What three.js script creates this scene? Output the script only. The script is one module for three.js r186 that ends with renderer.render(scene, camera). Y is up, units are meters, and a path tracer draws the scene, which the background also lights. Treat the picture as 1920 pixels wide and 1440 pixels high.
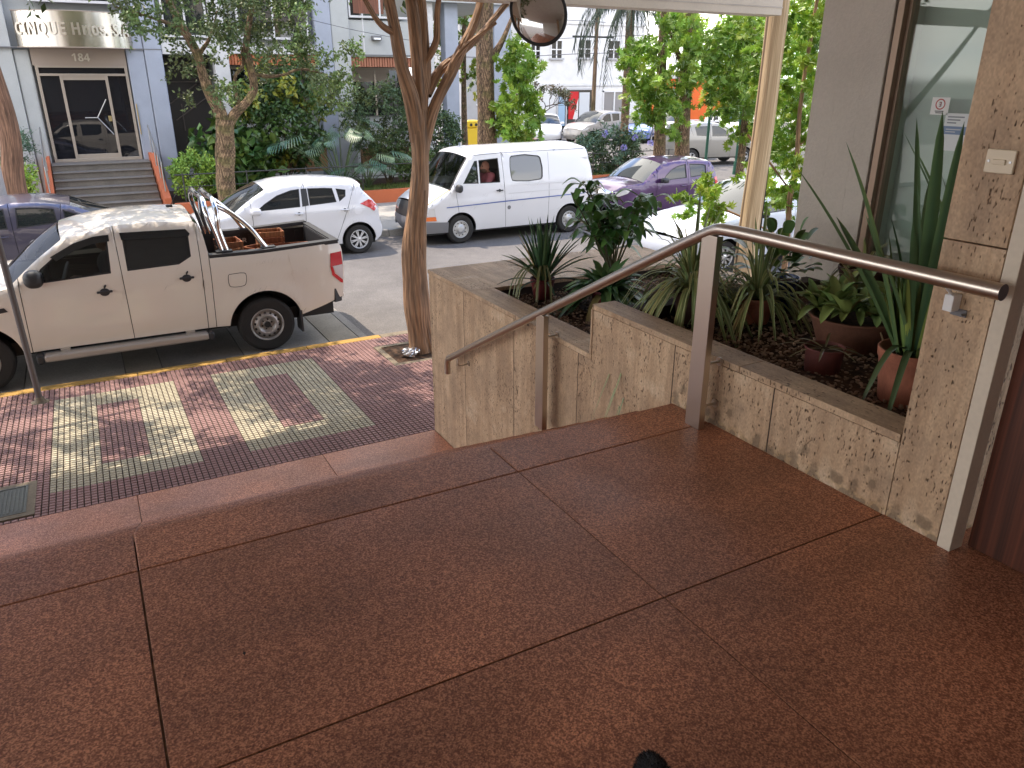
import * as THREE from 'three';
import { mergeGeometries, mergeVertices, toCreasedNormals } from 'three/addons/utils/BufferGeometryUtils.js';
import { RoundedBoxGeometry } from 'three/addons/geometries/RoundedBoxGeometry.js';
import { TessellateModifier } from 'three/addons/modifiers/TessellateModifier.js';
import { MarchingCubes } from 'three/addons/objects/MarchingCubes.js';
import { FontLoader } from 'three/addons/loaders/FontLoader.js';
import { TextGeometry } from 'three/addons/geometries/TextGeometry.js';

// ---------------------------------------------------------------- camera, sky, sun, exposure
const scene = new THREE.Scene();
const camera = new THREE.PerspectiveCamera(53.4, 4 / 3, 0.05, 600);
camera.position.set(0, 1.6, 0);
{
  const pitch = Math.atan(570 / 1432), yaw = THREE.MathUtils.degToRad(28.6);
  camera.lookAt(Math.sin(yaw) * Math.cos(pitch), 1.6 - Math.sin(pitch), -Math.cos(yaw) * Math.cos(pitch));
}
const SUN = new THREE.Vector3(-0.27, 1, -0.42).normalize();
{ // bright, partly cloudy sky
  const W = 1024, H = 512, d = new Float32Array(W * H * 4);
  const h = (x, y) => { let n = Math.imul(x, 374761393) + Math.imul(y, 668265263) + 974634777; n = Math.imul(n ^ n >>> 13, 1274126177); return ((n ^ n >>> 16) >>> 0) / 4294967295; };
  const vn = (x, y) => { const i = Math.floor(x), j = Math.floor(y), u = x - i, v = y - j, a = u * u * (3 - 2 * u), b = v * v * (3 - 2 * v); return h(i, j) * (1 - a) * (1 - b) + h(i + 1, j) * a * (1 - b) + h(i, j + 1) * (1 - a) * b + h(i + 1, j + 1) * a * b; };
  const fb = (x, y) => 0.5 * vn(x, y) + 0.26 * vn(x * 2.1 + 5, y * 2.1) + 0.14 * vn(x * 4.3, y * 4.3 + 9) + 0.1 * vn(x * 9, y * 9);
  for (let j = 0; j < H; j++) for (let i = 0; i < W; i++) {
    const el = ((j + 0.5) / H - 0.5) * Math.PI, az = (i + 0.5) / W * 2 * Math.PI, y = Math.sin(el), c = Math.cos(el), k = (j * W + i) * 4;
    let col;
    if (y <= 0) col = [0.3, 0.29, 0.28];
    else {
      const t = Math.pow(1 - y, 2.2), blue = [0.17 + 0.5 * t, 0.29 + 0.44 * t, 0.60 + 0.22 * t], p = fb(Math.cos(az) * c / (y + 0.3) * 1.7 + 20, Math.sin(az) * c / (y + 0.3) * 1.7 + 20);
      const m = Math.max(0, Math.min(1, (p - 0.42) * 4.5)), w = [1.12, 1.08, 1.02];
      col = [0, 1, 2].map(q => blue[q] + (w[q] - blue[q]) * m);
    }
    d[k] = col[0]; d[k + 1] = col[1]; d[k + 2] = col[2]; d[k + 3] = 1;
  }
  const t = new THREE.DataTexture(d, W, H, THREE.RGBAFormat, THREE.FloatType); t.mapping = THREE.EquirectangularReflectionMapping; t.magFilter = t.minFilter = THREE.LinearFilter; t.wrapS = THREE.RepeatWrapping; t.needsUpdate = true;
  scene.background = scene.environment = t;
}
const sun = new THREE.DirectionalLight(0xffeeda, 2.0);
sun.position.copy(SUN).multiplyScalar(60);
sun.castShadow = true;
sun.shadow.mapSize.set(4096, 4096);
Object.assign(sun.shadow.camera, { left: -40, right: 40, top: 40, bottom: -40, near: 1, far: 160 });
sun.shadow.radius = 1;
scene.add(sun, sun.target);
const renderer = new THREE.WebGLRenderer({ antialias: true });
renderer.toneMapping = THREE.LinearToneMapping;
renderer.toneMappingExposure = 3.8;
renderer.shadowMap.enabled = true;
renderer.setSize(1024, 768);

// ---------------------------------------------------------------- helpers
const V3 = THREE.Vector3;
let seed = 12345;
const rnd = () => { seed |= 0; seed = seed + 0x6D2B79F5 | 0; let t = Math.imul(seed ^ seed >>> 15, 1 | seed); t = t + Math.imul(t ^ t >>> 7, 61 | t) ^ t; return ((t ^ t >>> 14) >>> 0) / 4294967296; };
const rr = (a, b) => a + (b - a) * rnd();
const reseed = s => { seed = s; };
const used = {};
function numbered(n) { const k = used[n] = (used[n] ?? -1) + 1; return k ? n + '_' + String(k).padStart(3, '0') : n; }
function tag(o, label, category, group, kind) { Object.assign(o.userData, { label, category }); if (group) o.userData.group = group; if (kind) o.userData.kind = kind; return o; }
function thing(name, label, category, pos = [0, 0, 0], turn = 0, group) {
  const o = new THREE.Group(); o.name = numbered(name); o.position.set(...pos); o.rotation.y = turn; scene.add(o); return tag(o, label, category, group);
}
function mesh(geo, mat) { const m = new THREE.Mesh(geo, mat); m.castShadow = m.receiveShadow = true; return m; }
function part(name, geo, mat, parent, label) {
  const m = mesh(Array.isArray(geo) ? merge(geo) : geo, mat); m.name = name; parent.add(m); if (label) m.userData.label = label; return m;
}
function single(name, geo, mat, label, category, group, pos) {
  const m = mesh(Array.isArray(geo) ? merge(geo) : geo, mat); m.name = numbered(name); if (pos) m.position.set(...pos); scene.add(m); return tag(m, label, category, group);
}
function struct(name, geo, mat, label) { const m = mesh(Array.isArray(geo) ? merge(geo) : geo, mat); m.name = numbered(name); scene.add(m); m.userData = { kind: 'structure', label }; return m; }
function structGroup(name, label) { const o = new THREE.Group(); o.name = numbered(name); scene.add(o); o.userData = { kind: 'structure', label }; return o; }
function merge(gs) {
  gs = gs.map(g => g.index ? g.toNonIndexed() : g);
  const keep = ['position', 'normal', 'uv', 'color'].filter(k => gs.every(g => g.attributes[k]));
  for (const g of gs) for (const k of Object.keys(g.attributes)) if (!keep.includes(k)) g.deleteAttribute(k);
  return mergeGeometries(gs);
}
function uvm(g, ox = 0, oy = 0) {               // uv in metres, by the dominant axis of the normal
  const p = g.attributes.position, n = g.attributes.normal, uv = new Float32Array(p.count * 2);
  for (let i = 0; i < p.count; i++) {
    const ax = Math.abs(n.getX(i)), ay = Math.abs(n.getY(i)), az = Math.abs(n.getZ(i));
    let u, v;
    if (ay >= ax && ay >= az) { u = p.getX(i); v = p.getZ(i); } else if (ax >= az) { u = p.getZ(i); v = p.getY(i); } else { u = p.getX(i); v = p.getY(i); }
    uv[2 * i] = u + ox; uv[2 * i + 1] = v + oy;
  }
  g.setAttribute('uv', new THREE.BufferAttribute(uv, 2)); return g;
}
// box from min to max corners
function bx(x0, x1, y0, y1, z0, z1, r = 0) {
  const w = Math.abs(x1 - x0), h = Math.abs(y1 - y0), d = Math.abs(z1 - z0);
  const g = r ? new RoundedBoxGeometry(w, h, d, 2, Math.min(r, w / 2.1, h / 2.1, d / 2.1)) : new THREE.BoxGeometry(w, h, d);
  g.translate((x0 + x1) / 2, (y0 + y1) / 2, (z0 + z1) / 2);
  return uvm(g);
}
const cyl = (r0, r1, h, n = 16, open = false) => new THREE.CylinderGeometry(r0, r1, h, n, 1, open);
function rod(a, b, r, n = 8, r2) {               // straight bar between two points
  const A = new V3(...a), B = new V3(...b), d = B.clone().sub(A), L = d.length();
  const g = new THREE.CylinderGeometry(r2 ?? r, r, L, n, 1); g.translate(0, L / 2, 0);
  g.applyQuaternion(new THREE.Quaternion().setFromUnitVectors(new V3(0, 1, 0), d.normalize())); g.translate(...a); return g;
}
function tube(pts, r, n = 8, seg, closed = false) {
  const c = new THREE.CatmullRomCurve3(pts.map(p => new V3(...p)), closed, 'centripetal');
  return new THREE.TubeGeometry(c, seg ?? pts.length * 6, r, n, closed);
}
function limb(pts, r0, r1, n = 9, wob = 0.12, seg) { // tapered, slightly knobbly branch
  const c = new THREE.CatmullRomCurve3(pts.map(p => new V3(...p)), false, 'centripetal');
  const S = seg ?? pts.length * 5, g = new THREE.TubeGeometry(c, S, 1, n, false), p = g.attributes.position, uv = g.attributes.uv, L = c.getLength();
  const phs = [rr(0, 6), rr(0, 6), rr(0, 6)];
  for (let i = 0; i <= S; i++) {
    const q = c.getPointAt(i / S), r = r0 + (r1 - r0) * Math.pow(i / S, 0.8);
    for (let j = 0; j <= n; j++) {
      const k = i * (n + 1) + j, a = j / n * 6.283;
      const f = r * (1 + wob * (0.5 * Math.sin(a * 2 + phs[0] + i * 0.35) + 0.35 * Math.sin(a * 3 + phs[1] - i * 0.22) + 0.3 * Math.sin(i * 0.9 + phs[2])));
      p.setXYZ(k, q.x + (p.getX(k) - q.x) * f, q.y + (p.getY(k) - q.y) * f, q.z + (p.getZ(k) - q.z) * f);
      uv.setXY(k, j / n * 6.283 * Math.max(r0, 0.05), i / S * L);
    }
  }
  g.computeVertexNormals(); return g;
}
const lathe = (pts, n = 32) => new THREE.LatheGeometry(pts.map(p => new THREE.Vector2(p[0], p[1])), n);
function extr(pts, depth, bevel = 0, holes = []) {
  const s = new THREE.Shape(pts.map(p => new THREE.Vector2(p[0], p[1])));
  for (const h of holes) s.holes.push(new THREE.Path(h.map(p => new THREE.Vector2(p[0], p[1]))));
  const g = new THREE.ExtrudeGeometry(s, { depth, bevelEnabled: bevel > 0, bevelSize: bevel, bevelThickness: bevel, bevelSegments: 2, bevelOffset: -bevel });
  return g;
}
// ---------------------------------------------------------------- textures
function vnoise(seedv) {                          // tileable value noise, period in lattice cells
  const h = (x, y) => { let n = Math.imul(x, 374761393) + Math.imul(y, 668265263) + Math.imul(seedv, 974634777); n = Math.imul(n ^ n >>> 13, 1274126177); return ((n ^ n >>> 16) >>> 0) / 4294967295; };
  return (u, v, px, py = px) => {
    const x = u * px, y = v * py, xi = Math.floor(x), yi = Math.floor(y), fx = x - xi, fy = y - yi, sx = fx * fx * (3 - 2 * fx), sy = fy * fy * (3 - 2 * fy);
    const w = (a, m) => ((a % m) + m) % m;
    const x0 = w(xi, px), x1 = w(xi + 1, px), y0 = w(yi, py), y1 = w(yi + 1, py);
    const a = h(x0, y0), b = h(x1, y0), c = h(x0, y1), d = h(x1, y1);
    return a + (b - a) * sx + (c - a) * sy + (a - b - c + d) * sx * sy;
  };
}
function tex(size, metres, fn, srgb = true, h = size) {
  const d = new Uint8Array(size * h * 4);
  for (let y = 0; y < h; y++) for (let x = 0; x < size; x++) {
    const c = fn(x / size, y / h), k = (y * size + x) * 4;
    for (let i = 0; i < 3; i++) d[k + i] = Math.max(0, Math.min(255, (Array.isArray(c) ? c[i] : c) * 255));
    d[k + 3] = 255;
  }
  const t = new THREE.DataTexture(d, size, h, THREE.RGBAFormat);
  t.wrapS = t.wrapT = THREE.RepeatWrapping; t.magFilter = THREE.LinearFilter; t.minFilter = THREE.LinearMipmapLinearFilter; t.generateMipmaps = true;
  if (srgb) t.colorSpace = THREE.SRGBColorSpace;
  t.repeat.set(1 / metres, 1 / (Array.isArray(metres) ? metres[1] : metres)); if (Array.isArray(metres)) t.repeat.set(1 / metres[0], 1 / metres[1]);
  t.needsUpdate = true; return t;
}
const mix3 = (a, b, t) => [a[0] + (b[0] - a[0]) * t, a[1] + (b[1] - a[1]) * t, a[2] + (b[2] - a[2]) * t];
const N1 = vnoise(1), N2 = vnoise(2), N3 = vnoise(3), N4 = vnoise(4);
const fbm = (N, u, v, p) => 0.5 * N(u, v, p) + 0.27 * N(u, v, p * 2) + 0.15 * N(u, v, p * 4) + 0.08 * N(u, v, p * 8);
const rgb = o => (o.color ? { ...o, color: new THREE.Color().setRGB(...o.color) } : o);
const std = o => new THREE.MeshStandardMaterial({ roughness: 0.8, ...rgb(o) });
const phy = o => new THREE.MeshPhysicalMaterial(rgb(o));

const graniteT = tex(2048, 2.4, (u, v) => {
  const g = N1(u, v, 700) * 0.52 + N2(u, v, 430) * 0.36 + N4(u, v, 240) * 0.12, b = fbm(N3, u, v, 5), f = N3(u, v, 620);
  let c = mix3([0.50, 0.305, 0.215], [0.80, 0.565, 0.43], Math.min(1, Math.max(0, (g - 0.3) * 2.3)));
  if (f > 0.86) c = mix3(c, [0.33, 0.175, 0.125], 0.65);
  if (f < 0.10) c = mix3(c, [0.80, 0.58, 0.48], 0.5);
  const st = N3(u + 0.1 * N2(u, v, 3), v, 7, 16) * 0.5 + fbm(N4, u, v, 3) * 0.5, k = 0.80 + 0.2 * b + 0.28 * st; return [c[0] * k, c[1] * k, c[2] * k];
});
const graniteR = tex(512, 1.9, (u, v) => 0.26 + 0.3 * fbm(N2, u, v, 6) + 0.08 * N1(u, v, 200), false);
function travT(sd, stain) {
  const A = vnoise(sd), B = vnoise(sd + 7), C = vnoise(sd + 13), D = vnoise(sd + 19);
  const pit = (u, v) => {
    const zone = B(u, v, 8, 3) * 0.5 + C(u, v, 24, 5) * 0.5, w = u + 0.012 * C(u, v, 6, 9);
    const p1 = A(w, v, 210, 70) * 0.65 + D(w, v, 380, 130) * 0.35, p2 = D(w, v, 110, 42) * 0.7 + A(u, v, 330, 120) * 0.3;
    return Math.max(0, Math.min(1, Math.max((p1 - 0.77 + 0.3 * (zone - 0.5)) * 7, (p2 - 0.83 + 0.26 * (zone - 0.5)) * 9)));
  };
  return [tex(1024, 1.3, (u, v) => {
    const w = u + 0.02 * B(u, v, 5, 4), band = A(w, v, 30, 2) * 0.4 + C(w, v, 12, 2) * 0.25 + B(w, v, 90, 5) * 0.35, cl = fbm(C, u, v, 9), fine = D(u, v, 260, 160);
    let c = mix3([0.645, 0.53, 0.415], [0.83, 0.72, 0.59], Math.min(1, Math.max(0, band * 1.25 - 0.12)));
    c = mix3(c, [0.60, 0.51, 0.42], Math.max(0, cl - 0.42) * 1.4);
    c = mix3(c, [0.90, 0.84, 0.74], Math.max(0, 0.36 - cl) * 1.6);
    const k = 0.93 + 0.14 * fine; c = [c[0] * k, c[1] * k, c[2] * k];
    if (stain) { const e = v * 1.3, s = fbm(D, u, v, 26) * 0.6 + C(u, v, 34, 26) * 0.4, m = Math.max(0, Math.min(1, (s - 0.40 - e * 1.9) * 6)); c = mix3(c, s > 0.56 ? [0.30, 0.25, 0.19] : [0.56, 0.44, 0.25], m * 0.42); }
    return mix3(c, [0.25, 0.18, 0.12], pit(u, v) * 0.8);
  }), tex(1024, 1.3, (u, v) => 1 - 0.85 * pit(u, v) - 0.1 * D(u, v, 260, 160), false)];
}
const [travC, travB] = travT(21), [travC2, travB2] = travT(61), [travC3, travB3] = travT(83, true);
const asphaltT = tex(1024, 4.2, (u, v) => { const a = N1(u, v, 500), b = fbm(N2, u, v, 6), c = fbm(N3, u, v, 24); const k = 0.37 + 0.1 * (a - 0.5) + 0.09 * (b - 0.5) + 0.05 * (c - 0.5); return [k * 1.02, k * 0.985, k * 0.96]; });
const asphaltB = tex(512, 1.1, (u, v) => N1(u, v, 240) * 0.7 + N2(u, v, 90) * 0.3, false);
const concreteT = tex(512, 2.3, (u, v) => { const k = 0.56 + 0.12 * (fbm(N1, u, v, 8) - 0.5) + 0.08 * (N2(u, v, 200) - 0.5); return [k, k * 0.98, k * 0.94]; });
const tileT = tex(512, 0.43, (u, v) => { const k = 0.86 + 0.2 * (fbm(N2, u, v, 14) - 0.5) + 0.12 * (N1(u, v, 180) - 0.5); return [k, k, k]; });
const barkT = tex(512, [0.5, 0.9], (u, v) => { const s = N1(u + 0.05 * N2(u, v, 4), v, 26, 3) * 0.5 + N2(u, v, 60, 9) * 0.3 + fbm(N3, u, v, 5) * 0.2; const k = 0.35 + 0.65 * s; return [k, k * 0.93, k * 0.86]; });
const barkB = tex(512, [0.5, 0.9], (u, v) => N1(u + 0.05 * N2(u, v, 4), v, 26, 3) * 0.6 + N2(u, v, 60, 9) * 0.4, false);
const barkR = (u, v) => { const c = N2(u + 0.04 * N3(u, v, 6), v, 30, 16), d = N1(u, v, 70, 44); return 0.45 * c + 0.25 * d + 0.3 * fbm(N4, u, v, 9); };
const bark2T = tex(512, [0.7, 0.7], (u, v) => { const s = barkR(u, v), m = fbm(N2, u, v, 4); let c = mix3([0.30, 0.26, 0.22], [0.98, 0.92, 0.84], Math.min(1, Math.max(0, s * 1.7 - 0.35))); return mix3(c, [0.55, 0.62, 0.40], Math.max(0, m - 0.52) * 1.8); });
const bark2B = tex(512, [0.7, 0.7], (u, v) => barkR(u, v), false);
const woodT = tex(512, [0.5, 1.6], (u, v) => { const s = N1(u + 0.02 * N2(u, v, 3, 5), v, 40, 2) * 0.6 + N3(u, v, 120, 5) * 0.4; const k = 0.45 + 0.55 * s; return [k, k * 0.9, k * 0.82]; });
const poleT = tex(512, [0.6, 2.2], (u, v) => { const s = N1(u + 0.03 * N2(u, v, 3, 4), v, 22, 2) * 0.55 + N3(u, v, 70, 4) * 0.45; const crack = Math.max(0, N4(u + 0.02 * N2(u, v, 2, 6), v, 14, 1) - 0.72) * 3; let c = mix3([0.62, 0.51, 0.38], [0.90, 0.81, 0.66], s); return mix3(c, [0.24, 0.17, 0.11], Math.min(0.8, crack)); });
const plasterT = tex(512, 1.7, (u, v) => { const k = 0.93 + 0.08 * (fbm(N1, u, v, 5) - 0.5) + 0.03 * (N2(u, v, 160) - 0.5); return [k, k, k]; });
const plasterB = tex(256, 0.5, (u, v) => N2(u, v, 90) * 0.6 + N1(u, v, 30) * 0.4, false);
const clayT = tex(256, 0.6, (u, v) => { const k = 0.82 + 0.26 * (fbm(N1, u, v, 6) - 0.5) + 0.08 * (N2(u, v, 90) - 0.5); return [k, k * 0.99, k * 0.97]; });
const dirtT = tex(256, 0.7, (u, v) => { const k = 0.55 + 0.7 * (fbm(N1, u, v, 20) - 0.4); return [k, k * 0.85, k * 0.72]; });

const M = {
  granite: std({ map: graniteT, roughnessMap: graniteR, roughness: 1 }),
  grout: std({ color: [0.05, 0.036, 0.028], roughness: 0.9 }),
  mortar: std({ map: dirtT, color: [0.36, 0.27, 0.21], roughness: 0.95 }),
  trav: std({ map: travC, bumpMap: travB, bumpScale: 0.004, roughness: 0.62 }),
  trav2: std({ map: travC2, bumpMap: travB2, bumpScale: 0.004, roughness: 0.6 }),
  travStained: std({ map: travC3, bumpMap: travB3, bumpScale: 0.004, roughness: 0.62 }),
  asphalt: std({ map: asphaltT, bumpMap: asphaltB, bumpScale: 0.004, roughness: 0.9 }),
  concrete: std({ map: concreteT, roughness: 0.9 }),
  cement: std({ map: concreteT, color: [0.62, 0.53, 0.41], roughness: 0.9 }),
  redTile: [0, 1, 2].map(i => std({ map: tileT, color: [[0.37, 0.215, 0.20], [0.40, 0.235, 0.22], [0.345, 0.195, 0.185]][i], roughness: 0.7 })),
  creamTile: [0, 1].map(i => std({ map: tileT, color: [[0.56, 0.51, 0.37], [0.60, 0.55, 0.41]][i], roughness: 0.7 })),
  yellow: std({ map: concreteT, color: [1.3, 0.78, 0.16], roughness: 0.75 }),
  steel: phy({ color: [0.56, 0.50, 0.44], metalness: 1, roughness: 0.3 }),
  chrome: std({ color: [0.8, 0.8, 0.8], metalness: 1, roughness: 0.08 }),
  castIron: std({ map: concreteT, color: [0.42, 0.45, 0.42], metalness: 0.5, roughness: 0.6 }),
  soil: std({ map: dirtT, color: [0.17, 0.125, 0.09], roughness: 1 }),
  bark: std({ map: bark2T, bumpMap: bark2B, bumpScale: 0.03, color: [0.44, 0.345, 0.25], roughness: 0.9 }),
  barkSmooth: std({ map: barkT, bumpMap: barkB, bumpScale: 0.016, color: [0.66, 0.45, 0.29], roughness: 0.65 }),
  barkGrey: std({ map: bark2T, bumpMap: bark2B, bumpScale: 0.03, color: [0.35, 0.265, 0.2], roughness: 0.9 }),
  plaster: std({ map: plasterT, bumpMap: plasterB, bumpScale: 0.002, color: [0.68, 0.61, 0.53], roughness: 0.85 }),
  ceiling: std({ map: plasterT, color: [0.84, 0.80, 0.74], roughness: 0.8 }),
  cream: std({ map: plasterT, color: [0.80, 0.70, 0.56], roughness: 0.55 }),
  black: std({ color: [0.015, 0.015, 0.016], roughness: 0.6 }),
  rubber: std({ map: clayT, color: [0.035, 0.033, 0.032], roughness: 0.85 }),
  darkPlastic: std({ color: [0.03, 0.03, 0.032], roughness: 0.5 }),
  greyPlastic: std({ color: [0.17, 0.17, 0.18], roughness: 0.6 }),
  white: std({ color: [0.8, 0.8, 0.79], roughness: 0.5 }),
  silver: std({ color: [0.55, 0.55, 0.56], metalness: 0.85, roughness: 0.3 }),
  glassDark: phy({ color: [0.018, 0.021, 0.022], roughness: 0.03, ior: 1.52, clearcoat: 0.5, clearcoatRoughness: 0.02 }),
  glassTint: phy({ color: [0.34, 0.37, 0.36], roughness: 0.02, transmission: 1, thickness: 0, ior: 1.5 }),
  glassClear: phy({ color: [0.85, 0.9, 0.88], roughness: 0.01, transmission: 1, thickness: 0, ior: 1.5 }),
  lampClear: phy({ color: [0.72, 0.72, 0.72], roughness: 0.1, metalness: 0.3, clearcoat: 1 }),
  lampRed: phy({ color: [0.55, 0.015, 0.02], roughness: 0.15, clearcoat: 1 }),
  lampOrange: phy({ color: [0.75, 0.17, 0.03], roughness: 0.2, clearcoat: 1 }),
  woodDark: std({ map: woodT, color: [0.17, 0.06, 0.035], roughness: 0.4 }),
  terracotta: std({ map: clayT, color: [0.56, 0.20, 0.12], roughness: 0.75 }),
};
const paint = (c, r = 0.35) => phy({ color: c, roughness: r, clearcoat: 1, clearcoatRoughness: 0.04 });
// ---------------------------------------------------------------- landing, stairs
const RY = -1.78, SWY = -1.536;
{
  const land = structGroup('landing_floor', 'polished red granite landing of large slabs at the top of the stairs');
  part('mortar_bed', bx(-6.2, 2.9, -0.2, -0.0035, -2.6, 1.7), M.mortar, land);
  const xs = [-6.2, -4.647, -3.123, -1.599, -0.075, 1.449, 2.9], zs = [-2.6, -1.6, -0.6, 0.4, 1.7];
  for (let i = 0; i < xs.length - 1; i++) for (let j = 0; j < zs.length - 1; j++) {
    const gL = i === 4 ? 0.0036 : 0.0022, gR = i === 3 ? 0.0036 : 0.0022;
    const x1 = (i === 5 && j === 0) ? 2.545 : xs[i + 1] - gR;
    const g = bx(xs[i] + gL, x1, -0.0285, 0, zs[j] + 0.0032, zs[j + 1] - 0.0032, 0.0015); uvm(g, i * 0.37, j * 0.53);
    part('granite_slab', g, M.granite, land);
  }
  const st = structGroup('stairs', 'flight of red granite steps leading down to the pavement');
  part('step_core', Array.from({ length: 10 }, (_, k) => bx(-6.2, 2.54, -1.75, -0.1536 * k - 0.034, k ? -2.866 - 0.29 * k : -2.866, k ? -2.866 - 0.29 * (k - 1) : -2.6)), M.grout, st);
  const px = [-6.2, -3.123, -1.599, -0.075, 1.449, 2.545];
  for (let k = 0; k < 10; k++) for (let i = 0; i < px.length - 1; i++) {
    const y = -0.1536 * k, zb = k ? -2.88 - 0.29 * (k - 1) + 0.012 : -2.6032, zf = -2.88 - 0.29 * k, gg = 0.002;
    const g = bx(px[i] + gg, px[i + 1] - gg, y - 0.032, y, zf, zb, 0.006); uvm(g, i * 0.41 + k * 0.31, k * 0.77);
    part('step_tread', g, M.granite, st);
    const r = bx(px[i] + gg, px[i + 1] - gg, y - 0.1536 + 0.002, y - 0.034, zf + 0.012, zf + 0.03, 0.001); uvm(r, i * 0.27 + k * 0.19, k * 0.33);
    part('riser', r, M.granite, st);
  }
  for (let i = 0; i < px.length - 1; i++) part('bottom_slab', uvm(bx(px[i] + 0.002, px[i + 1] - 0.002, SWY - 0.04, SWY, -6.228, -5.482, 0.004), i * 0.6, 0.2), M.granite, st);
}
// ---------------------------------------------------------------- vestibule shell and canopy
{
  const c = thing('entrance_canopy', 'cream painted concrete canopy with a deep edge beam above the stairs', 'canopy', [0, 0, 0]);
  part('ceiling_slab', bx(-9, 8.66, 4.2, 4.45, -9.0, 1.9), M.ceiling, c);
  part('edge_beam', bx(-9, 8.66, 2.41, 2.64, -8.56, -8.282, 0.006), M.cream, c);
  for (let i = 0; i < 7; i++) part('beam_hanger', bx(-8.4 + i * 2.8, -8.34 + i * 2.8, 2.64, 4.2, -8.45, -8.39), M.greyPlastic, c);
  part('beam_drip_strip', bx(-9, 8.664, 2.5, 2.515, -8.566, -8.276), M.plaster, c);
  struct('vestibule_back_wall', bx(-6.4, 4.4, 0.001, 4.199, 1.71, 1.9), M.ceiling, 'plain plaster wall at the back of the vestibule');
  const up = thing('apartment_block', 'plaster apartment block rising above the entrance canopy', 'building', [0, 0, 0]);
  part('wall', bx(-14, 12, 4.46, 13, -3.8, 6), M.plaster, up);
  for (let f = 0; f < 3; f++) for (let i = 0; i < 6; i++) { const w = part('window', bx(-12.5 + i * 4, -10.3 + i * 4, 5.3 + f * 3, 6.9 + f * 3, -3.86, -3.81), M.glassDark, up); part('sill', bx(-12.6 + i * 4, -10.2 + i * 4, 5.18 + f * 3, 5.29 + f * 3, -3.95, -3.81), M.plaster, w); }
}
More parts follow.
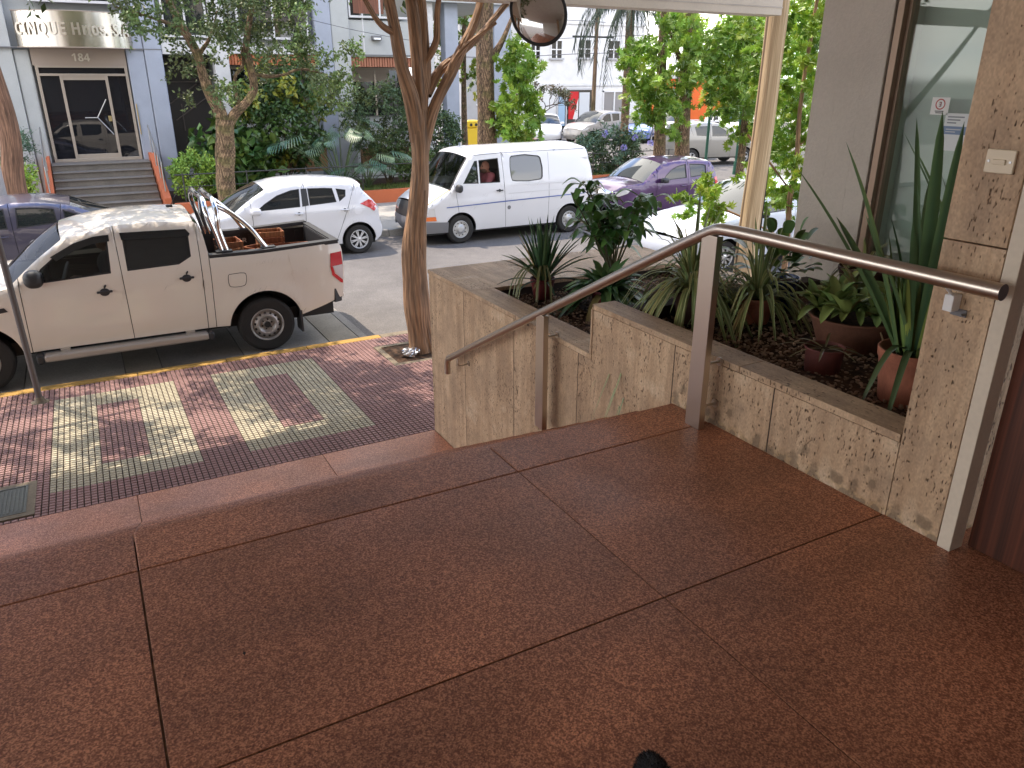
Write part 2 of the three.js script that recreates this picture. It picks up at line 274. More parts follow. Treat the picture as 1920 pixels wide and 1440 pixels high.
// ---------------------------------------------------------------- travertine planter
{
  const t = thing('travertine_planter', 'stepped travertine clad planter running down beside the stairs', 'planter', [0, 0, 0]);
  const P = (n, g, m = M.trav, ox = rr(0, 1.3), oy = rr(0, 1.3)) => part(n, uvm(g, ox, oy), m, t);
  part('wall_core', [bx(2.585, 2.74, -1.7, -0.005, -6.2, -3.62), bx(2.585, 2.69, -1.7, 0.315, -3.64, -1.6), bx(2.59, 4.8, -1.7, -0.005, -6.2, -5.42), bx(2.585, 4.4, -0.3, 0.315, -3.64, -3.52)], M.grout, t);
  const lo = -1.66, zz = [-6.2, -5.51, -4.65, -3.8];
  for (let i = 0; i < 3; i++) P('travertine_panel', bx(2.55, 2.584, lo, -0.004, zz[i] + 0.004, zz[i + 1] - 0.004), i % 2 ? M.trav2 : M.trav);
  { // the panel that steps up with the notch
    const g = extr([[3.796, lo], [3.796, -0.004], [3.652, -0.004], [3.652, 0.316], [2.904, 0.316], [2.904, lo]].map(p => [p[0], p[1]]), 0.034);
    g.rotateY(Math.PI / 2); g.translate(2.55, 0, 0); g.computeVertexNormals(); P('travertine_panel', g, M.trav2);
  }
  P('travertine_panel', bx(2.55, 2.584, -0.05, 0.316, -2.896, -2.224), M.travStained, 0.1, 0);
  P('travertine_panel', bx(2.55, 2.584, -0.05, 0.316, -2.216, -1.592), M.travStained, 0.6, 0);
  for (const [z, y] of [[-5.51, -0.006], [-4.65, -0.006], [-3.8, -0.006], [-2.9, 0.314], [-2.22, 0.314]]) part('joint_strip', bx(2.5515, 2.586, z < -2.8 ? lo : 0, y, z - 0.0055, z + 0.0055), M.grout, t);
  part('bed_joint', bx(2.556, 2.584, -0.0035, -0.0005, -6.2, -3.66), M.grout, t); part('bed_joint', bx(2.556, 2.584, 0.3165, 0.3195, -3.65, -1.6), M.grout, t);
  // street end
  for (let i = 0; i < 3; i++) P('travertine_panel', bx(2.552 + i * 0.76, 3.308 + i * 0.76, lo, -0.004, -6.236, -6.202), i % 2 ? M.trav2 : M.trav);
  // copings
  P('coping', bx(2.545, 3.62, 0.0, 0.032, -6.245, -5.385, 0.002), M.trav2);
  P('coping', bx(3.624, 4.85, 0.0, 0.032, -6.245, -5.385, 0.002), M.trav);
  P('coping', bx(2.545, 2.768, 0.0, 0.032, -5.381, -4.55, 0.002), M.trav);
  P('coping', bx(2.545, 2.768, 0.0, 0.032, -4.546, -3.652, 0.002), M.trav2);
  P('coping', bx(2.545, 2.71, 0.32, 0.352, -3.66, -2.44, 0.002), M.trav);
  P('coping', bx(2.545, 2.71, 0.32, 0.352, -2.436, -1.592, 0.002), M.trav2);
  P('notch_trim', bx(2.545, 2.71, 0.034, 0.318, -3.672, -3.654, 0.001), M.trav);
  P('side_wall', bx(4.62, 4.85, -1.6, 0.03, -5.383, -3.9), M.trav);
  // soil
  const s1 = new THREE.PlaneGeometry(1.9, 1.78, 26, 24); s1.rotateX(-Math.PI / 2); const s2 = new THREE.PlaneGeometry(1.72, 2.0, 26, 28); s2.rotateX(-Math.PI / 2);
  for (const [g, cx, cy, cz] of [[s1, 3.7, -0.075, -4.5], [s2, 3.56, 0.225, -2.55]]) { const p = g.attributes.position; for (let i = 0; i < p.count; i++) p.setY(i, (N1(p.getX(i) * 0.3 + 0.5, p.getZ(i) * 0.3 + 0.5, 9) - 0.5) * 0.05); g.computeVertexNormals(); g.translate(cx, cy, cz); uvm(g); }
  part('soil', [s1, s2], M.soil, t);
  const chipG = new THREE.DodecahedronGeometry(0.5, 0); chipG.scale(1, 0.34, 0.62);
  const n = 9000, inst = new THREE.InstancedMesh(chipG, std({ roughness: 0.95 }), n); inst.name = 'bark_chips'; inst.userData.kind = 'stuff'; inst.castShadow = inst.receiveShadow = true;
  const mt = new THREE.Matrix4(), q = new THREE.Quaternion(), e = new THREE.Euler(), col = new THREE.Color();
  for (let i = 0; i < n; i++) {
    const low = i < n * 0.45, x = low ? rr(2.775, 4.6) : rr(2.715, 4.38), z = low ? rr(-5.375, -3.7) : rr(-3.5, -1.6), s = rr(0.012, 0.034);
    e.set(rr(-0.5, 0.5), rr(0, 6.28), rr(-0.5, 0.5)); q.setFromEuler(e);
    mt.compose(new V3(x, (low ? -0.068 : 0.232) + rr(-0.008, 0.022), z), q, new V3(s, s * rr(0.7, 1.6), s)); inst.setMatrixAt(i, mt);
    const k = rr(0.5, 1.5); inst.setColorAt(i, col.setRGB(0.29 * k, 0.20 * k, 0.14 * k));
  }
  t.add(inst);
}
// ---------------------------------------------------------------- right hand pillar, jamb, wood door, window bay
{
  const p = thing('travertine_pillar', 'tall travertine pillar of stacked blocks between the planter and the door jamb', 'pillar', [0, 0, 0]);
  part('pillar_core', bx(2.6, 3.0, 0, 4.19, -1.57, -1.39), M.concrete, p);
  part('travertine_block', uvm(bx(2.548, 3.02, 0, 1.095, -1.588, -1.372, 0.002), 0.2, 0), M.travStained, p);
  part('travertine_block', uvm(bx(2.546, 3.02, 1.1, 4.195, -1.588, -1.372, 0.003), 0.9, 0.7), M.trav, p);
  const j = thing('door_jamb', 'cream painted timber door jamb beside the travertine pillar', 'door jamb', [0, 0, 0]);
  part('jamb_post', bx(2.53, 2.605, 0, 4.195, -1.36, -1.31, 0.003), M.cream, j);
  const d = thing('wood_door', 'dark red brown varnished wooden door next to the cream jamb', 'door', [0, 0, 0]);
  part('door_leaf', uvm(bx(2.62, 2.67, 0.006, 2.46, -1.3, 0.35, 0.003)), M.woodDark, d);
  part('door_leaf', uvm(bx(2.62, 2.67, 0.006, 2.46, 0.356, 1.69, 0.003), 0.4, 0.3), M.woodDark, d);
  const h = part('door_handle', [rod([2.62, 1.0, 0.27], [2.57, 1.0, 0.27], 0.009), rod([2.57, 1.0, 0.28], [2.57, 1.0, 0.15], 0.009)], M.steel, d);
  struct('door_head_wall', bx(2.61, 3.02, 2.461, 4.198, -1.309, 1.7), M.plaster, 'plaster strip above the wooden door');
  const s = thing('light_switch', 'ivory light switch plate screwed on the travertine pillar', 'switch', [2.546, 1.362, -1.45]);
  const ivory = std({ color: [0.74, 0.64, 0.48], roughness: 0.45 });
  part('cover_plate', bx(-0.012, -0.001, -0.036, 0.036, -0.046, 0.046, 0.004), ivory, s);
  const rk = part('rocker', bx(-0.018, -0.011, -0.008, 0.008, -0.02, 0.02, 0.002), ivory, s); rk.rotation.z = 0.08;
  for (const z of [-0.034, 0.034]) { const g = cyl(0.004, 0.004, 0.003, 10); g.rotateZ(Math.PI / 2); g.translate(-0.0125, 0, z); part('screw', g, M.silver, s); }
  // column
  const c = thing('concrete_column', 'grey painted concrete column behind the planter with board marks', 'column', [0, 0, 0]);
  part('shaft', bx(4.35, 4.95, -0.4, 4.198, -3.81, -3.29, 0.008), M.plaster, c);
  for (const z of [-3.63, -3.44]) part('board_mark', bx(4.3488, 4.352, 0.3, 4.196, z - 0.006, z + 0.006, 0.002), M.plaster, c);
  // window
  const w = thing('shop_window', 'tall street side window with bronze frame behind the snake plant', 'window', [0, 0, 0]);
  const bronze = std({ color: [0.30, 0.21, 0.15], metalness: 0.5, roughness: 0.4 });
  part('frame', [bx(4.36, 4.44, 0.36, 2.46, -3.28, -3.235, 0.004), bx(4.4, 4.47, 0.4, 2.46, -3.235, -3.215, 0.003)], bronze, w);
  part('frame', bx(4.36, 4.44, 0.3, 0.36, -3.28, -1.4, 0.004), bronze, w);
  part('frame', bx(4.36, 4.44, 2.46, 4.198, -3.28, -1.4, 0.004), bronze, w);
  part('pane', bx(4.425, 4.433, 0.36, 2.46, -3.213, -1.4), M.glassClear, w);
  part('window_wall', bx(4.38, 4.5, -0.4, 0.3, -3.28, -1.38), M.plaster, w);
  struct('shop_interior', [bx(4.56, 4.6, -0.4, 4.198, -3.3, -1.3), bx(4.5, 4.96, -0.42, -0.3, -3.3, -1.3), bx(4.44, 5.0, -0.4, 4.198, -1.39, -1.3), bx(4.5, 4.96, -0.4, 4.198, -3.285, -3.24), bx(3.03, 4.44, -0.3, 4.198, -1.38, -1.3)], std({ color: [0.62, 0.65, 0.60], roughness: 0.9 }), 'dim grey green interior behind the shop window');
  // stickers on the pane
  const st1 = document.createElement('canvas'); st1.width = 110; st1.height = 96; const x1 = st1.getContext('2d');
  x1.fillStyle = '#e9e9e6'; x1.fillRect(0, 0, 110, 96); x1.translate(110, 0); x1.scale(-1, 1);
  x1.strokeStyle = '#b5413f'; x1.lineWidth = 6; x1.beginPath(); x1.arc(55, 38, 27, 0, 7); x1.stroke(); x1.fillStyle = '#7a3a3a'; x1.font = 'bold 36px sans-serif'; x1.textAlign = 'center'; x1.fillText('E', 55, 51);
  x1.fillStyle = '#555'; for (let i = 0; i < 2; i++) x1.fillRect(28 + i * 5, 74 + i * 9, 54 - i * 10, 5);
  const st2 = document.createElement('canvas'); st2.width = 144; st2.height = 204; const x2 = st2.getContext('2d');
  x2.fillStyle = '#dfe3e4'; x2.fillRect(0, 0, 144, 204); x2.fillStyle = '#7d93b3'; x2.fillRect(0, 70, 144, 44); x2.fillStyle = '#8a8f96'; for (let i = 0; i < 3; i++) x2.fillRect(16, 16 + i * 16, 100 - i * 22, 7); x2.fillStyle = '#c9cdd2'; x2.fillRect(16, 84, 90, 6); x2.fillRect(16, 98, 60, 5);
  const ct = cv => { const t = new THREE.CanvasTexture(cv); t.colorSpace = THREE.SRGBColorSpace; return t; };
  for (const [cv, z0, z1, y0, y1, lab] of [[st1, -2.994, -2.884, 1.413, 1.508, 'white sticker with a red circled letter on the shop window'], [st2, -2.893, -2.75, 1.22, 1.424, 'white and blue notice sticker on the shop window']]) {
    const g = new THREE.PlaneGeometry(z1 - z0, y1 - y0); g.rotateY(-Math.PI / 2); single('window_sticker', g, std({ map: ct(cv), roughness: 0.6 }), lab, 'sticker', undefined, [4.4225, (y0 + y1) / 2, (z0 + z1) / 2]);
  }
}
// ---------------------------------------------------------------- hand rail
{
  const t = thing('stainless_handrail', 'brushed stainless steel handrail bending down along the stairs', 'handrail', [0, 0, 0]);
  const X = 2.452, rail = tube([[X, 0.985, -1.3], [X, 0.985, -1.9], [X, 0.985, -2.5], [X, 0.978, -2.575], [X, 0.942, -2.66], [X, 0.42, -3.67], [X, -0.1, -4.675], [X, -0.575, -5.575], [X, -0.6, -5.625], [X, -0.64, -5.65], [X, -0.745, -5.657]], 0.027, 20, 180);
  part('rail_tube', rail, M.steel, t);
  part('end_cap', [new THREE.CircleGeometry(0.027, 24).translate(X, 0.985, -1.2999)], M.greyPlastic, t);
  for (const [zc, yb, yt] of [[-2.6, 0, 0.95], [-4.085, -0.6144, 0.19]]) {
    part('post', bx(2.432, 2.47, yb, yt, zc - 0.05, zc + 0.05, 0.003), M.steel, t);
    for (const dy of yb ? [0.66] : [0.115, 0.335]) {
      const b = part('wall_bracket', [rod([2.47, yb + dy, zc + 0.03], [2.55, yb + dy, zc + 0.03], 0.007), (() => { const g = cyl(0.022, 0.022, 0.008, 16); g.rotateZ(Math.PI / 2); g.translate(2.546, yb + dy, zc + 0.03); return g; })()], M.steel, t);
    }
  }
  part('wall_bracket', [tube([[X, -0.54, -5.44], [X + 0.005, -0.6, -5.43], [2.55, -0.6, -5.43]], 0.006, 6), (() => { const g = cyl(0.022, 0.022, 0.008, 16); g.rotateZ(Math.PI / 2); g.translate(2.546, -0.6, -5.43); return g; })()], M.steel, t);
  part('end_bracket', [bx(2.5, 2.546, 0.868, 0.925, -1.512, -1.478, 0.003), rod([2.46, 0.965, -1.495], [2.52, 0.92, -1.495], 0.006)], M.white, t);
  part('bracket_plate', [bx(2.541, 2.5475, 0.85, 0.875, -1.505, -1.45, 0.001), rod([2.52, 0.86, -1.455], [2.546, 0.86, -1.455], 0.005)], M.greyPlastic, t);
}
// ---------------------------------------------------------------- pavement
const swY = z => SWY + (z + 6.23) / (9.44 - 6.23) * 0.084;          // falls towards the kerb
{
  const sw = structGroup('sidewalk', 'pavement of ribbed red tiles with two cream tile rings');
  const base = new THREE.BufferGeometry();
  const slab = (x0, x1, z0, z1, dy) => { const g = bx(x0, x1, -0.1, 0, z1, z0); const p = g.attributes.position; for (let i = 0; i < p.count; i++) p.setY(i, p.getY(i) + swY(p.getZ(i)) + dy); g.computeVertexNormals(); return uvm(g); };
  part('grout_bed', slab(-60, 60, -6.235, -9.435, -0.0145), std({ map: concreteT, color: [0.20, 0.14, 0.12], roughness: 0.95 }), sw);
  const pitch = 0.05, gap = 0.0075, gapZ = 0.0125, slope = Math.atan(0.084 / 3.21);
  function padGeo(mask) {
    const gs = [];
    for (let a = 0; a < 8; a++) for (let b = 0; b < 8; b++) {
      if (mask && !mask(a, b)) continue;
      const x0 = a * pitch + gap / 2, z0 = -b * pitch - gapZ / 2, x1 = x0 + pitch - gap, z1 = z0 - pitch + gapZ, c = 0.003;
      // raised pad: top and four chamfers
      const v = [[x0, -0.007, z0], [x1, -0.007, z0], [x1, -0.007, z1], [x0, -0.007, z1], [x0 + c, 0, z0 - c], [x1 - c, 0, z0 - c], [x1 - c, 0, z1 + c], [x0 + c, 0, z1 + c]];
      const f = [[4, 5, 6], [4, 6, 7], [0, 1, 5], [0, 5, 4], [1, 2, 6], [1, 6, 5], [2, 3, 7], [2, 7, 6], [3, 0, 4], [3, 4, 7]];
      const g = new THREE.BufferGeometry(); g.setAttribute('position', new THREE.BufferAttribute(new Float32Array(f.flat().flatMap(i => v[i])), 3)); g.computeVertexNormals(); gs.push(g);
    }
    const g = mergeGeometries(gs); return uvm(g);
  }
  const full = padGeo();
  const X0 = -0.706, Z0 = -6.235;
  for (let i = -9; i < 16; i++) for (let j = 0; j < 8; j++) {
    if ((i === 9 || i === 10) && (j === 5 || j === 6)) continue;   // tree pit
    let g = full;
    if ((i === -2 || i === -1) && j < 2) { const ox = X0 + i * 0.4, oz = Z0 - j * 0.4; g = padGeo((a, b) => { const x = ox + a * 0.05 + 0.025, z = oz - b * 0.05 - 0.025; return !(x > -1.46 && x < -0.8 && z < -6.3 && z > -6.95); }); }
    const ring = (i >= 0 && i <= 2) || (i >= 4 && i <= 6), k = i >= 4 ? i - 4 : i;
    const cream = ring && j >= 1 && j <= 6 && !(k === 1 && j >= 2 && j <= 5);
    const m = part(cream ? 'cream_tile' : 'red_tile', g, cream ? M.creamTile[Math.floor(rnd() * 2)] : M.redTile[Math.floor(rnd() * 3)], sw);
    m.position.set(X0 + i * 0.4, swY(Z0 - j * 0.4) - 0.002 + rr(-0.0012, 0.0012), Z0 - j * 0.4); m.rotation.x = -slope;
  }
  // kerb stones, yellow on top up to the tree
  for (let i = -12; i < 30; i++) { const x0 = 3.15 + (i - 6) * 1.0, y = swY(-9.44); part('kerb_stone', bx(x0 + 0.003, x0 + 0.997, RY - 0.1, y, -9.58, -9.438, 0.012), i < 6 ? M.yellow : M.cement, sw); }
  // tree pit edging and earth
  const px0 = 2.894, px1 = 3.694, pz0 = -8.235, pz1 = -9.035, py = swY(-8.6);
  part('pit_edging', [bx(px0, px1, py - 0.05, py + 0.004, pz0 - 0.07, pz0), bx(px0, px1, py - 0.06, py + 0.002, pz1, pz1 + 0.07), bx(px0, px0 + 0.07, py - 0.05, py + 0.003, pz1 + 0.07, pz0 - 0.07), bx(px1 - 0.07, px1, py - 0.05, py + 0.003, pz1 + 0.07, pz0 - 0.07)], M.cement, sw);
  part('pit_earth', bx(px0 + 0.07, px1 - 0.07, py - 0.05, py - 0.008, pz1 + 0.07, pz0 - 0.07), M.soil, sw);
  const cov = thing('utility_cover', 'grey ribbed metal utility cover set in the red tiles', 'utility cover', [-1.13, swY(-6.62) + 0.0005, -6.625]); cov.rotation.x = -slope;
  part('cement_surround', [bx(-0.33, 0.33, -0.03, 0.001, 0.26, 0.325), bx(-0.33, 0.33, -0.03, 0.001, -0.325, -0.26), bx(-0.33, -0.27, -0.03, 0.001, -0.26, 0.26), bx(0.27, 0.33, -0.03, 0.001, -0.26, 0.26)], M.cement, cov);
  part('frame', [bx(-0.27, 0.27, -0.03, 0.004, 0.24, 0.26), bx(-0.27, 0.27, -0.03, 0.004, -0.26, -0.24), bx(-0.27, -0.25, -0.03, 0.004, -0.24, 0.24), bx(0.25, 0.27, -0.03, 0.004, -0.24, 0.24)], M.castIron, cov);
  part('plate', [bx(-0.247, 0.247, -0.03, 0.0, -0.237, 0.237), ...Array.from({ length: 17 }, (_, i) => bx(-0.23 + i * 0.0285, -0.215 + i * 0.0285, 0.0, 0.003, -0.225, 0.225))], M.castIron, cov);
}
// ---------------------------------------------------------------- road and far ground
{
  struct('road', uvm(new THREE.PlaneGeometry(400, 400).rotateX(-Math.PI / 2).translate(60, RY, -100)), M.asphalt, 'worn grey asphalt street with parked cars');
  const gs = structGroup('gutter_slabs', 'old concrete slabs in the gutter behind the pickup');
  const mats = [M.concrete, std({ map: concreteT, color: [0.85, 0.8, 0.72], roughness: 0.9 }), std({ map: concreteT, color: [0.75, 0.73, 0.72], roughness: 0.9 })];
  let x = -6; for (let i = 0; x < 3.1; i++) { const L = i % 3 === 1 ? 0.42 : rr(0.9, 1.3), x1 = Math.min(3.14, x + L); part('concrete_slab', bx(x + 0.006, x1 - 0.006, RY - 0.05, RY + 0.005 + rr(0, 0.004), -11.86, -9.585, 0.003), mats[i % 3], gs); x = x1; }
  // far pavement and its kerb
  const fs = structGroup('far_sidewalk', 'grey pavement across the street in front of the garden');
  part('paving', bx(-60, 18.6, RY - 0.1, -1.63, -27, -17.12), M.concrete, fs);
  for (let i = 0; i < 40; i++) part('kerb_stone', bx(-21 + i + 0.004, -20 + i - 0.004, RY - 0.1, -1.625, -17.12, -16.98, 0.015), M.concrete, fs);
  struct('far_corner_pavement', bx(27, 90, RY - 0.1, -1.64, -90, -47), M.concrete, 'pale pavement at the far street corner');
  struct('side_street_pavement', bx(11, 19, RY - 0.1, -1.66, -90, -27.1), M.concrete, 'pavement along the side street past the blue columns');
}
// ---------------------------------------------------------------- vehicles
function spl(pts, n = 6) {
  if (pts.length === 2) return pts;
  return new THREE.CatmullRomCurve3(pts.map(p => new V3(p[0], p[1], 0)), false, 'centripetal').getPoints((pts.length - 1) * n).map(v => [v.x, v.y]);
}
function clip(poly, a, b, c) {                    // keep a*x + b*y <= c
  const out = [];
  for (let i = 0; i < poly.length; i++) {
    const p = poly[i], q = poly[(i + 1) % poly.length], dp = a * p[0] + b * p[1] - c, dq = a * q[0] + b * q[1] - c;
    if (dp <= 0) out.push(p);
    if ((dp < 0 && dq > 0) || (dp > 0 && dq < 0)) { const t = dp / (dp - dq); out.push([p[0] + (q[0] - p[0]) * t, p[1] + (q[1] - p[1]) * t]); }
  }
  return out;
}
const grow = (poly, d) => {                       // offset a polygon outwards by d (vertex normals)
  let A = 0; const n = poly.length; for (let i = 0; i < n; i++) { const p = poly[i], q = poly[(i + 1) % n]; A += p[0] * q[1] - q[0] * p[1]; }
  const s = A > 0 ? 1 : -1;
  return poly.map((p, i) => {
    const a = poly[(i + n - 1) % n], b = poly[(i + 1) % n];
    let n1 = [p[1] - a[1], -(p[0] - a[0])], n2 = [b[1] - p[1], -(b[0] - p[0])];
    const l1 = Math.hypot(...n1) || 1, l2 = Math.hypot(...n2) || 1, m = [n1[0] / l1 + n2[0] / l2, n1[1] / l1 + n2[1] / l2], l = Math.hypot(...m) || 1, k = Math.min(1.8, 2 / l);
    return [p[0] + s * m[0] / l * d * k, p[1] + s * m[1] / l * d * k];
  });
};
function rimGeo(style, R, wd) {                   // wheel axis along z, outer face towards +z
  const gs = [], z = wd / 2;
  gs.push(lathe([[R, -z], [R * 1.02, z - 0.012], [R * 0.985, z], [R * 0.93, z - 0.004], [R * 0.88, z - 0.035]], 40).rotateX(Math.PI / 2));
  if (style === 'steel') {
    gs.push(lathe([[R * 0.9, z - 0.05], [R * 0.78, z - 0.045], [R * 0.62, z - 0.012], [R * 0.5, z - 0.012], [R * 0.42, z - 0.05], [R * 0.2, z - 0.055], [R * 0.18, z - 0.02], [0.001, z - 0.015]], 40).rotateX(Math.PI / 2));
  } else if (style === 'cover') {
    for (let i = 0; i < 8; i++) for (const o of [-0.1, 0.1]) { const g = new THREE.BoxGeometry(R * 0.66, R * 0.1, 0.012); g.translate(R * 0.58, 0, z - 0.012); g.rotateZ(i * Math.PI / 4 + o); gs.push(g); }
    gs.push(lathe([[R * 0.3, z - 0.02], [R * 0.24, z - 0.002], [0.001, z]], 24).rotateX(Math.PI / 2));
  } else if (style === 'five') {
    for (let i = 0; i < 5; i++) for (const o of [-0.16, 0.16]) { const g = new THREE.BoxGeometry(R * 0.72, R * 0.15, 0.02); g.translate(R * 0.56, 0, z - 0.02); g.rotateZ(i * Math.PI * 2 / 5 + o); gs.push(g); }
    gs.push(lathe([[R * 0.26, z - 0.03], [R * 0.22, z - 0.008], [0.001, z - 0.006]], 24).rotateX(Math.PI / 2));
  } else if (style === 'cap') {
    gs.push(lathe([[R * 0.92, z - 0.04], [R * 0.8, z - 0.02], [R * 0.72, z - 0.045], [R * 0.45, z - 0.03], [R * 0.4, z + 0.005], [R * 0.28, z + 0.012], [0.001, z + 0.012]], 36).rotateX(Math.PI / 2));
  }
  return merge(gs);
}
const wheelCache = {};
function wheelSet(style, R, wd, rimR, rimMat) {
  const k = [style, R, wd, rimR].join();
  if (!wheelCache[k]) {
    const h = wd / 2, t = [[rimR * 0.97, -h * 0.9], [rimR * 1.08, -h], [R * 0.9, -h], [R * 0.975, -h * 0.86], [R, -h * 0.6], [R, -h * 0.22], [R * 0.985, -h * 0.2], [R * 0.985, -h * 0.1], [R, -h * 0.08], [R, h * 0.1], [R * 0.985, h * 0.12], [R * 0.985, h * 0.22], [R, h * 0.24], [R, h * 0.6], [R * 0.975, h * 0.86], [R * 0.9, h], [R * 0.88, h * 1.01], [rimR * 1.12, h], [rimR * 0.97, h * 0.9]];
    const holes = [];
    const n = style === 'steel' ? 14 : style === 'cap' ? 10 : 0;
    for (let i = 0; i < n; i++) { const g = cyl(rimR * 0.075, rimR * 0.075, 0.012, 10); g.rotateX(Math.PI / 2); g.translate(Math.cos(i / n * 6.283) * rimR * 0.72, Math.sin(i / n * 6.283) * rimR * 0.72, h - (style === 'steel' ? 0.028 : 0.034)); holes.push(g); }
    holes.push(new THREE.CircleGeometry(rimR * 0.96, 30).translate(0, 0, h - 0.075));
    if (style === 'steel') { const g = cyl(rimR * 0.19, rimR * 0.19, 0.03, 14); g.rotateX(Math.PI / 2); g.translate(0, 0, h - 0.02); holes.push(g); for (let i = 0; i < 6; i++) { const b = cyl(rimR * 0.05, rimR * 0.05, 0.02, 6); b.rotateX(Math.PI / 2); b.translate(Math.cos(i * 1.047) * rimR * 0.3, Math.sin(i * 1.047) * rimR * 0.3, h - 0.045); holes.push(b); } }
    wheelCache[k] = [lathe(t, 44).rotateX(Math.PI / 2), rimGeo(style, rimR, wd), merge(holes)];
  }
  const [tg, rg, hg] = wheelCache[k], w = new THREE.Group(); w.name = 'wheel';
  const a = mesh(tg, M.rubber), b = mesh(rg, rimMat || M.silver), c = mesh(hg, M.black); a.name = 'tyre'; b.name = 'rim'; c.name = 'rim_opening'; w.add(a, b, c);
  return w;
}
function vehicle(S) {
  // local frame: x from front (small) to rear, y up from the road, z towards the near pavement
  const t = thing(S.name, S.label, S.category || 'car', [S.x0, RY, S.z], S.turn || 0, S.group);
  const fine = S.fine ?? 0.075, off = -S.x0;
  for (const g of S.segs) g.q = spl(g.p, 6);
  const upper = []; S.segs.forEach((g, i) => g.q.forEach((p, k) => { if (i === 0 || k > 0) upper.push(p); }));
  const xs = upper.map(p => p[0]), xa = Math.min(...xs), xb = Math.max(...xs), top = S.top ?? Math.max(...upper.map(p => p[1])), yb = S.yb;
  const ytop = x => { let m = -1; for (let i = 0; i < upper.length - 1; i++) { const a = upper[i], b = upper[i + 1]; if ((a[0] - x) * (b[0] - x) <= 0 && Math.abs(a[0] - b[0]) > 1e-6) { const y = a[1] + (b[1] - a[1]) * (x - a[0]) / (b[0] - a[0]); if (y > m) m = y; } } return m < 0 ? yb : m; };
  const R0 = S.round ?? 0.06;
  const w = (x, y) => {
    let v = S.W;
    if (y > S.belt) { const k = (y - S.belt) / (top - S.belt); v -= S.tum * (0.7 * k + 0.3 * k * k); } else { const k = (S.belt - y) / (S.belt - yb); v -= (S.under ?? 0.05) * k * k * k; if (S.crease) v += 0.012 * Math.max(0, 1 - Math.abs(y - S.crease) / 0.12); }
    const a = Math.max(0, 1 - (x - xa) / (S.lf ?? 0.7)), b = Math.max(0, 1 - (xb - x) / (S.lr ?? 0.6));
    v -= (S.cf ?? 0.14) * a * a + (S.cr ?? 0.1) * b * b;
    if (S.flare) for (const xw of S.wheels) { const d = Math.hypot(x - xw, y - S.wr); if (d < S.arch + 0.22) v += S.flare * Math.pow(Math.max(0, 1 - Math.abs(d - S.arch - 0.02) / 0.2), 1.5); }
    const d = ytop(x) - y; if (d < R0 && !(S.noRound && S.noRound(x))) { const q = 1 - Math.max(0, d) / R0; v -= R0 * 0.8 * (1 - Math.sqrt(Math.max(0, 1 - q * q))); }
    return v;
  };
  // side outline with wheel arches
  const low = [];
  for (const xw of [...S.wheels].reverse()) {
    const ra = S.arch, dy = yb - S.wr, a0 = Math.asin(Math.max(-1, Math.min(1, dy / ra)));
    for (let i = 0; i <= 18; i++) { const a = a0 + (Math.PI - 2 * a0) * i / 18; low.push([xw + Math.cos(a) * ra, S.wr + Math.sin(a) * ra]); }
  }
  const outline = [...upper, ...low];
  const tess = new TessellateModifier(fine, 6), tess2 = new TessellateModifier(fine * 1.6, 5);
  function skin(poly, holes, o, side, tm = tess) {
    const sh = new THREE.Shape(poly.map(p => new THREE.Vector2(...p))); for (const h of holes || []) sh.holes.push(new THREE.Path(h.map(p => new THREE.Vector2(...p))));
    let g = new THREE.ShapeGeometry(sh); g.deleteAttribute('normal'); g.deleteAttribute('uv'); g = tm.modify(g.toNonIndexed());
    for (const k of Object.keys(g.attributes)) if (k !== 'position') g.deleteAttribute(k);
    g = mergeVertices(g, 1e-4); const p = g.attributes.position;
    for (let i = 0; i < p.count; i++) { const x = p.getX(i), y = p.getY(i); p.setXYZ(i, x + off, y, side * (w(x, y) + o)); }
    if (side < 0) { const ix = g.index.array; for (let i = 0; i < ix.length; i += 3) { const q = ix[i]; ix[i] = ix[i + 1]; ix[i + 1] = q; } }
    g.computeVertexNormals(); return g;
  }
  const body = S.paint;
  const wins = (S.windows || []).map(o => ({ ...o, poly: o.p }));
  const seams = S.seams || [];
  for (const side of S.sides || [1, -1]) {
    for (let i = 0; i <= seams.length; i++) {
      let poly = outline; const gap = 0.004;
      if (i > 0) { const [x0, y0, x1, y1] = seams[i - 1]; const k = (x1 - x0) / (y1 - y0); poly = clip(poly, -1, k, -(x0 - k * y0) - gap); }
      if (i < seams.length) { const [x0, y0, x1, y1] = seams[i]; const k = (x1 - x0) / (y1 - y0); poly = clip(poly, 1, -k, (x0 - k * y0) - gap); }
      const mine = wins.filter(o => { const cx = o.poly.reduce((s, p) => s + p[0], 0) / o.poly.length, cy = o.poly.reduce((s, p) => s + p[1], 0) / o.poly.length; const at = sx => { const [x0, y0, x1, y1] = sx; return x0 + (x1 - x0) / (y1 - y0) * (cy - y0); }; return (i === 0 || cx > at(seams[i - 1])) && (i === seams.length || cx < at(seams[i])); });
      const nm = (S.panelNames || ['front_fender', 'door', 'door', 'rear_quarter'])[i];
      const d = part(nm, skin(poly, mine.map(o => o.poly), 0, side), body, t);
      for (const o of mine) {
        if (!o.open || side < 0) part(o.name || 'side_window', skin(grow(o.poly, 0.012), [], -0.016, side, tess2), o.mat || S.glass || M.glassDark, d);
        if (!S.lowDetail) part('window_seal', skin(grow(o.poly, 0.004), [grow(o.poly, -0.02)], -0.006, side, tess2), M.black, d);
      }
